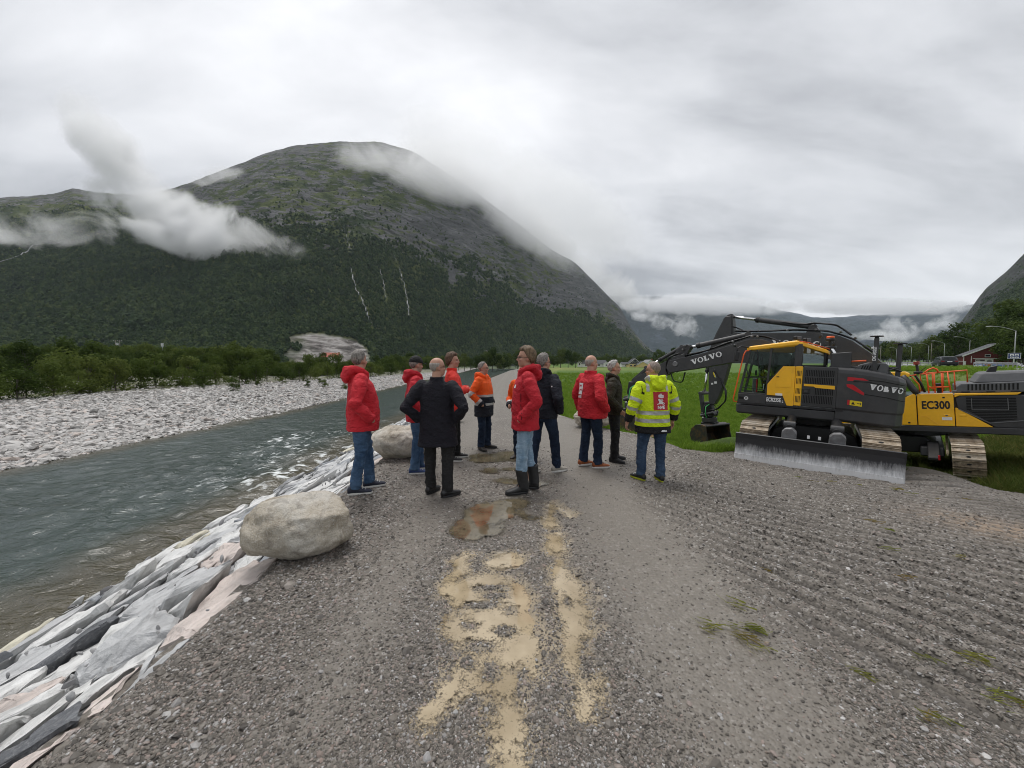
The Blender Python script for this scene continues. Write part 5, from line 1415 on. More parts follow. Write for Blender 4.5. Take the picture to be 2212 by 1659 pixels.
def person(label, x, y, heading, height, jacket, legs, shoes, hair, head_yaw=0, head_pitch=0, w=1.0, belly=0.0, armL='pocket', armR='pocket', hem=.80, feet=((-.12, .0, 8), (.12, .0, -8)), hood=None, collar=None, glasses=None, cap=None, bands=None, skirt=None, hands=(0, 0), stubble=0.0, seed=0, zoff=0.0, lean=0.0, dims=None, flare=0.0, boots=False):
    if SKIN[0] is None: SKIN[0] = skin_mat()
    z0 = float(H(x, y) + road_detail(np.array(x), np.array(y))[0]) + zoff
    root = empty('person', label, 'person', (x, y, z0), R(heading - 90))
    s = height / 1.80; root.scale = (s, s, s)
    arms = {}
    for sd, nm in ((-1, armL), (1, armR)):
        e, wr = POSES[nm] if isinstance(nm, str) else nm
        ww = 1 + (w - 1) * .9
        arms[sd] = [(sd * .185 * ww, -.01, 1.435), (sd * e[0] * ww, e[1], e[2]), (sd * wr[0] * (ww if wr[0] > .1 else 1), wr[1] + belly * .4, wr[2])]
    hipz = .90
    legp = {}
    for sd, (fx, fy, yaw) in ((-1, feet[0]), (1, feet[1])):
        hip = Vector((sd * .092 * w, -.005, hipz)); an = Vector((fx, fy, .10))
        kn = (hip + an) / 2 + Vector((sd * .012, .03, .03)); legp[sd] = [hip, kn, an]
    # ---- head frame
    piv = Vector((0, -.015, 1.555))
    HM = Matrix.Translation(piv + Vector((0, lean, 0))) @ Euler((R(head_pitch), 0, R(head_yaw)), 'XYZ').to_matrix().to_4x4() @ Matrix.Translation(-piv)
    def hb(bb, c, r, sub=3, rot=None):
        M = HM @ Matrix.Translation(c)
        if rot: M = M @ Euler(rot).to_matrix().to_4x4()
        bmesh.ops.create_icosphere(bb.bm, subdivisions=sub, radius=1, matrix=M @ Matrix.Diagonal((*r, 1)))
    # ---- body: one skin
    b = B()
    hb(b, (0, -.010, 1.705), (.076, .098, .096)); hb(b, (0, .028, 1.640), (.062, .068, .085)); hb(b, (0, .060, 1.592), (.036, .034, .030)); hb(b, (0, .02, 1.60), (.054, .058, .045))
    hb(b, (0, .104, 1.650), (.013, .021, .014)); hb(b, (0, .095, 1.668), (.010, .014, .030), 3, (R(-14), 0, 0)); hb(b, (0, .080, 1.697), (.046, .018, .011)); hb(b, (0, .088, 1.612), (.024, .014, .013))
    for sd in (-1, 1):
        hb(b, (sd * .079, -.008, 1.655), (.010, .021, .033), 2, (R(12), 0, R(sd * -18))); hb(b, (sd * .038, .066, 1.648), (.026, .024, .024), 2)
    b.tube([(0, -.03, 1.44), (0, -.022, 1.52), HM @ Vector((0, -.012, 1.61))], [.068, .060, .058], 14)
    b.rings([ell(.155 * w, .11 + belly * .5, belly * .3, .86), ell(.15 * w, .105 + belly * .7, belly * .4, 1.05), ell(.165 * w, .115 + belly * .4, belly * .2, 1.28), ell(.165 * w, .10, 0, 1.40), ell(.10, .075, -.02, 1.475)])
    for sd in (-1, 1):
        limb(b, arms[sd], [.058, .044, .030]); limb(b, [tuple(p) for p in legp[sd]], [.085, .058, .045])
        el, wr = Vector(arms[sd][1]), Vector(arms[sd][2]); d = (wr - el).normalized()
        mode = hands[0 if sd < 0 else 1]
        # palm, four fingers of unequal length and a thumb
        side = d.cross(Vector((0, 1, 0) if abs(d.y) < .8 else (0, 0, 1))).normalized() * sd
        across = d.cross(side).normalized()       # points fore and aft along the knuckles
        if mode:
            pc = wr + d * .055
            bmat = Matrix((side, across, d)).transposed()
            b.ball(pc, (.017, .040, .052), 2, bmat.to_quaternion().to_euler()); b.ball(wr + d * .012, .027, 2)
            for k, (o_, ln) in enumerate(((.031, .072), (.011, .082), (-.010, .076), (-.030, .060))):
                base = pc + d * .040 + across * o_; curl = -side * (.010 + .006 * k) * (1 if mode == 1 else .6)
                b.tube([base, base + d * ln * .45 + curl * .6, base + d * ln * .8 + curl * 2.0, base + d * ln * .95 + curl * 3.0], [.0098, .0092, .0086, .0075], 8)
            tb = wr + d * .035 + across * .034
            b.tube([tb, tb + across * .022 + d * .025 - side * .006, tb + across * .026 + d * .055 - side * .012], [.013, .011, .009], 8)
        else:
            hp = Vector((sd * .105 * w, .02 + belly * .4, wr.z - .04)) if (wr.z < 1.0) else wr + d * .03
            b.ball(wr * .35 + hp * .65, (.026, .036, .05), 2); b.ball(wr, .026, 2)
    V, F = remesh(b, .0085, 2)
    HI = HM.inverted(); hl = (np.c_[V, np.ones(len(V))] @ np.array(HI).T)[:, :3]
    # eye sockets pressed in, painted eyes, brows, lips
    red = np.zeros(len(V)); dk = np.zeros(len(V)); st = np.zeros(len(V))
    N = normals(V, F)
    front = hl[:, 1] > .04
    for sd in (-1, 1):
        d = np.sqrt(((hl[:, 0] - sd * .031) / 1.25) ** 2 + ((hl[:, 2] - 1.678)) ** 2)
        k = np.exp(-(d / .013) ** 2) * front; V = V - N * (k * .009)[:, None]; dk = np.maximum(dk, k * .75)
        d2 = ((hl[:, 0] - sd * .032) / .022) ** 2 + ((hl[:, 2] - 1.700) / .006) ** 2; dk = np.maximum(dk, .6 * np.exp(-d2) * front)
        red = np.maximum(red, .5 * np.exp(-(((hl[:, 0] - sd * .043) / .02) ** 2 + ((hl[:, 2] - 1.640) / .02) ** 2)) * front); red = np.maximum(red, .35 * (np.abs(hl[:, 0]) > .077) * (hl[:, 2] > 1.6))
    red = np.maximum(red, .8 * np.exp(-((hl[:, 0] / .022) ** 2 + ((hl[:, 2] - 1.610) / .007) ** 2)) * front); dk = np.maximum(dk, .5 * np.exp(-((hl[:, 0] / .022) ** 2 + ((hl[:, 2] - 1.611) / .0025) ** 2)) * front)
    red = np.maximum(red, .3 * np.exp(-((hl[:, 0] / .02) ** 2 + ((hl[:, 2] - 1.650) / .02) ** 2)) * (hl[:, 1] > .09))
    st = stubble * sstep(1.645, 1.62, hl[:, 2]) * sstep(1.53, 1.56, hl[:, 2]) * (hl[:, 1] > -.01)
    mesh_np('body', V, F, SKIN[0], root, True, {'red': red, 'dark': dk, 'stubble': st})
    # ---- trousers
    b = B()
    b.rings([ell(.118 * w, .11, 0, .80), ell(.172 * w, .125 + belly * .3, belly * .1, .90), ell(.172 * w, .120 + belly * .6, belly * .3, 1.02)])
    for sd in (-1, 1):
        h_, k_, a_ = legp[sd]; tw = .5 + .5 * w
        low = a_ + Vector((0, 0, -.03 if not boots else .18)); mid = k_ * .5 + a_ * .5
        b.tube([h_ + Vector((0, 0, .04)), h_ * .6 + k_ * .4, k_, mid, low], [.105 * tw, .092 * tw, .074, .070, .068 if not boots else .064], 14)
        b.ball(h_, .1 * tw, 2)
    V, F = remesh(b, .012, 2); N = normals(V, F)
    z = [(tuple(legp[sd][1]), .14, .9) for sd in (-1, 1)] + [(tuple(legp[sd][2]), .16, 1.2) for sd in (-1, 1)] + [((0, .1, .84), .12, .6)]
    V = wrinkle(V, N, seed + 3, .0120, z)
    tr = mesh_np('trousers', V, F, legs, root)
    # ---- shoes
    for sd, (fx, fy, yaw) in ((-1, feet[0]), (1, feet[1])):
        M = Matrix.Translation((fx, fy, 0)) @ Matrix.Rotation(R(yaw), 4, 'Z')
        prof = [(-.085, .030, .02, .085), (-.07, .036, .018, .105), (-.02, .038, .016, .12), (.04, .042, .016, .098), (.10, .047, .016, .073), (.15, .045, .018, .062), (.185, .033, .022, .050), (.20, .018, .026, .042)]
        if boots: prof = [(a, b_ * 1.15, c, d * (1.05 if a > .05 else 1)) for a, b_, c, d in prof]
        bb = B(); bb.rings([[M @ Vector((wd * math.cos(t), yy, zl + (zh - zl) * (.5 + .5 * math.sin(t)) if math.sin(t) > 0 else zl + (zh - zl) * .5 * (1 + math.sin(t)))) for t in np.linspace(0, 2 * math.pi, 14, endpoint=False)] for yy, wd, zl, zh in prof])
        sh = link('shoe', bb.mesh('shoe'), shoes[0], root, True)
        bb = B(); outl = [(math.cos(t) * (.041 + .006 * math.sin(t)), .058 + .146 * math.sin(t)) for t in np.linspace(0, 2 * math.pi, 22, endpoint=False)]
        bb.rings([[M @ Vector((x_ * k, .058 + (y_ - .058) * k, z_)) for x_, y_ in outl] for k, z_ in ((.96, .0), (1.02, .006), (1.03, .02), (.97, .028))])
        bb.done('sole', shoes[1], sh, smooth=False)
        if len(shoes) > 2 and shoes[2] is not None:
            bb = B()
            for k in range(4): yy = .03 + .03 * k; bb.tube([M @ Vector((-.026, yy, .098 - .011 * k)), M @ Vector((0, yy + .008, .117 - .012 * k)), M @ Vector((.026, yy, .098 - .011 * k))], .0035, 5)
            bb.done('lace', shoes[2], sh)
        if boots:
            a_ = legp[sd][2]; bb = B(); p0 = M @ Vector((0, -.03, .07)); p1 = Vector((a_.x, a_.y, .30))
            bb.tube([p0, p0 * .6 + p1 * .4, p1], [.068, .068, .076], 14); V2, F2 = remesh(bb, .011, 1); V2 = wrinkle(V2, normals(V2, F2), seed + 9, .004)
            mesh_np('boot_shaft', V2, F2, shoes[0], sh)
            bb = B(); bb.tube([p1 + Vector((0, 0, -.012)), p1 + Vector((0, 0, .006))], [.079, .078], 16); bb.done('boot_cuff', shoes[1], sh, smooth=False)
    # ---- jacket
    b = B()
    f_ = flare
    b.rings([ell((.205 + f_) * w, .150 + belly * .6 + f_ * .6, belly * .25, hem), ell((.203 + f_ * .8) * w, .150 + belly * .8, belly * .35, hem + .06), ell(.197 * w, .146 + belly, belly * .5, 1.02), ell(.195 * w, .142 + belly * .9, belly * .45, 1.14), ell(.200 * w, .142 + belly * .5, belly * .25, 1.28), ell(.200 * w, .130 + belly * .2, .0, 1.38), ell(.165 * w, .105, -.012, 1.445), ell(.105, .085, -.018, 1.49), ell(.078, .076, -.018, 1.515)])
    armr = [.083 * (.55 + .45 * w), .070 * (.6 + .4 * w), .058]
    for sd in (-1, 1):
        sh_, el, wr = [Vector(p) for p in arms[sd]]
        d = (wr - el).normalized(); end = wr - d * .012
        b.tube([sh_ + Vector((-sd * .04, 0, .012)), sh_ * .75 + el * .25 + Vector((sd * .012, 0, .0)), sh_ * .4 + el * .6, el, el * .5 + end * .5, end], [armr[0] * .95, armr[0], armr[0] * .93, armr[1], armr[1] * .95, armr[2]], 14)
        b.ball(sh_, armr[0] * .97, 2); b.ball(el, armr[1] * 1.0, 2)
    if collar:   # stand-up collar
        b.rings([ell(.083, .078, -.018, 1.485), ell(.078 * collar, .078 * collar, -.016, 1.53), ell(.076 * collar, .077 * collar, -.010, 1.555)])
    if hood:     # hood lying on the back
        b.ball((0, -.105 * hood, 1.525), (.125 * hood, .062 * hood, .060 * hood), 3, Euler((R(-25), 0, 0))); b.ball((0, -.145 * hood, 1.47), (.10 * hood, .045 * hood, .075 * hood), 3)
        for sd in (-1, 1): b.tube([(sd * .02, -.15 * hood, 1.555), (sd * .095 * hood, -.085, 1.565), (sd * .105 * hood, -.0, 1.545), (sd * .075, .072, 1.505), (sd * .045, .09, 1.44)], [.040 * hood, .040 * hood, .034 * hood, .026, .016], 10)
    V, F = remesh(b, .0115, 2); N = normals(V, F)
    zones = [(arms[sd][1], .13, 1.1) for sd in (-1, 1)] + [(arms[sd][2], .12, .8) for sd in (-1, 1)] + [((0, 0, 1.05), .22, .4), ((0, 0, hem + .05), .25, .3)]
    if hood: zones.append(((0, -.1, 1.53), .14, .9))
    V = wrinkle(V, N, seed, .0115, zones); N = normals(V, F)
    fc = V[F].mean(1)
    cls = np.zeros(len(F), int)
    dist = {}; par = {}
    for sd in (-1, 1): dist[sd], par[sd] = seg_param(fc, arms[sd])
    isarm = np.zeros(len(F), bool); t_arm = np.zeros(len(F))
    for sd in (-1, 1):
        m = (dist[sd] < np.interp(par[sd], [0, 1, 2], armr) * 1.32) & (fc[:, 0] * sd > .10) & ((par[sd] > .25) | (np.abs(fc[:, 0]) > .19 * w))
        isarm |= m; t_arm[m] = par[sd][m]
    if bands: cls = bands(fc, isarm, t_arm, dist, par)
    mats = jacket if isinstance(jacket, (list, tuple)) else [jacket]
    names = ['jacket', 'reflective_band', 'dark_panel', 'side_panel']
    jk = None
    for k in range(cls.max() + 1):
        keep = cls == k
        if not keep.any(): continue
        v2, f2 = sub_mesh(V + (N * .002 if k else 0), F, keep)
        o = mesh_np(names[k] if k or not dims else dims, v2, f2, mats[k], root if k == 0 else jk)
        if k == 0: jk = o
    bvh = BVHTree.FromPolygons([tuple(v) for v in V], [tuple(f) for f in F])
    # ---- hair
    if hair:
        style, hm = hair
        bm = bmesh.new(); bmesh.ops.create_icosphere(bm, subdivisions=5, radius=1)
        for v in bm.verts:
            d = v.co.copy(); x_, y_, z_ = d.x * .076, d.y * .098, d.z * .096
            fr = sstep(-.01, .05, y_)
            lo = -.088 if y_ < -.035 else -.030
            line = lo + (.075 - lo) * float(sstep(-.02, .055, y_))     # hairline: low behind, high in front
            if style == 'bald': m = float(sstep(line - .01, line + .012, z_) * sstep(.045, .015, z_)) * (1 - float(sstep(-.005, .035, y_)))
            elif style == 'mop': m = float(sstep(line - .035, line - .005, z_))
            else: m = float(sstep(line - .012, line + .012, z_))
            az = math.atan2(d.x, d.y)
            th = {'short': .105, 'mop': .25, 'curly': .20, 'bald': .035, 'buzz': .065, 'full': .19}[style]
            nz = mnoise.noise(Vector((az * 4 + d.z * 2, d.z * 2.0, seed))) * .6 + mnoise.noise(Vector((az * 12 + d.z * 3, d.z * 3.5, seed + 5))) * .6
            if style == 'curly': nz = mnoise.noise(d * 7 + Vector((seed, 0, 0))) * .9
            k = 1.0 + m * (th * (.8 + .35 * max(0, d.z)) + nz * th * .85) - (1 - m) * .16
            p = Vector((0, -.010, 1.705)) + Vector((d.x * .076, d.y * .098, d.z * .096)) * k
            if style == 'mop' and z_ < 0 and y_ < .02: p.z -= .012 * m
            v.co = HM @ p
        me = bpy.data.meshes.new('hair'); bm.to_mesh(me); bm.free(); link('hair', me, hm, root, True)
    if glasses:
        b = B()
        for sd in (-1, 1):
            ring = [HM @ Vector((sd * .033 + .023 * math.cos(t), .098 + .004 * math.cos(t) * sd * -1, 1.674 + .017 * math.sin(t))) for t in np.linspace(0, 2 * math.pi, 16)]
            b.tube(ring, .0022, 5, False); b.tube([HM @ Vector(q) for q in ((sd * .056, .094, 1.678), (sd * .079, .04, 1.682), (sd * .084, -.01, 1.676))], .0026, 5)
        b.tube([HM @ Vector(q) for q in ((-.011, .103, 1.679), (0, .107, 1.681), (.011, .103, 1.679))], .002, 5); b.done('glasses', glasses, root)
    if cap:
        bm = bmesh.new(); bmesh.ops.create_icosphere(bm, subdivisions=4, radius=1)
        bmesh.ops.bisect_plane(bm, geom=bm.verts[:] + bm.edges[:] + bm.faces[:], plane_co=(0, 0, -.02), plane_no=(0, .05, 1), clear_inner=True)
        for v in bm.verts: v.co = HM @ (Vector((0, -.008, 1.708)) + Vector((v.co.x * .090, v.co.y * .113, v.co.z * .112)))
        me = bpy.data.meshes.new('cap'); bm.to_mesh(me); bm.free(); cp = link('cap', me, cap, root, True)
        md = cp.modifiers.new('s', 'SOLIDIFY'); md.thickness = .005
        b = B(); b.prism([(math.sin(t) * .072, .085 + .082 * math.cos(t)) for t in np.linspace(-1.5, 1.5, 14)], 1.708, 1.714, 'z')
        for v in b.bm.verts: v.co = HM @ (v.co + Vector((0, 0, -.012 * (v.co.x / .07) ** 2 - .06 * max(0, v.co.y - .10))))
        b.done('brim', cap, cp)
    return dict(root=root, bvh=bvh, jacket=jk, HM=HM, V=V, F=F, arms=arms)
def decal(P, name, polys, mat, c, right, up, out=.004, parent=None, fine=0):
    """flat print laid on the cloth: polygons in (u,v) metres, pressed onto the jacket from outside"""
    right = Vector(right).normalized(); up = Vector(up).normalized(); n = right.cross(up).normalized(); c = Vector(c)
    b = B()
    for poly in polys:
        b.poly([c + right * u + up * v for u, v in poly])
    if fine: bmesh.ops.subdivide_edges(b.bm, edges=b.bm.edges[:], cuts=fine, use_grid_fill=True)
    bmesh.ops.triangulate(b.bm, faces=b.bm.faces[:])
    for v in b.bm.verts:
        hit = P['bvh'].ray_cast(v.co + n * .5, -n)
        if hit[0] is not None: v.co = hit[0] + n * out
    return link(name, b.mesh(name), mat, parent or P['jacket'])
def text_polys(txt, size, bold=0.0, extr=None):
    cu = bpy.data.curves.new('t', 'FONT'); cu.body = txt; cu.size = size; cu.align_x = 'CENTER'; cu.align_y = 'CENTER'; cu.offset = bold
    cu.resolution_u = 3
    o = bpy.data.objects.new('t', cu); COL.objects.link(o)
    dg = bpy.context.evaluated_depsgraph_get(); m = bpy.data.meshes.new_from_object(o.evaluated_get(dg))
    out = [[(m.vertices[i].co.x, m.vertices[i].co.y) for i in p.vertices] for p in m.polygons]
    bpy.data.objects.remove(o); bpy.data.curves.remove(cu); bpy.data.meshes.remove(m)
    return out
def rect(x0, y0, x1, y1): return [(x0, y0), (x1, y0), (x1, y1), (x0, y1)]
def build_people():
    redc = cloth('red shell cloth', (.54, .020, .032)); redo = cloth('bright red shell cloth', (.64, .038, .026)); redd = cloth('deep red shell cloth', (.46, .016, .028))
    navy = cloth('navy cloth', (.012, .014, .022)); coat = cloth('dark coat cloth', (.011, .010, .016), .8); blk = cloth('black cloth', (.010, .010, .011))
    org = cloth('orange warning cloth', (.80, .105, .012)); yel = cloth('yellow warning cloth', (.60, .76, .012)); silver = simple('reflective tape', (.40, .40, .39), .4, .2, .12, 20)
    olive = cloth('dark olive cloth', (.028, .024, .015)); grey_t = cloth('charcoal trousers', (.018, .018, .018))
    jb = denim('blue denim', (.028, .062, .125), (.085, .15, .25)); jl = denim('light denim', (.16, .26, .37), (.36, .47, .58)); jd = denim('dark denim', (.010, .018, .036), (.022, .036, .068)); jm = denim('mid denim', (.022, .042, .08), (.055, .09, .15))
    white = simple('white rubber', (.62, .61, .58), .6, 0, .1, 20); blackr = simple('black rubber', (.015, .015, .016), .6, 0, .2, 20); leather = simple('black leather', (.014, .014, .015), .4, 0, .2, 20)
    navs = simple('navy mesh shoe', (.018, .022, .04), .7, 0, .3, 40); brown = simple('dark brown leather', (.028, .022, .017), .55, 0, .3, 20); orsh = simple('rust suede', (.30, .085, .025), .7, 0, .3, 30); grs = simple('grey knit', (.33, .31, .27), .75, 0, .15, 30); blus = simple('blue mesh shoe', (.03, .06, .17), .6, 0, .3, 40)
    hg = hair_mat('grey hair', (.085, .075, .068), (.30, .275, .25)); hw = hair_mat('silver hair', (.20, .19, .18), (.50, .48, .46)); hbn = hair_mat('brown hair', (.055, .035, .020), (.20, .135, .08)); hrb = hair_mat('auburn hair', (.05, .028, .017), (.15, .085, .05)); hsp = hair_mat('cropped hair', (.15, .115, .095), (.28, .225, .195)); hbal = hair_mat('cropped fringe', (.22, .19, .17), (.38, .34, .31))
    gl = simple('black frame', (.012, .012, .013), .3); gp = simple('print grey', (.36, .36, .37), .6, 0, .1, 30); wp = simple('print white', (.72, .72, .72), .6); rp = simple('patch red', (.42, .012, .022), .65)
    def hivis_orange(fc, arm, t, dist, par):
        c = np.zeros(len(fc), int); z = fc[:, 2]
        body = ~arm
        c[body & (z < 1.095)] = 2; c[body & (z > 1.095) & (z < 1.14)] = 1; c[body & (z > .93) & (z < .975)] = 1
        c[arm & (t > .86) & (t < 1.05)] = 1; c[arm & (t > 1.58) & (t < 1.76)] = 1; c[arm & (t > 1.76)] = 2
        return c
    def hivis_yellow(fc, arm, t, dist, par):
        c = np.zeros(len(fc), int); z = fc[:, 2]; x = np.abs(fc[:, 0])
        body = ~arm
        c[body & (z < .845)] = 2
        c[body & (z > .905) & (z < .955)] = 1; c[body & (z > 1.02) & (z < 1.07)] = 1
        c[body & (z > 1.36) & (x > .125) & (x < .165) & (fc[:, 1] < .1)] = 1
        c[arm & (t > .62) & (t < .79)] = 1; c[arm & (t > 1.0) & (t < 1.17)] = 1
        c[arm & (t > 1.48) & (fc[:, 1] > -.04)] = 2; c[arm & (t > 1.85)] = 2
        c[arm & (t > .02) & (t < .34) & (x < .235) & (z < 1.50) & (x > .19)] = 2
        return c
    # 1 red jacket, seen from behind at the left
    p = person('man in a bright red hooded jacket and blue jeans, nearest the river boulder', -1.98, 4.82, 28, 1.86, redc, jb, (navs, white, white), ('short', hg), head_yaw=46, w=1.16, belly=.05, armL='hangback', armR='pocket', hem=.80, hood=1.18, collar=1.1, feet=((-.11, .10, 0), (.10, -.10, -12)), seed=1, flare=.012)
    decal(p, 'back_print', [rect(-.055, -.075, .055, .075)], gp, (-.05, -.3, 1.22), (1, 0, 0), (0, 0, 1), fine=2)
    decal(p, 'back_print', text_polys('NVE', .06, .002), gp, (-.05, -.3, 1.11), (1, 0, 0), (0, 0, 1))
    # 2 black cap
    p = person('man in a red jacket and black cap, behind the bald man in the dark coat', -1.52, 5.85, 18, 1.84, redd, jb, (blus, white, white), ('short', hg), head_yaw=26, head_pitch=-4, w=1.05, belly=.03, hood=1.05, collar=1.05, cap=blk, stubble=.7, seed=2, feet=((-.12, .04, 10), (.13, -.05, -6)), armL='pocket', armR='pocket')
    # 3 dark coat
    p = person('bald man in a long dark coat, seen from behind with his hands on his hips', -.965, 4.75, 84, 1.79, coat, grey_t, (leather, blackr), ('bald', hbal), head_yaw=-48, w=1.10, belly=.02, armL='hip', armR='hip', hem=.66, collar=1.12, glasses=gl, feet=((-.12, .06, -18), (.14, -.06, -42)), seed=3, flare=.035, dims='coat')
    bs = B(); bs.box((0, 0, 0), (.004, .004, .36)); 
    for v in bs.bm.verts:
        hit = p['bvh'].ray_cast(Vector((v.co.x, -.6, .84 + v.co.z)), Vector((0, 1, 0)))
        if hit[0] is not None: v.co = hit[0] + Vector((0, -.001 if v.co.y < 0 else .004, 0))
    bs.done('back_seam', blk, p['jacket'])
    # 4 bright red, brown hair
    p = person('man with brown hair in a bright red jacket, arms folded, facing the field', -1.05, 6.55, 8, 1.90, redo, blk, (blackr, white, white), ('mop', hrb), head_yaw=-6, w=1.0, armL='cross', armR='cross', hem=.82, collar=1.15, seed=4, feet=((-.12, .05, 6), (.12, -.05, -10)))
    # 5 orange
    p = person('man in an orange and navy work coat and glasses, hands in his pockets', -.575, 7.42, -22, 1.76, [org, silver, navy], jd, (brown, blackr), ('short', hg), head_yaw=14, w=1.08, belly=.03, hood=1.0, hem=.70, bands=hivis_orange, glasses=gl, seed=5, feet=((-.12, .03, 18), (.13, .0, -30)), stubble=.25)
    # 6 orange, hidden behind the young man
    p = person('bald man in an orange work jacket, half hidden behind the young man', .20, 6.75, -125, 1.75, [org, silver, navy], jd, (brown, blackr), ('bald', hbal), head_yaw=-10, w=1.06, hem=.74, bands=hivis_orange, collar=1.25, glasses=gl, seed=6, armR='front', armL='front')
    # 7 young man
    p = person('young man with tousled brown hair in a red jacket and pale blue jeans', .185, 4.90, 182, 1.93, redd, jl, (blackr, leather), ('mop', hbn), head_yaw=4, w=1.06, belly=.02, hem=.80, hood=1.05, collar=1.12, glasses=gl, armL='pocket', armR='pocket', seed=7, feet=((-.08, .06, 12), (.10, -.09, -14)), boots=True, flare=.02)
    decal(p, 'chest_print', [rect(-.02, -.02, .02, .02)], wp, (-.11, .4, 1.33), (-1, 0, 0), (0, 0, 1), fine=1)
    decal(p, 'pocket_zip', [rect(-.004, -.15, .004, .15)], cloth('dark red trim', (.06, .004, .008)), (-.4, .075, 1.10), (0, -1, 0), (0, 0, 1), .004, fine=3)
    # 8 navy
    p = person('grey haired man in a navy jacket and dark jeans, stepping behind the young man', .50, 5.78, 48, 1.87, navy, jd, (grs, white), ('curly', hg), head_yaw=-12, w=1.05, hem=.84, hood=.9, glasses=gl, armL='hangback', armR='pocket', seed=8, feet=((-.10, -.16, 0), (.13, .16, -18)))
    decal(p, 'sleeve_print', [rect(-.014, -.010, .014, .010)], wp, (.24, -.4, 1.33), (1, 0, 0), (0, 0, 1))
    # 9 red on the right
    p = person('bald man in a red jacket and dark jeans with rust coloured shoes', 1.31, 6.10, 24, 1.86, redc, jd, (orsh, white, blackr), ('bald', hbal), head_yaw=-4, w=1.14, belly=.075, armL='hangback', armR='pocket', hem=.81, collar=1.2, seed=9, feet=((-.12, -.06, 2), (.11, .06, -14)), flare=.015)
    decal(p, 'back_patch', [rect(-.06, -.09, .06, .09)], wp, (-.06, -.35, 1.27), (1, 0, 0), (0, 0, 1), fine=2)
    decal(p, 'patch_emblem', [rect(-.03, .02, .03, .06), [(-.04, -.06), (.045, -.03), (.04, .0), (-.02, -.01)]], rp, (-.06, -.35, 1.27), (1, 0, 0), (0, 0, 1), .006)
    decal(p, 'back_print', text_polys('NVE', .055, .002), wp, (-.06, -.35, 1.14), (1, 0, 0), (0, 0, 1))
    # 10 dark olive
    p = person('silver haired man in a dark olive jacket and black trousers', 1.80, 6.50, -18, 1.77, olive, blk, (blackr, blackr), ('full', hw), head_yaw=10, w=1.06, hem=.86, hood=.85, armL='pocket', armR=((.31, -.06, 1.15), (.21, .13, .94)), hands=(0, 2), seed=10, feet=((-.11, .02, 14), (.12, .02, -20)), stubble=.35)
    decal(p, 'shirt_front', [[(-.05, .10), (.05, .10), (.012, -.22), (-.012, -.22)]], blk, (0, .4, 1.36), (-1, 0, 0), (0, 0, 1), .003, fine=2)
    # 11 yellow
    p = person('man in a yellow reflective jacket with a red emblem on the back', 2.06, 5.36, 96, 1.74, [yel, silver, blk], jm, (blackr, simple('yellow sole', (.35, .38, .02), .6), wp), ('buzz', hsp), head_yaw=44, head_pitch=-4, w=1.18, belly=.05, hem=.74, hood=1.12, collar=1.3, glasses=gl, bands=hivis_yellow, armL='hang', armR='hang', hands=(1, 1), seed=11, feet=((-.16, .04, 22), (.11, -.05, -6)), flare=.02)
    C_ = (.035, -.4, 1.225); RT, UP = (1, 0, 0), (0, 0, 1)
    decal(p, 'back_patch', [rect(-.125, -.145, .125, .145)], yel, C_, RT, UP, .003, fine=4)
    bp = decal(p, 'red_patch', [rect(-.115, -.135, .115, .135)], rp, C_, RT, UP, .006, fine=4)
    crown = [rect(-.038, .045, .038, .062), [(-.045, .064), (.045, .064), (.038, .092), (.022, .078), (.012, .098), (0, .082), (-.012, .098), (-.022, .078), (-.038, .092)], rect(-.003, .096, .003, .112), rect(-.009, .102, .009, .107)]
    horse = [[(-.05, .022), (-.035, .034), (-.022, .030), (-.016, .0), (.02, -.008), (.035, -.018), (.028, -.045), (-.03, -.045), (-.032, -.012)],
             [(.03, -.02), (.06, -.03), (.056, -.048), (.048, -.036), (.03, -.034)], [(-.03, -.03), (-.062, -.044), (-.064, -.058), (-.052, -.05), (-.024, -.046)], [(.018, -.036), (.052, -.058), (.058, -.07), (.042, -.062), (.012, -.046)],
             rect(-.008, .004, .030, .010), rect(-.010, .016, .026, .022), rect(-.012, .028, .020, .033)]
    decal(p, 'emblem', crown + horse, wp, C_, RT, UP, .009, bp)
    decal(p, 'letters', text_polys('NVE', .062, .0022), wp, (C_[0], C_[1], C_[2] - .095), RT, UP, .009, bp)
    decal(p, 'hem_print', [[(-.05, -.012), (.05, -.012), (.04, .012), (.028, -.004), (.016, .012), (.004, -.004), (-.008, .012), (-.02, -.004), (-.032, .012)]], wp, (.085, -.4, .785), RT, UP, .005)
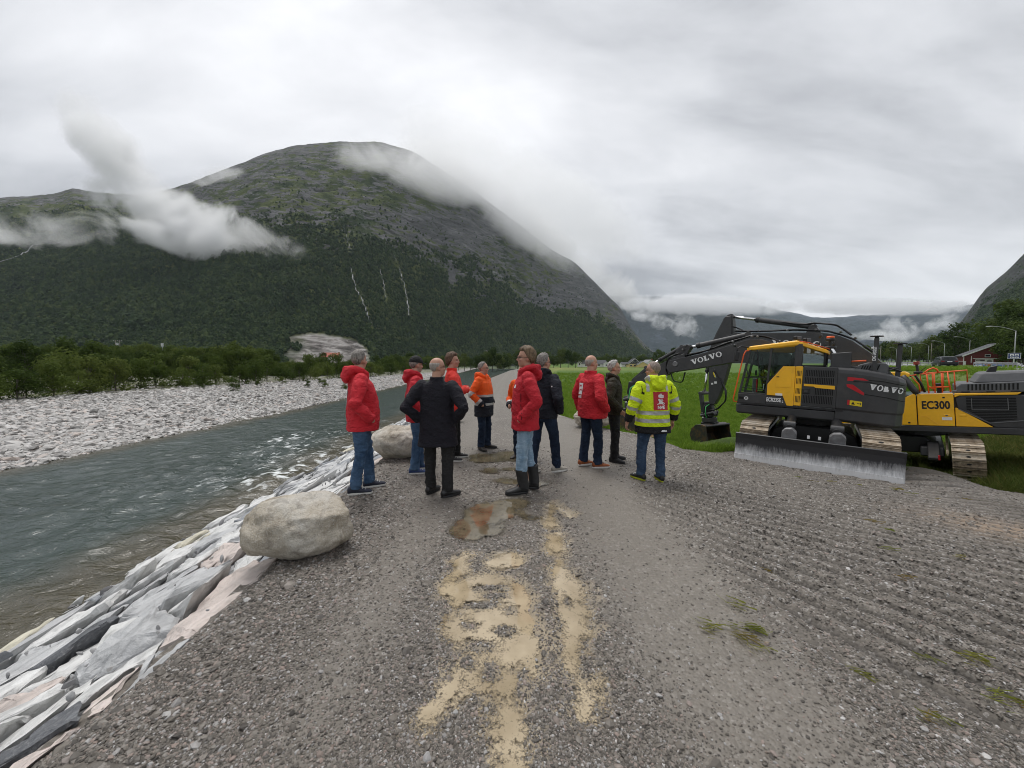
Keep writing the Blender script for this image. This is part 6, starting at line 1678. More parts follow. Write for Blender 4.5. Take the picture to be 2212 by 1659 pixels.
# ================================================================== excavators
def plate(name, polys, mat, parent, o, right, up, thick=.006):
    """raised lettering or a thin panel: polygons (u,v) on a plane, with real thickness"""
    o, right, up = Vector(o), Vector(right).normalized(), Vector(up).normalized(); n = right.cross(up)
    b = B()
    for p in polys:
        f = b.poly([o + right * u + up * v for u, v in p])
    r = bmesh.ops.extrude_face_region(b.bm, geom=b.bm.faces[:])
    for v in [g for g in r['geom'] if isinstance(g, bmesh.types.BMVert)]: v.co += n * thick
    bmesh.ops.triangulate(b.bm, faces=[f for f in b.bm.faces if len(f.verts) > 4])
    return b.done(name, mat, parent)
def slab_word(h, word='VOLVO', sp=.09, squeeze=1.0):
    gap_ = {'L': .12}
    G = {'V': (1.25, [[(0, 1), (.62, 1), (.62, .9), (.53, .88), (.74, .36), (.93, .88), (.84, .9), (.84, 1), (1.25, 1), (1.25, .9), (1.15, .87), (.78, 0), (.52, 0), (.12, .88), (0, .9)]]),
         'L': (.98, [[(0, 1), (.62, 1), (.62, .9), (.5, .88), (.5, .13), (.72, .15), (.84, .38), (.97, .38), (.95, 0), (0, 0), (0, .1), (.12, .12), (.12, .88), (0, .9)]])}
    n = 24; ring = []
    for k in range(n):
        a, c = 2 * math.pi * k / n, 2 * math.pi * (k + 1) / n
        ring.append([(.58 + .58 * math.cos(a), .5 + .53 * math.sin(a)), (.58 + .58 * math.cos(c), .5 + .53 * math.sin(c)), (.58 + .29 * math.cos(c), .5 + .40 * math.sin(c)), (.58 + .29 * math.cos(a), .5 + .40 * math.sin(a))])
    G['O'] = (1.16, ring)
    out = []; x = 0
    for ch in word:
        w, ps = G[ch]
        out += [[((x + u) * h * squeeze, v * h) for u, v in p] for p in ps]; x += w + sp + (gap_.get(ch, 0) if squeeze < .75 else 0)
    return out, (x - sp) * h * squeeze
def text_plate(txt, size, bold, mat, parent, o, right, up, name='lettering', thick=.004, squeeze=1.0):
    polys = [[(u * squeeze, v) for u, v in p] for p in text_polys(txt, size, bold)]
    return plate(name, polys, mat, parent, o, right, up, thick)
def paint_mats():
    M = {}
    M['char'] = simple('charcoal paint', (.040, .040, .042), .42, 0, .15, 2.5, .10, 150, .5, 0, (.11, .10, .09), .28)
    M['yel'] = simple('machine yellow', (.94, .49, .014), .36, 0, .06, 2.5, .05, 150, .5, .2, (.42, .22, .03), .18)
    M['blk'] = simple('black plastic', (.012, .012, .013), .5, 0, .2, 8, .1, 80)
    M['hose'] = simple('black hose', (.010, .010, .011), .38, 0, .2, 8)
    M['grey'] = simple('grey plastic cowl', (.105, .107, .112), .62, 0, .12, 4, .15, 120)
    M['chrome'] = simple('bright steel rod', (.80, .80, .80), .12, 1.0, .05, 3)
    M['steel'] = simple('worn grey steel', (.20, .20, .205), .5, .35, .25, 6, .2, 40, .5, 0, (.10, .075, .055), .5)
    M['orange'] = simple('orange paint', (.82, .115, .018), .45, 0, .08, 6)
    M['white'] = simple('white decal', (.78, .78, .78), .5, 0, .04, 6)
    M['red'] = simple('red reflector', (.48, .008, .018), .3, 0, .06, 6)
    M['dark'] = simple('dark void', (.005, .005, .005), .8)
    M['warn'] = simple('warning yellow', (.78, .60, .01), .5)
    M['mudsteel'] = None
    t = NT('track steel'); v = t.coord(); n = t.noise(v, 9, 6, .7); m = t.noise(t.coord(scale=(1, 6, 6)), 5, 5, .65); r = t.rand()
    c = t.ramp(t.math('ADD', t.math('MULTIPLY', n, .7), t.math('MULTIPLY', r, .3)), [(.3, (.10, .075, .05)), (.45, (.30, .235, .165)), (.58, (.46, .395, .31)), (.8, (.55, .52, .47))])
    c = t.mix(t.math('MULTIPLY', t.vramp(m, .55, .72), .6), c, (.05, .04, .032))
    t.pbr(c, .6, .15, t.bump(n, .4, .01), .4); M['track'] = t.m
    t = NT('scraped blade'); v = t.coord(); sp = t.N('ShaderNodeSeparateXYZ'); t.L(v, sp.inputs[0])
    st = t.noise(t.coord(scale=(7, 1, 1.3)), 3.2, 8, .75, .6); bl = t.noise(v, 2.2, 6, .65)
    g = t.math('ADD', t.math('MULTIPLY', sp.outputs[2], -1.75), t.math('MULTIPLY', st, .75)); g = t.math('ADD', g, t.math('MULTIPLY', bl, .65))
    f = t.vramp(g, -.78, .52)
    c = t.mix(f, (.035, .036, .04), t.mix(st, (.50, .50, .505), (.74, .74, .74)))
    t.pbr(c, t.mix(f, (.38,) * 3, (.5,) * 3), t.math('MULTIPLY', f, .15), t.bump(st, .15, .006), .5); M['blade'] = t.m
    t = NT('cab glass'); gl = t.N('ShaderNodeBsdfGlossy'); gl.inputs['Roughness'].default_value = .01; gl.inputs['Color'].default_value = (.9, .95, .95, 1)
    tr = t.N('ShaderNodeBsdfTransparent'); tr.inputs['Color'].default_value = (.84, .90, .87, 1); fr = t.N('ShaderNodeFresnel'); fr.inputs['IOR'].default_value = 1.3
    mx = t.N('ShaderNodeMixShader'); t.L(fr.outputs[0], mx.inputs[0]); t.L(tr.outputs[0], mx.inputs[1]); t.L(gl.outputs[0], mx.inputs[2]); t.L(mx.outputs[0], t.out.inputs['Surface']); M['glass'] = t.m
    t = NT('bucket steel'); v = t.coord(); n = t.noise(v, 3.5, 6, .7)
    t.pbr(t.ramp(n, [(.3, (.028, .027, .027)), (.5, (.06, .055, .05)), (.64, (.15, .085, .035)), (.8, (.22, .17, .12))]), .5, .3, t.bump(n, .2, .01)); M['bucket'] = t.m
    return M
def track(root, xc, w, y0, y1, hgt, M, pitch=.20):
    """one crawler lying along y, made of separate shoes round a frame"""
    t = bpy.data.objects.new('track', None); COL.objects.link(t); t.parent = root; t.location = (xc, 0, 0)
    r = hgt / 2; L_ = (y1 - y0) - 2 * r; per = 2 * L_ + 2 * math.pi * r; n = int(per / pitch); pitch = per / n
    b = B(); pw = pitch * .94
    b.box((0, 0, -.012), (w, pw, .022))
    for k, f in enumerate((-.44, .34)): b.prism([(f * pw - .010, 0), (f * pw + .016, 0), (f * pw + .010, .030), (f * pw - .004, .030)], -w / 2, w / 2, 'x')
    sm = b.mesh('track_shoe'); sm.materials.append(M['track']); sm.materials.append(M['dark'])
    bm = bmesh.new(); bm.from_mesh(sm)
    for cx, rad in ((0, .035), (-.10, .014), (.10, .014)):
        vs = [bm.verts.new((cx + rad * 1.3 * math.cos(a), .035 * 0 + .0 * pw + rad * .75 * math.sin(a), .0015)) for a in np.linspace(0, 2 * math.pi, 12, endpoint=False)]
        f = bm.faces.new(vs); f.material_index = 1 if cx == 0 else 0
    bm.to_mesh(sm); bm.free()
    for k in range(n):
        s = (k + .5) * pitch
        if s < L_: y, z, a = y0 + r + s, hgt, 0
        elif s < L_ + math.pi * r: q = (s - L_) / r; y, z, a = y1 - r + math.sin(q) * r, r + math.cos(q) * r, -q
        elif s < 2 * L_ + math.pi * r: y, z, a = y1 - r - (s - L_ - math.pi * r), 0, math.pi
        else: q = (s - 2 * L_ - math.pi * r) / r; y, z, a = y0 + r - math.sin(q) * r, r - math.cos(q) * r, math.pi - q
        o = bpy.data.objects.new('track_shoe', sm); COL.objects.link(o); o.parent = t; o.location = (0, y, z); o.rotation_euler = (a, 0, 0)
    fw = w * .42
    B().prism([(y0 + r, r * .45), (y1 - r, r * .45), (y1 - r * .9, r), (y1 - r, r * 1.5), (y0 + r, r * 1.5), (y0 + r * .9, r)], -fw, fw, 'x').done('track_frame', M['char'], t, bevel=.03)
    for y, nm in ((y0 + r, 'sprocket'), (y1 - r, 'idler')): B().tube([(-fw * .9, y, r), (fw * .9, y, r)], r * .86, 24).done(nm, M['steel'], t, bevel=.02)
    for k in range(6):
        y = y0 + r + (k + .7) * L_ / 6.4; B().tube([(-fw, y, r * .38), (fw, y, r * .38)], r * .26, 14).done('roller', M['blk'], t)
    return t
def cylinder(root, a, b, r, rr, split, M, y, name='hydraulic_cylinder'):
    a, b = Vector((a[0], y, a[1])), Vector((b[0], y, b[1])); m = a + (b - a) * split
    d = (b - a).normalized()
    o = B().tube([a, m], r, 16).done(name, M['char'], root, bevel=.008)
    B().tube([m - d * .02, b], rr, 14).done('rod', M['chrome'], o, smooth=True)
    B().tube([m - d * .09, m + d * .02], r * 1.18, 16).done('gland', M['blk'], o, bevel=.006)
    for p, q in ((a, r), (b, rr * 1.7)): B().tube([p + Vector((0, -.09, 0)), p + Vector((0, .09, 0))], q * 1.1, 16).done('eye', M['char'], o, bevel=.006)
    return o
def hoses(root, path, M, n=3, r=.018, y=0, dy=.05, wob=.02, name='hose'):
    for k in range(n):
        pts = []
        for i in range(len(path) - 1):
            for f in np.linspace(0, 1, 7)[:-1 if i < len(path) - 2 else None]:
                p0, p1 = path[i], path[i + 1]; pts.append((p0[0] + (p1[0] - p0[0]) * f, p0[1] + (p1[1] - p0[1]) * f))
        P = np.array(pts); Q = P.copy()
        for _ in range(3): Q[1:-1] = (Q[:-2] + Q[1:-1] * 2 + Q[2:]) / 4
        q = [(x + random.uniform(-wob, wob) * .3, y + (k - (n - 1) / 2) * dy + wob * math.sin(i * .9 + k), z + wob * .6 * math.sin(i * .7 + 2 * k)) for i, (x, z) in enumerate(Q)]
        B().tube(q, r, 7).done(name, M['hose'], root, smooth=True)
def rotator_and_bucket(root, x, z, ztop, M, bw, bh, bl, yaw, tilt=0):
    """tilting quick coupler with hoses and fittings, and the ditching bucket it holds"""
    t = bpy.data.objects.new('tilt_rotator', None); COL.objects.link(t); t.parent = root; t.location = (x, 0, z)
    h = ztop - z
    B().prism([(-.16, h), (.16, h), (.22, h * .62), (.12, h * .5), (-.12, h * .5), (-.22, h * .62)], -.17, .17, 'y').done('coupler', M['blk'], t, bevel=.02)
    B().box((0, 0, h * .42), (.34, .56, h * .2)).done('tilt_frame', M['blk'], t, bevel=.03)
    for s in (-1, 1):
        B().tube([(-.30, s * .27, h * .55), (.28, s * .27, h * .40)], .065, 12).done('tilt_cylinder', M['char'], t, bevel=.006)
        B().tube([(s * .22, -.24, h * .44), (s * .22, .24, h * .44)], .10, 14).done('motor', M['blk'], t, bevel=.02)
    B().cyl((0, 0, h * .30), (0, 0, h * .12), .33, 28).done('turntable', M['char'], t, bevel=.02)
    B().box((0, 0, h * .05), (.62, .52, h * .14)).done('hitch', M['blk'], t, bevel=.025)
    for k in range(5):
        a = random.uniform(0, 6.28); c, s = math.cos(a), math.sin(a)
        B().tube([(c * .1, s * .1, h * .95), (c * .30, s * .30, h * .8), (c * .36, s * .34, h * .5), (c * .24, s * .3, h * .25)], .016, 6).done('hose', M['hose'], t, smooth=True)
    for k in range(7):
        a = k * .9; B().tube([(.26 * math.cos(a), .26 * math.sin(a), h * (.3 + .06 * k)), (.31 * math.cos(a), .31 * math.sin(a), h * (.3 + .06 * k))], .022, 8).done('fitting', M['chrome'] if k % 3 == 0 else M['steel'], t)
    B().tube([(-.1, .2, h * .9), (.0, .36, h * .8), (.03, .40, h * .5), (-.02, .36, h * .3)], .020, 8).done('green_hose', simple('green hose', (.05, .42, .10), .45), t, smooth=True)
    # bucket: curved shell between two cheeks, opening towards +x of its own frame
    k_ = bpy.data.objects.new('bucket', None); COL.objects.link(k_); k_.parent = root; k_.location = (x, 0, z); k_.rotation_euler = (0, tilt, yaw)
    sec = [(.42, 0), (.16, .06), (-.14, .02), (-.40, -.18), (-.50, -.48), (-.40, -.76), (-.10, -.95), (.25, -1.02), (.62, -1.04)]
    sec = [(u * bl, v * bh) for u, v in sec]
    inn = [(u * .93 + .02, v * .94 - .03 * bh) for u, v in sec]; inn[-1] = (sec[-1][0], sec[-1][1] + .02); inn[0] = (sec[0][0], sec[0][1] - .03)
    b = B()
    for a, c, e, f in zip(sec, sec[1:], inn, inn[1:]):
        b.prism([a, c, f, e], -bw / 2, bw / 2, 'y')
    b.done('bucket_shell', M['bucket'], k_)
    for s in (-1, 1):
        ch = sec + [(.50 * bl, -.72 * bh), (.44 * bl, -.35 * bh)]
        B().prism(ch, s * bw / 2 - .012, s * bw / 2 + .018, 'y').done('cheek_plate', M['bucket'], k_, bevel=.006)
    B().tube([(.40 * bl, -bw / 2, -.01), (.40 * bl, bw / 2, -.01)], .05, 12).done('top_bar', M['char'], k_, bevel=.005)
    B().prism([(.60 * bl, -1.06 * bh), (.74 * bl, -1.06 * bh), (.74 * bl, -1.035 * bh), (.60 * bl, -1.01 * bh)], -bw / 2 - .02, bw / 2 + .02, 'y').done('cutting_edge', simple('bare orange steel', (.45, .24, .09), .4, .4, .3, 6), k_)
    for s in (-1, 1): B().prism([(-.22, -.02), (.22, -.02), (.12, .2), (-.1, .22)], s * .17 - .02, s * .17 + .02, 'y').done('hitch_lug', M['char'], k_, bevel=.008)
    plate('red_print', [rect(-.10, -.03, .10, .04), rect(-.02, .05, .08, .075)], M['red'], k_, (-.12 * bl, bw / 2 + .019, -.28 * bh), (-1, 0, 0), (0, 0, 1), .003)
    plate('white_print', [rect(-.035, -.05, .035, .05)], M['white'], k_, (.22 * bl, bw / 2 + .019, -.24 * bh), (-1, 0, 0), (0, 0, 1), .003)
    return t
def front_excavator(M):
    o = empty('excavator', 'dark grey and yellow excavator with a pale scraped dozer blade, nearest the gravel', 'excavator', (8.53, 10.56, -.72))
    o.rotation_euler = (Matrix.Rotation(R(139.8), 4, 'Z') @ Matrix.Rotation(R(-1.4), 4, 'Y')).to_euler()
    for xc in (1.08, -1.30): track(o, xc, .62, -2.25, 2.22, .83, M)
    B().prism([(-1.05, .34), (.85, .34), (.75, .62), (.45, .78), (-.65, .78), (-.95, .62)], -.95, .95, 'y').done('car_body', M['blk'], o, bevel=.03)
    B().cyl((-.05, 0, .76), (-.05, 0, 1.02), .62, 36).done('swing_ring', M['blk'], o)
    for x in (.33, -.55):
        B().prism([(.9, .38), (2.62, .22), (2.62, .40), (2.2, .62), (.9, .60)], x - .09, x + .09, 'x').done('blade_arm', M['blk'], o, bevel=.015)
        B().prism([(x - .15, .55), (x + .14, .55), (x + .13, .80), (x + .07, .88), (x - .07, .90), (x - .16, .80)], 2.32, 2.56, 'y').done('cylinder_guard', M['steel'], o, bevel=.02)
        B().tube([(x, 2.38, .86), (x, 1.5, 1.0)], .10, 16).done('blade_cylinder', M['blk'], o, bevel=.01)
        B().tube([(x - .12, 2.30, .95), (x + .12, 2.30, .95)], .085, 16).done('cylinder_eye', M['char'], o, bevel=.01)
    prof = [(2.80, .0), (2.755, .11), (2.70, .26), (2.685, .40), (2.70, .54), (2.75, .66), (2.73, .675), (2.665, .55), (2.645, .40), (2.66, .25), (2.715, .09), (2.76, .0)]
    bl = B().prism(prof, -1.62, 1.38, 'x').done('dozer_blade', M['blade'], o)
    B().prism([(2.815, -.02), (2.79, .145), (2.77, .150), (2.765, .12), (2.79, -.02)], -1.61, 1.37, 'x').done('cutting_edge', M['blade'], bl)
    for x in (-1.63, 1.375): B().prism(prof[:6] + [(2.60, .66), (2.60, .1)], x, x + .016, 'x').done('end_plate', M['blade'], bl)
    for x in (-.05, -.25): B().box((x, 2.50, .72), (.05, .03, .07)).done('white_tag', M['white'], o)
    # ---- revolving upper: skirt, counterweight, doors
    half = [(1.66, 1.16), (1.62, 1.31), (-.50, 1.31)]
    cwo = [(-.50, 1.335), (-.80, 1.34), (-1.10, 1.32), (-1.38, 1.275), (-1.60, 1.16), (-1.73, .95), (-1.79, .55), (-1.80, .15)]
    full = half + [(x, -y) for x, y in half[::-1]]
    B().rings([[Vector((x * .985, y * .975, 1.0)) for x, y in full], [Vector((x, y, 1.05)) for x, y in full], [Vector((x, y, 1.255)) for x, y in full]]).done('base_skirt', M['char'], o, bevel=.025, seg=2)
    cf = cwo + [(x, -y) for x, y in cwo[::-1]]
    top = lambda x: float(np.interp(-x, [.5, .9, 1.3, 1.6, 1.8], [2.37, 2.345, 2.28, 2.20, 2.13]))
    low = lambda x: float(np.interp(-x, [.5, 1.2, 1.8], [1.02, .985, .93]))
    def cring(k, zf, off=0): return [Vector((-.5 + (x + .5) * k, y * (1 - (1 - k) * 1.0), zf(x))) for x, y in cf]
    b = B(); b.rings([cring(.95, low), cring(.99, lambda x: low(x) + .06), cring(.985, lambda x: 1.33 - .05 * (-x - .5)), cring(1.0, lambda x: 1.36 - .05 * (-x - .5)), cring(1.0, lambda x: top(x) - .14), cring(.985, lambda x: top(x) - .05), cring(.94, top)])
    cw = b.done('counterweight', M['char'], o, bevel=.012, seg=1, ang=20); 
    me = cw.data; bv = BVHTree.FromPolygons([tuple(v.co) for v in me.vertices], [tuple(p.vertices) for p in me.polygons])
    P = {'bvh': bv, 'jacket': cw}
    def cdecal(name, polys, mat, c, ang=0.0, out=.006, fine=0, par=None):
        r_ = Vector((-math.cos(R(ang)), 0, -math.sin(R(ang)))); u_ = Vector((-math.sin(R(ang)), 0, math.cos(R(ang))))
        return decal(P, name, polys, mat, c, r_, u_, out, par, fine)
    wd, wl = slab_word(.135, 'VOLVO', .16, .68)
    cdecal('lettering', [[(u - wl / 2, v) for u, v in p] for p in wd], M['white'], (-1.385, 1.36, 1.815), 8, .008)
    def sidepoly(pts): return [(-x, z) for x, z in pts]
    cdecal('red_marker', [sidepoly([(-.69, 2.14), (-.98, 2.115), (-1.07, 2.06), (-.80, 2.075), (-.80, 2.045), (-.69, 2.045)])], M['red'], (0, 1.3, 0), 0, .008)
    cdecal('red_marker', [sidepoly([(-.68, 1.965), (-.80, 1.955), (-1.01, 1.765), (-1.0, 1.705), (-.69, 1.90)])], M['red'], (0, 1.3, 0), 0, .008)
    wp_ = cdecal('warning_plate', [sidepoly([(-.765, 1.575), (-.985, 1.55), (-.985, 1.43), (-.765, 1.455)])], M['warn'], (0, 1.3, 0), 0, .006)
    cdecal('warning_red', [sidepoly([(-.72, 1.58), (-.763, 1.577), (-.763, 1.455), (-.72, 1.46)])], M['red'], (0, 1.3, 0), 0, .006)
    cdecal('warning_symbol', [sidepoly([(-.79, 1.475), (-.86, 1.468), (-.825, 1.545)]), sidepoly([(-.90, 1.51), (-.95, 1.505), (-.95, 1.49), (-.90, 1.495)]), sidepoly([(-.955, 1.52), (-.97, 1.52), (-.97, 1.465), (-.955, 1.465)])], M['blk'], (0, 1.3, 0), 0, .010, 0, wp_)
    # raised and sunken lines wrapping the counterweight
    def wrapline(pts, r, mat, name):
        q = []
        for (x0, z0), (x1, z1) in zip(pts, pts[1:]):
            for f in np.linspace(0, 1, 9):
                x, z = x0 + (x1 - x0) * f, z0 + (z1 - z0) * f
                h = bv.ray_cast(Vector((x, 3, z)), Vector((0, -1, 0)))
                if h[0] is not None: q.append(tuple(h[0]))
        if len(q) > 2: B().tube(q, r, 6).done(name, mat, cw)
    wrapline([(-.80, 2.035), (-1.08, 2.03), (-1.55, 1.90), (-1.76, 1.82)], .010, M['dark'], 'panel_groove')
    wrapline([(-1.02, 1.735), (-1.4, 1.68), (-1.76, 1.58)], .010, M['dark'], 'panel_groove')
    wrapline([(-1.07, 2.075), (-1.3, 2.06), (-1.70, 1.97)], .010, M['dark'], 'panel_groove')
    # engine door with slatted grille
    Y = 1.335
    dr = B().box((-.165, 1.30, 1.855), (.68, .07, 1.035)).done('engine_door', M['char'], o, bevel=.02, seg=2)
    rows = [(2.12, 2.285, .13, -.45, 17), (1.93, 2.095, .135, -.45, 17), (1.655, 1.825, -.085, -.45, 11), (1.425, 1.63, .15, -.45, 18)]
    for z0, z1, x0, x1, n in rows:
        B().box(((x0 + x1) / 2, 1.332, (z0 + z1) / 2), (abs(x1 - x0), .012, z1 - z0)).done('grille_void', M['dark'], dr)
        b = B(); st = (x1 - x0) / n
        for k in range(n + 1): b.box((x0 + st * k, 1.344, (z0 + z1) / 2), (.016, .016, z1 - z0 + .01))
        b.box(((x0 + x1) / 2, 1.343, z1 + .004), (abs(x1 - x0), .014, .012)); b.box(((x0 + x1) / 2, 1.343, z0 - .004), (abs(x1 - x0), .014, .012))
        b.done('grille_slats', M['char'], dr)
    plate('yellow_trim', [[(-.14, 1.865), (-.14, 1.925), (.47, 1.905), (.47, 1.815), (.10, 1.835), (.06, 1.865)]], M['yel'], dr, (0, 1.352, 0), (-1, 0, 0), (0, 0, 1), .012)
    B().box((.09, 1.345, 1.735), (.17, .03, .13)).done('door_latch', M['blk'], dr, bevel=.01); B().box((.09, 1.362, 1.735), (.07, .02, .07)).done('lock', M['char'], dr, bevel=.006)
    # yellow strip with slots
    ys = B().box((.255, 1.305, 1.855), (.15, .075, 1.035)).done('slotted_panel', M['yel'], o, bevel=.012)
    for z0, z1 in ((2.12, 2.26), (1.92, 2.06), (1.66, 1.80), (1.43, 1.60)):
        b = B()
        for k in range(4): b.box((.295 - .027 * k, 1.343, (z0 + z1) / 2), (.013, .006, z1 - z0))
        b.done('slot', M['dark'], ys)
    # ---- cab
    fr_ = [(1.60, 1.30), (1.585, 1.56), (1.38, 2.84), (.88, 2.93), (.88, 2.87), (1.335, 2.785), (1.525, 1.60), (.965, 1.60), (.965, 1.575), (.92, 1.575), (.92, 1.30)]
    cab = B().prism([(1.62, 1.27), (1.60, 1.565), (.93, 1.565), (.56, 1.56), (.46, 1.31), (.46, 1.27)], 1.25, 1.325, 'y').done('lower_panel', M['char'], o, bevel=.008)
    B().box((.935, 1.327, 1.42), (.012, .006, .26)).done('panel_gap', M['dark'], cab)
    yp = B().prism([(.335, 2.37), (.60, 2.365), (.925, 1.875), (.925, 1.57), (.57, 1.57), (.47, 1.315), (.335, 1.315)], 1.24, 1.342, 'y').done('yellow_panel', M['yel'], o, bevel=.014, seg=2)
    B().prism([(.40, 2.28), (.56, 2.27), (.74, 1.98), (.74, 1.80), (.40, 1.80)], 1.342, 1.350, 'y').done('pressed_panel', M['yel'], yp, bevel=.004)
    B().box((.70, 1.346, 2.08), (.06, .012, .022)).done('door_handle_slot', M['dark'], yp); plate('sticker', [rect(-.075, -.03, .075, .03)], M['white'], yp, (.655, 1.343, 1.605), (-1, 0, 0), (0, 0, 1), .003)
    text_plate('ECR235E', .148, .0042, M['white'], cab, (.765, 1.326, 1.445), (-1, 0, 0), (0, 0, 1), squeeze=.58); text_plate('L', .085, .003, M['white'], cab, (.565, 1.326, 1.415), (-1, 0, 0), (0, 0, 1), squeeze=.7)
    n = 20; plate('round_logo', [[(r1 * math.cos(a), r1 * math.sin(a)), (r1 * math.cos(c), r1 * math.sin(c)), (r0 * math.cos(c), r0 * math.sin(c)), (r0 * math.cos(a), r0 * math.sin(a))] for r0, r1 in ((.036, .048),) for a, c in zip(np.linspace(0, 2 * math.pi, n + 1), np.linspace(0, 2 * math.pi, n + 1)[1:])] + [rect(-.03, -.008, .03, .008)], M['white'], cab, (1.40, 1.326, 1.445), (-1, 0, 0), (0, 0, 1), .004)
    B().box((1.52, 1.326, 1.445), (.11, .008, .07)).done('step_recess', M['dark'], cab)
    # frame bars of the door and the side
    def bars(name, lines, r, y, mat, par, depth=.05):
        b = B()
        for (x0, z0), (x1, z1) in lines:
            d = Vector((x1 - x0, 0, z1 - z0)); L_ = d.length; a = math.atan2(d.z, d.x)
            b.box(((x0 + x1) / 2, y, (z0 + z1) / 2), (L_ + r, depth, r), Euler((0, -a, 0)))
        return b.done(name, mat, par, bevel=.008)
    for y, nm in ((1.29, 'door_frame'), (.36, 'far_frame')):
        bars(nm, [((1.575, 1.58), (1.375, 2.82)), ((1.375, 2.82), (.88, 2.925)), ((.88, 2.92), (.945, 1.6)), ((1.575, 1.585), (.945, 1.585))], .055, y, M['char'], o)
        bars('rear_frame', [((.86, 2.92), (.35, 2.93)), ((.60, 2.37), (.93, 1.88))], .05, y, M['blk'], o)
        bars('inner_bar', [((1.50, 2.02), (.93, 2.06)), ((1.22, 2.84), (1.12, 2.06)), ((1.53, 1.75), (.95, 1.70))], .022, y, M['blk'], o, .02)
    B().prism([(1.54, 1.62), (1.36, 2.77), (.90, 2.87), (.94, 1.62)], 1.285, 1.292, 'y').done('door_glass', M['glass'], o)
    B().prism([(.86, 2.88), (.37, 2.89), (.37, 2.39), (.60, 2.37), (.90, 1.92)], 1.285, 1.292, 'y').done('side_glass', M['glass'], o)
    B().prism([(1.54, 1.62), (1.36, 2.77), (.37, 2.89), (.37, 2.2), (.94, 1.62)], .355, .362, 'y').done('far_glass', M['glass'], o)
    ws = B(); ws.poly([(1.57, .40, 1.60), (1.57, 1.27, 1.60), (1.375, 1.27, 2.80), (1.375, .40, 2.80)]); ws.done('windscreen', M['glass'], o)
    B().box((1.47, .36, 2.2), (.06, .06, 1.25), Euler((0, R(-9), 0))).done('front_pillar', M['char'], o, bevel=.01)
    B().rings([[Vector((x, y, z)) for x, y in ((.375, 1.31), (.30, 1.335), (.215, 1.29), (.20, 1.22), (.30, 1.22), (.375, 1.24))] for z in (2.36, 2.96)]).done('cab_pillar', M['char'], o, bevel=.01)
    rw = B(); rw.poly([(.22, 1.255, 2.40), (-.24, .74, 2.40), (-.21, .74, 2.80), (.23, 1.255, 2.90)]); rw.done('rear_glass', M['glass'], o)
    B().prism([(.22, 1.27), (-.26, .75), (-.30, .40), (-.24, .40), (-.21, .73), (.26, 1.22)], 2.34, 2.41, 'z').done('rear_sill', M['blk'], o, bevel=.008)
    B().box((-.245, .72, 2.6), (.06, .06, .45)).done('rear_pillar', M['blk'], o, bevel=.01)
    B().box((.45, .86, 1.30), (2.2, .96, .05)).done('cab_floor', M['blk'], o)
    B().box((-.28, .38, 2.1), (.05, .05, 1.5)).done('rear_pillar', M['blk'], o)
    seat = B().prism([(.98, 1.75), (.50, 1.72), (.36, 2.55), (.46, 2.6), (.58, 1.86), (.98, 1.88)], .62, 1.08, 'y').done('seat', simple('seat cloth', (.03, .03, .032), .8, 0, .2, 10), o, bevel=.04, seg=2)
    B().box((.40, .85, 2.66), (.09, .28, .2)).done('headrest', M['grey'], seat, bevel=.03); B().box((.72, .86, 1.5), (.5, .4, .45)).done('seat_base', M['blk'], seat, bevel=.03)
    for y in (.55, 1.14):
        a = B().box((.85, y, 1.98), (.42, .11, .10)).done('armrest', M['blk'], o, bevel=.02); B().tube([(1.02, y, 2.0), (1.06, y, 2.2)], .018, 8).done('joystick', M['blk'], a)
    B().box((1.30, .55, 1.75), (.12, .2, .5)).done('console', M['grey'], o, bevel=.02); B().box((1.30, .50, 2.15), (.03, .22, .16)).done('screen', M['blk'], o, bevel=.01); B().box((1.02, 1.2, 1.78), (.02, .1, .16)).done('paper_sheet', M['white'], o); B().tube([(1.2, 1.1, 1.98), (1.19, 1.1, 1.62)], .02, 6).done('red_strap', M['red'], o)
    # roof
    ro = [(1.46, 1.28), (1.40, 1.335), (.34, 1.345), (.22, 1.29), (-.30, .74), (-.34, .36), (1.46, .36)]
    def rz(x): return float(np.interp(x, [-.34, .15, .32, .62, 1.46], [2.80, 2.985, 3.035, 3.06, 2.885]))
    B().rings([[Vector((x, y, rz(x) - .10)) for x, y in ro], [Vector((x, y, rz(x) - .015)) for x, y in ro], [Vector((.5 + (x - .5) * .93, .82 + (y - .82) * .90, rz(x) + .02)) for x, y in ro]]).done('roof', M['yel'], o, bevel=.012)
    for k, (x, y, z) in enumerate(((.36, 1.12, 3.12), (.16, 1.08, 3.06))):
        l = B().box((x, y, z), (.13, .13, .12), Euler((0, 0, R(30)))).done('work_light', M['blk'], o, bevel=.02); B().box((x - .05, y + .05, z), (.09, .05, .085), Euler((0, 0, R(30)))).done('lens', M['grey'], l, bevel=.008); B().box((x, y, z - .09), (.03, .03, .1)).done('bracket', M['blk'], l)
    B().tube([(.30, 1.30, 3.03), (.10, 1.20, 2.99), (-.15, .95, 2.90), (-.32, .70, 2.84)], .013, 6).done('orange_rail', M['orange'], o, smooth=True)
    g = B().tube([(-.32, .55, 2.86), (-.32, .55, 3.08)], .03, 10).done('antenna_mast', M['blk'], o); B().tube([(-.32, .55, 3.06), (-.32, .55, 3.13)], .10, 18).done('antenna_disc', M['blk'], g, bevel=.01); B().tube([(-.32, .55, 3.13), (-.32, .55, 3.19)], .085, 18).done('antenna_top', M['orange'], g, bevel=.015); B().tube([(-.32, .55, 2.86), (-.32, .55, 2.92)], .14, 16).done('antenna_base', M['blk'], g, bevel=.01)
    B().tube([(-.14, .5, 3.18), (-.10, .5, 3.2)], .055, 12).done('camera', M['blk'], g); B().tube([(-.12, .5, 3.0), (-.08, .5, 3.0)], .05, 12).done('camera', M['blk'], g)
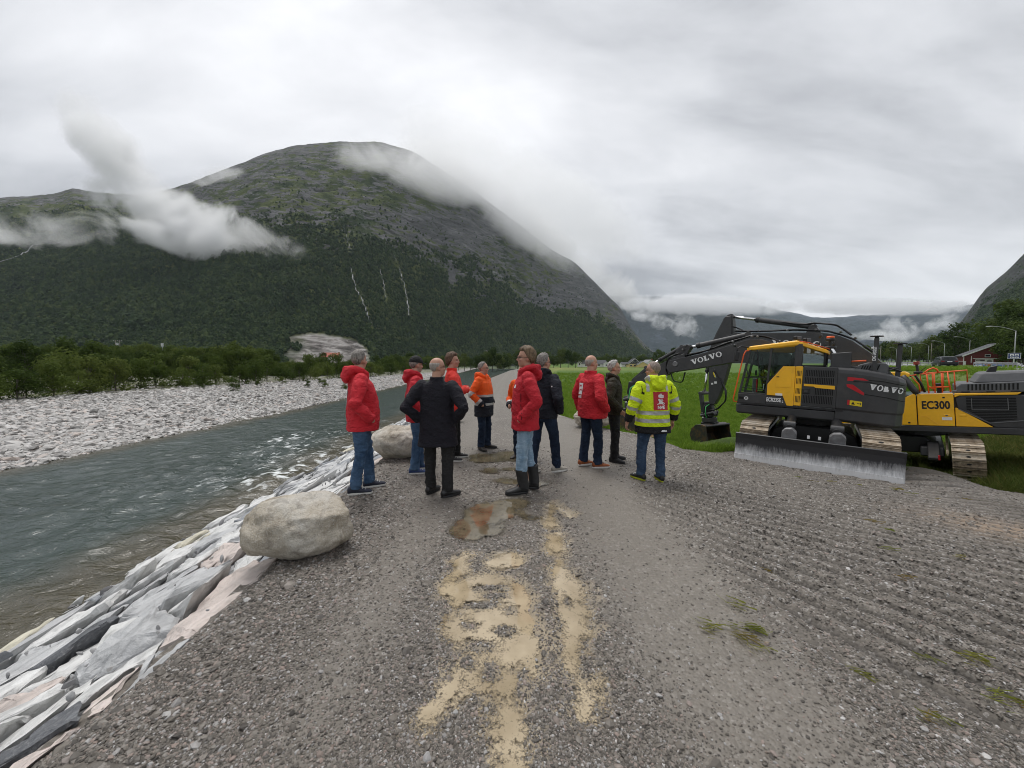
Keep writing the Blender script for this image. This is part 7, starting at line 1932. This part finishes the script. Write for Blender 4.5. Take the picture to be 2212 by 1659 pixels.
    # mirror, rail
    m_ = B().box((1.66, 1.52, 2.62), (.10, .17, .27), Euler((0, R(-6), R(20)))).done('mirror', M['blk'], o, bevel=.035, seg=2)
    B().tube([(1.42, 1.33, 2.88), (1.58, 1.45, 2.90), (1.66, 1.5, 2.84), (1.66, 1.52, 2.74)], .022, 8).done('mirror_arm', M['blk'], m_, smooth=True); B().ball((1.72, 1.52, 2.92), .045, 2).done('camera_head', M['blk'], m_, smooth=True)
    B().tube([(1.40, 1.34, 2.78), (1.47, 1.40, 2.77), (1.51, 1.42, 2.66), (1.70, 1.42, 1.42), (1.69, 1.40, 1.34), (1.62, 1.34, 1.32)], .017, 8).done('orange_handrail', M['orange'], o, smooth=True)
    B().tube([(1.44, 1.34, 2.42), (1.46, 1.37, 2.40), (1.36, 1.37, 2.02), (1.34, 1.34, 2.02)], .014, 6).done('door_handle', M['blk'], o, smooth=True)
    # behind the cab
    bx = B().prism([(-.36, 2.33), (-.36, 2.72), (-.74, 2.76), (-.74, 2.33)], .62, 1.16, 'y').done('intake_box', M['char'], o, bevel=.012); B().box((-.742, .89, 2.56), (.012, .42, .26)).done('intake_void', M['dark'], bx)
    B().prism([(-.35, 2.30), (-1.55, 2.16), (-1.45, 2.30), (-1.2, 2.40), (-.35, 2.42)], -1.15, .95, 'y').done('engine_hood', M['char'], o, bevel=.03)
    cwl = B().prism([(-.82, 2.30), (-.92, 2.44), (-1.08, 2.50), (-1.36, 2.49), (-1.42, 2.44), (-1.42, 2.22)], .40, .98, 'y').done('grey_cowl', M['grey'], o, bevel=.02, seg=2)
    for k in range(4): B().prism([(-.93 - .045 * k, 2.33), (-.955 - .045 * k, 2.33), (-.985 - .045 * k, 2.43), (-.96 - .045 * k, 2.43)], .978, .986, 'y').done('louvre', M['dark'], cwl)
    for k in range(2): B().prism([(-1.14 - .07 * k, 2.32), (-1.165 - .07 * k, 2.32), (-1.205 - .07 * k, 2.46), (-1.18 - .07 * k, 2.46)], .978, .986, 'y').done('louvre', M['dark'], cwl)
    B().tube([(-.74, .95, 2.52), (-1.02, .95, 2.545)], .02, 8).done('orange_rail', M['orange'], o)
    for x, y, z0, z1 in ((-1.17, 1.02, 2.22, 3.10), (-1.60, .78, 2.12, 2.93)):  # two square GPS masts with flat discs on top
        p = B().box((x, y, (z0 + z1) / 2), (.085, .085, z1 - z0)).done('gps_post', M['char'], o, bevel=.008); B().tube([(x, y, z1 + .025), (x, y, z1 + .05)], .125, 20).done('post_cap', M['blk'], p, bevel=.008); B().tube([(x, y, z1 - .02), (x, y, z1 + .03)], .04, 10).done('post_neck', M['blk'], p)
        if z1 > 3: text_plate('DIG ASSIST', .088, .0022, M['white'], p, (x + .02, y + .044, 2.72), (0, 0, 1), (1, 0, 0), squeeze=.80); plate('white_tag', [rect(-.02, -.02, .02, .02)], M['white'], p, (x + .065, y + .03, 2.86), (-1, 0, 0), (0, 0, 1), .01)
    B().tube([(-1.42, .98, 2.32), (-1.5, 1.0, 2.36), (-1.64, .9, 2.30)], .02, 6).done('bracket', M['blk'], o); B().box((-1.5, .86, 2.36), (.16, .1, .09)).done('rear_camera', M['blk'], o, bevel=.015)
    # ---- boom, stick and tool
    bp_ = [(.12, 1.72), (.16, 2.02), (.42, 2.62), (.82, 3.00), (1.22, 3.15), (1.52, 3.17), (1.85, 3.07), (2.4, 2.86), (3.0, 2.68), (3.55, 2.56), (3.88, 2.46), (3.96, 2.22), (3.85, 2.05), (3.45, 2.13), (3.07, 2.20), (2.0, 2.43), (1.62, 2.45), (1.25, 2.33), (.75, 2.02), (.36, 1.68)]
    bm_ = B().prism(bp_, -.30, .30, 'y').done('boom', M['char'], o, bevel=.018, seg=2)
    for s in (-1, 1): B().prism([(1.20, 2.55), (1.42, 2.48), (1.50, 2.75), (1.35, 2.9), (1.2, 2.8)], s * .30 - .03, s * .30 + .03, 'y').done('pin_boss', M['char'], bm_, bevel=.01)
    wd, wl = slab_word(.165, 'VOLVO', .09, .92)
    plate('lettering', wd, M['white'], bm_, (3.13, .302, 2.345), (-.948, 0, .318), (.318, 0, .948), .004)
    B().box((2.27, .303, 2.64), (.012, .006, .42), Euler((0, R(8), 0))).done('weld_seam', M['dark'], bm_)
    for s in (-.18, .18): cylinder(o, (.98, 1.32), (1.33, 2.70), .075, .045, .58, M, s + .02)
    st_ = [(3.22, 2.96), (3.36, 3.03), (3.62, 2.92), (3.85, 2.55), (5.12, 1.80), (5.20, 1.62), (5.05, 1.52), (3.92, 1.98), (3.60, 2.18), (3.42, 2.52)]
    sk = B().prism(st_, -.17, .17, 'y').done('stick', M['char'], o, bevel=.015, seg=2)
    for s in (-1, 1): B().prism([(3.40, 2.72), (3.75, 2.62), (3.9, 2.3), (3.75, 2.05), (3.5, 2.15), (3.36, 2.5)], s * .20 - .03, s * .20 + .03, 'y').done('fork_plate', M['char'], sk, bevel=.01)
    B().tube([(3.66, -.34, 2.36), (3.66, .34, 2.36)], .085, 18).done('stick_pin', M['steel'], bm_, bevel=.01)
    cylinder(o, (1.62, 3.32), (3.30, 2.93), .080, .048, .86, M, .0)
    cylinder(o, (3.55, 2.95), (4.75, 2.2), .06, .036, .62, M, .0)
    B().prism([(4.72, 2.24), (5.25, 1.75), (5.3, 1.5), (5.2, 1.5), (5.15, 1.7), (4.66, 2.16)], -.1, .1, 'y').done('tool_link', M['char'], o, bevel=.01)
    hoses(bm_, [(.55, 2.92), (1.0, 3.2), (1.5, 3.3), (2.1, 3.08), (2.9, 2.78), (3.45, 2.62)], M, 5, .020, .05, .06, .015)
    hoses(bm_, [(3.3, 2.68), (3.6, 2.72), (3.9, 2.62), (4.02, 2.3), (3.95, 2.0)], M, 3, .018, .15, .06, .02)
    hoses(bm_, [(3.9, 2.2), (3.75, 1.75), (3.45, 1.72), (3.38, 2.08)], M, 2, .016, .12, .05, .01)
    for x, z in ((1.5, 3.25), (2.0, 3.10), (2.6, 2.9), (3.2, 2.72), (3.45, 2.85), (3.4, 2.98), (1.35, 3.24)): B().box((x, .1, z), (.05, .42, .05)).done('hose_clamp', M['steel'] if random.random() < .5 else M['blk'], bm_, bevel=.008)
    rotator_and_bucket(o, 5.18, .52, 1.66, M, 1.5, .85, .95, R(178), 0)
    return o
def rear_excavator(M):
    o = empty('excavator', 'yellow sided excavator with orange guard rails, parked in the grass behind the other excavator', 'excavator', (13.48, 12.88, -1.62))
    o.rotation_euler = (Matrix.Rotation(R(132), 4, 'Z') @ Matrix.Rotation(R(4.5), 4, 'Y')).to_euler()
    X0 = -.55
    for xc in (-1.56, 1.04): track(o, xc, .60, -2.5, 2.45, 1.14, M, .205).location.z = -.17
    B().prism([(-1.1, .45), (.95, .45), (.8, .75), (.45, .98), (-.75, .98), (-1.0, .75)], -1.0, 1.0, 'y').done('car_body', M['blk'], o, bevel=.03)
    B().prism([(1.0, .42), (2.2, .42), (2.2, .52), (1.4, .85), (1.0, .85)], -1.05, -.80, 'x').done('leg_plate', M['blk'], o, bevel=.02)
    for x in (-.9, .7): B().prism([(-1.6, .45), (1.6, .45), (1.5, .72), (-1.5, .72)], x - .25, x + .25, 'x').done('frame_leg', M['blk'], o, bevel=.03)
    B().cyl((X0, 0, .96), (X0, 0, 1.18), .75, 36).done('swing_ring', M['blk'], o)
    B().box((-1.02, 2.36, .55), (.04, .1, .12)).done('red_tag', M['red'], o)
    # skirt and sides
    Y = 1.42
    B().box((-1.3, 0, 1.27), (4.9, 2.84, .20)).done('base_frame', M['char'], o, bevel=.025)
    a = B().prism([(-.30, 1.375), (-.62, 1.375), (-.62, 2.36), (-.56, 2.36), (-.34, 2.22), (-.30, 2.22)], 1.32, Y, 'y').done('front_panel', M['yel'], o, bevel=.012)
    d = B().prism([(-.645, 1.375), (-1.385, 1.375), (-1.385, 2.36), (-.645, 2.36)], 1.32, Y, 'y').done('side_door', M['yel'], o, bevel=.012)
    bh = B().prism([(-1.405, 1.375), (-2.09, 1.375), (-1.43, 1.93), (-1.405, 1.93)], 1.32, Y, 'y').done('rear_door', M['yel'], o, bevel=.012)
    B().prism([(-1.405, 2.24), (-1.405, 2.36), (-2.60, 2.36), (-2.52, 2.30), (-1.50, 2.295)], 1.32, Y, 'y').done('top_trim', M['yel'], o, bevel=.01)
    dk = B().prism([(-1.42, 2.22), (-1.52, 2.285), (-2.55, 2.29), (-3.4, 2.29), (-3.4, 1.375), (-2.13, 1.375), (-1.45, 1.93)], 1.30, Y - .015, 'y').done('dark_door', M['char'], o, bevel=.012)
    g = B().prism([(-1.62, 2.24), (-2.50, 2.235), (-2.50, 1.62), (-2.02, 1.52), (-1.62, 1.88)], 1.40, Y - .008, 'y').done('grille_void', M['dark'], dk)
    b = B()
    for k in range(15):
        z = 2.22 - .045 * k; xl = -1.62 - max(0, (1.88 - z) / .36 * .4); b.box(((xl - 2.5) / 2, Y - .006, z), (abs(-2.5 - xl), .012, .012))
    b.done('grille_slats', M['char'], g)
    for x0, z0, x1, z1 in ((-1.72, 1.88, -2.36, 1.88), (-2.36, 1.88, -2.36, 2.2), (-1.72, 1.88, -1.72, 2.2)): B().box(((x0 + x1) / 2, Y + .002, (z0 + z1) / 2), (abs(x1 - x0) + .012, .012, abs(z1 - z0) + .012)).done('inner_rail', M['steel'], g)
    B().tube([(-1.46, Y - .01, 1.90), (-2.03, Y - .01, 1.49), (-2.60, Y - .01, 1.58)], .016, 6).done('edge_trim', M['grey'], dk)
    text_plate('EC300', .335, .010, M['blk'], d, (-1.02, Y + .002, 2.0), (-1, 0, 0), (0, 0, 1), squeeze=.64)
    for x in (-1.23, -1.55): B().box((x, Y, 1.70), (.13, .014, .06)).done('door_latch', M['yel'], d, bevel=.012); 
    B().box((-1.23, Y + .004, 1.70), (.05, .016, .03)).done('lock', M['grey'], d, bevel=.004)
    plate('sticker', [rect(-.10, -.045, .10, .045)], M['white'], d, (-1.235, Y + .001, 1.60), (-1, 0, 0), (0, 0, 1), .003); plate('warning_sticker', [rect(-.04, -.015, .04, .015)], M['warn'], d, (-1.30, Y + .001, 1.42), (-1, 0, 0), (0, 0, 1), .003)
    for x, z, p_ in ((-1.19, 2.24, d), (-.45, 1.45, a)): B().box((x, Y + .002, z), (.05, .012, .05)).done('rubber_stop', M['blk'], p_, bevel=.01)
    for p0, p1 in (((-.72, 1.66), (-.82, 1.66)), ((-.82, 1.66), (-1.08, 1.385))): B().tube([(p0[0], Y + .001, p0[1]), (p1[0], Y + .001, p1[1])], .007, 6).done('pressed_line', M['yel'], d)
    # body behind the doors, hood, counterweight
    B().box((-1.7, -.02, 1.84), (3.3, 2.6, .94)).done('body', M['char'], o, bevel=.02)
    hd = B().prism([(-1.46, 2.37), (-1.46, 2.56), (-1.55, 2.64), (-3.3, 2.67), (-3.3, 2.37)], -1.2, 1.36, 'y').done('engine_hood', M['grey'], o, bevel=.025, seg=2)
    for k in range(13): B().prism([(-1.66 - .072 * k, 2.44), (-1.692 - .072 * k, 2.44), (-1.700 - .072 * k, 2.62), (-1.665 - .072 * k, 2.62)], 1.356, 1.364, 'y').done('louvre', M['dark'], hd)
    for x in (-1.62, -2.08, -2.5): B().box((x, 1.37, 2.40), (.16, .02, .035)).done('hood_catch', M['blk'], hd, bevel=.006)
    B().rings([[Vector((x, y, z)) for x, y in ((-1.80 - q, 1.15 - q * .6), (-3.2, 1.15 - q * .6), (-3.2, -.9), (-1.80 - q, -.9))] for z, q in ((2.655, 0), (2.90, .14), (2.95, .22))]).done('hood_dome', M['grey'], o, bevel=.03, seg=2)
    B().prism([(-2.06, 2.94), (-2.24, 2.94), (-2.28, 3.14), (-2.13, 3.10)], .55, .78, 'y').done('exhaust_stack', M['blk'], o, bevel=.015)
    B().rings([[Vector((x, y, z)) for x, y in ((-3.35, 1.40), (-3.75, 1.32), (-3.95, .9), (-3.98, 0), (-3.95, -.9), (-3.75, -1.32), (-3.35, -1.40))] for z in (1.15, 2.3)]).done('counterweight', M['char'], o, bevel=.05, seg=2)
    B().box((-1.42, 1.28, 2.41), (.10, .12, .08)).done('lamp', M['grey'], o, bevel=.015)
    # orange guard rails round the walkway
    def rl(pts, r=.020, n='guard_rail'): return B().tube(pts, r, 8).done(n, M['orange'], o, smooth=True)
    rl([(-.90, 1.30, 2.37), (-.88, 1.30, 2.96), (-1.30, 1.30, 3.01), (-1.34, 1.30, 2.40)]); rl([(-.95, 1.30, 2.55), (-1.32, 1.30, 2.56)]); rl([(-.90, 1.30, 2.60), (-.96, 1.30, 2.53), (-1.02, 1.30, 2.51)], .018)
    for x in (-1.03, -1.18): rl([(x, 1.30, 2.38), (x, 1.30, 2.98)], .016)
    rl([(-.76, .75, 2.4), (-.74, .75, 2.98), (-1.70, .75, 3.03), (-1.70, .75, 2.66)]); rl([(-.74, .75, 2.98), (-.88, 1.30, 2.96)]); rl([(-1.30, 1.30, 3.01), (-1.70, .75, 3.03)])
    rl([(-.80, 1.02, 2.97), (-.92, .95, 3.10), (-1.02, .95, 3.15), (-1.10, .95, 3.10), (-1.12, .95, 3.0)], .024)
    for x in (-1.0, -1.22, -1.45): rl([(x, .75, 2.4), (x, .75, 3.0)], .015)
    B().box((-1.12, 1.15, 2.60), (.16, .16, .14)).done('battery_box', M['blk'], o, bevel=.015); B().box((-1.12, 1.15, 2.45), (.1, .1, .16)).done('box_leg', M['blk'], o)
    # cab
    cb = [(1.35, 1.30), (1.45, 1.4), (1.30, 2.55), (1.05, 3.0), (-.40, 3.02), (-.52, 2.9), (-.62, 2.36), (-.30, 1.30)]
    B().box((.5, .90, 1.70), (1.75, 1.0, .75)).done('cab_lower', M['yel'], o, bevel=.02)
    B().tube([(-.36, 1.36, 2.95), (-.46, 1.37, 2.75), (-.58, 1.37, 2.5), (-.66, 1.36, 2.36)], .085, 12).done('cab_pillar', M['char'], o, smooth=True)
    for pts in ([(1.25, 1.36, 1.5), (1.35, 1.36, 2.1), (1.05, 1.36, 2.95)], [(.45, 1.36, 1.5), (.45, 1.36, 2.98)]): B().tube(pts, .05, 8).done('cab_frame', M['char'], o)
    B().prism([(1.2, 2.1), (1.0, 2.9), (-.40, 2.93), (-.60, 2.38), (.3, 2.1)], 1.30, 1.31, 'y').done('cab_glass', M['glass'], o)
    B().prism([(1.2, 2.1), (1.0, 2.9), (-.40, 2.93), (-.60, 2.38), (.3, 2.1)], .42, .43, 'y').done('far_glass', M['glass'], o)
    B().prism([(1.15, 2.93), (1.0, 3.04), (.3, 3.09), (-.42, 3.07), (-.52, 3.0), (-.50, 2.90), (1.1, 2.86)], .40, 1.40, 'y').done('cab_roof', M['yel'], o, bevel=.03, seg=2)
    B().tube([(-.52, 1.32, 2.92), (-.62, 1.30, 2.98), (-.74, 1.28, 2.70), (-.82, 1.26, 2.40)], .03, 8).done('rear_post', M['blk'], o, smooth=True)
    rl([(-.56, 1.34, 2.90), (-.70, 1.34, 2.66), (-.72, 1.34, 2.42)], .016, 'orange_rail'); rl([(-.46, 1.36, 2.93), (-.66, 1.36, 2.96)], .016, 'orange_rail')
    bc = B().tube([(-.70, 1.2, 2.97), (-.68, 1.2, 3.30)], .035, 8).done('beacon_post', M['blk'], o); B().tube([(-.68, 1.2, 3.28), (-.68, 1.2, 3.38)], .07, 16).done('beacon', simple('beacon red', (.25, .03, .02), .3), bc, bevel=.012); B().box((-.70, 1.2, 3.03), (.20, .16, .08)).done('beacon_base', M['blk'], bc, bevel=.02); B().tube([(-.74, 1.2, 3.05), (-.88, 1.2, 3.2)], .01, 6).done('aerial', M['blk'], bc)
    # ---- boom: high gooseneck
    bp_ = [(-.30, 2.05), (-.22, 2.5), (.10, 3.36), (.43, 3.80), (.90, 4.30), (1.30, 4.56), (1.70, 4.69), (2.4, 4.80), (3.6, 4.95), (4.65, 5.12), (5.10, 5.00), (5.32, 4.72), (5.20, 4.46), (4.7, 4.36), (3.4, 4.16), (2.4, 4.02), (1.8, 3.84), (1.2, 3.42), (.7, 2.85), (.30, 2.20), (.05, 1.98)]
    bm_ = B().prism(bp_, -.34, .34, 'y').done('boom', M['char'], o, bevel=.02, seg=2)
    wd, wl = slab_word(.24, 'VOLVO', .30, .95)
    plate('lettering', [[(u, v) for u, v in p] for p in wd], M['white'], bm_, (3.35, .342, 4.39), (-.985, 0, -.17), (-.17, 0, .985), .004)
    B().tube([(1.51, -.40, 4.26), (1.51, .40, 4.26)], .16, 22).done('boom_pin', M['char'], bm_, bevel=.02); B().tube([(1.51, .39, 4.26), (1.51, .46, 4.26)], .10, 18).done('pin_cap', M['blk'], bm_, bevel=.01)
    for s in (-.42, .42): cylinder(o, (.55, 1.65), (1.50, 4.24), .10, .058, .60, M, s)
    st_ = [(4.78, 5.92), (4.95, 5.99), (5.12, 5.86), (5.50, 5.20), (5.74, 4.72), (5.86, 4.2), (5.98, 2.2), (5.96, 1.95), (5.74, 1.92), (5.52, 2.3), (5.22, 3.1), (4.98, 3.9), (4.86, 4.55), (4.76, 5.15)]
    sk = B().prism(st_, -.19, .19, 'y').done('stick', M['char'], o, bevel=.018, seg=2)
    for s in (-1, 1): B().prism([(4.80, 5.9), (5.05, 5.9), (5.55, 5.0), (5.45, 4.4), (5.0, 4.3), (4.84, 5.0)], s * .22 - .03, s * .22 + .03, 'y').done('fork_plate', M['char'], sk, bevel=.012)
    B().tube([(5.12, -.38, 4.72), (5.12, .38, 4.72)], .11, 18).done('stick_pin', M['steel'], bm_, bevel=.01)
    cylinder(o, (2.0, 4.98), (4.88, 5.90), .105, .062, .66, M, 0)
    B().prism([(1.75, 4.66), (2.25, 4.74), (2.12, 5.05), (1.95, 5.08)], -.12, .12, 'y').done('cylinder_lug', M['char'], bm_, bevel=.015)
    cylinder(o, (5.85, 4.45), (6.22, 2.50), .085, .05, .50, M, 0)
    B().prism([(6.10, 2.40), (6.42, 2.38), (6.46, 2.48), (6.40, 2.54), (5.78, 2.50), (5.76, 2.40)], -.14, .14, 'y').done('tool_link', M['char'], o, bevel=.015)
    B().prism([(6.44, 2.46), (6.36, 1.5), (6.24, 1.5), (6.30, 2.46)], -.12, .12, 'y').done('tool_link', M['char'], o, bevel=.012)
    hoses(bm_, [(.30, 3.75), (.85, 4.36), (1.6, 4.78), (2.6, 4.95), (3.9, 5.08), (4.7, 5.2)], M, 5, .024, .05, .07, .02)
    hoses(bm_, [(.9, 4.5), (1.3, 4.95), (1.9, 5.12), (2.3, 5.12), (3.0, 5.32)], M, 3, .026, .05, .07, .02)
    hoses(bm_, [(4.4, 5.18), (4.75, 5.42), (5.2, 5.35), (5.45, 5.05)], M, 3, .02, .1, .06, .02)
    hoses(sk, [(5.66, 3.55), (5.38, 3.0), (5.22, 2.55), (5.25, 2.1), (5.6, 1.72), (6.0, 1.66)], M, 3, .024, .16, .06, .02)
    for k in range(4): B().tube([(5.68 - .03 * k, .24 - .04 * k, 3.42 - .05 * k), (5.62 - .03 * k, .24 - .04 * k, 3.2 - .05 * k)], .026, 8).done('hose_coupling', M['chrome'] if k % 2 else M['warn'], sk)
    plate('white_tag', [rect(-.06, -.05, .05, .05)], M['white'], sk, (5.62, .20, 2.95), (-1, 0, 0), (0, 0, 1), .004); plate('white_tag', [rect(-.04, -.04, .05, .04)], M['white'], sk, (5.78, .20, 2.90), (-1, 0, 0), (0, 0, 1), .004)
    for x, z in ((1.2, 4.66), (1.9, 4.84), (2.8, 4.96), (3.8, 5.08), (.8, 4.38), (4.6, 5.22)): B().box((x, .1, z), (.06, .46, .06)).done('hose_clamp', M['steel'], bm_, bevel=.008)
    rotator_and_bucket(o, 6.05, .98, 2.05, M, 1.45, 1.02, 1.05, R(158), 0)
    return o
# ================================================================== boulders
def boulder(label, x, y, sx, sy, sz, rz, seed, sink=.06, stain=.5):
    r = np.random.default_rng(seed)
    bm = bmesh.new(); bmesh.ops.create_icosphere(bm, subdivisions=5, radius=1)
    pl = [(Vector(r.normal(size=3)).normalized(), r.uniform(.72, .92)) for _ in range(9)]
    for v in bm.verts:
        p = v.co.copy()
        for n, d in pl:
            k = p.dot(n) - d
            if k > 0: p -= n * k * .93
        q = p * 1.6 + Vector((seed, 3, 1))
        p *= 1 + .10 * mnoise.fractal(q, .9, 2.1, 4) + .022 * mnoise.fractal(q * 6, .8, 2.1, 4) - .03 * max(0, .12 - abs(mnoise.noise(q * 1.3))) / .12
        v.co = p
    zs = [v.co.z for v in bm.verts]; lo, hi = min(zs), max(zs)
    for v in bm.verts: v.co = Vector((v.co.x * sx / 2, v.co.y * sy / 2, (v.co.z - lo) / (hi - lo) * sz))
    me = bpy.data.meshes.new('boulder'); bm.to_mesh(me); bm.free()
    t = NT('boulder stone'); v = t.coord(loc=(seed, 0, 0))
    a = t.noise(v, 2.2, 6, .65, .5); b_ = t.noise(v, 14, 6, .7); f = t.noise(v, 70, 4, .7)
    c = t.ramp(a, [(.3, (.33, .28, .205)), (.48, (.50, .45, .37)), (.62, (.58, .55, .49)), (.8, (.64, .62, .58))])
    c = t.mix(t.math('MULTIPLY', t.vramp(b_, .48, .72), .55), c, (.16, .13, .095)); c = t.mix(t.math('MULTIPLY', t.vramp(f, .5, .68), .55), c, (.66, .64, .60)); c = t.mix(t.math('MULTIPLY', t.vramp(t.noise(v, 110, 3, .6), .56, .70), .5), c, (.12, .10, .08))
    if stain: c = t.mix(t.math('MULTIPLY', t.vramp(t.noise(v, 3.4, 4, .6, 1.5), .55, .62), stain), c, (.10, .08, .06))
    t.pbr(c, .68, 0, t.bump(t.math('ADD', t.math('MULTIPLY', b_, .7), t.math('MULTIPLY', f, .5)), 1.0, .03), .35)
    o = link('boulder', me, t.m, None, True); o.location = (x, y, float(H(x, y)) - sink); o.rotation_euler = (0, 0, rz)
    tag(o, label, 'boulder', 'boulders set along the road edge')
def build_boulders():
    boulder('large pale tan boulder on the road edge nearest the camera', -1.95, 3.33, .98, .76, .55, R(8), 3, .03, .35)
    boulder('pale boulder with a pointed end behind the man in blue jeans', -2.05, 6.75, 1.15, .85, .62, R(12), 8, .02, .35)
    boulder('small pale boulder further along the river edge, half hidden by the dark coat', -1.75, 10.9, .62, .5, .42, R(20), 13, .02, .2)
    boulder('cream boulder stained dark on the field edge behind the bald man in red', 2.2, 10.0, 1.05, .8, .64, R(-10), 21, .04, .7)
# ================================================================== build everything
road_sheet(); puddle_sheets(); river(); gravel_bar(); field(); valley_floor()
STONE_MATS = revetment()
build_mountains(); build_trees(); build_far()
build_mist(); build_haze()
MM = paint_mats(); front_excavator(MM); rear_excavator(MM)
build_boulders()
build_people()
build_grass(); loose_gravel(); bar_cobbles()
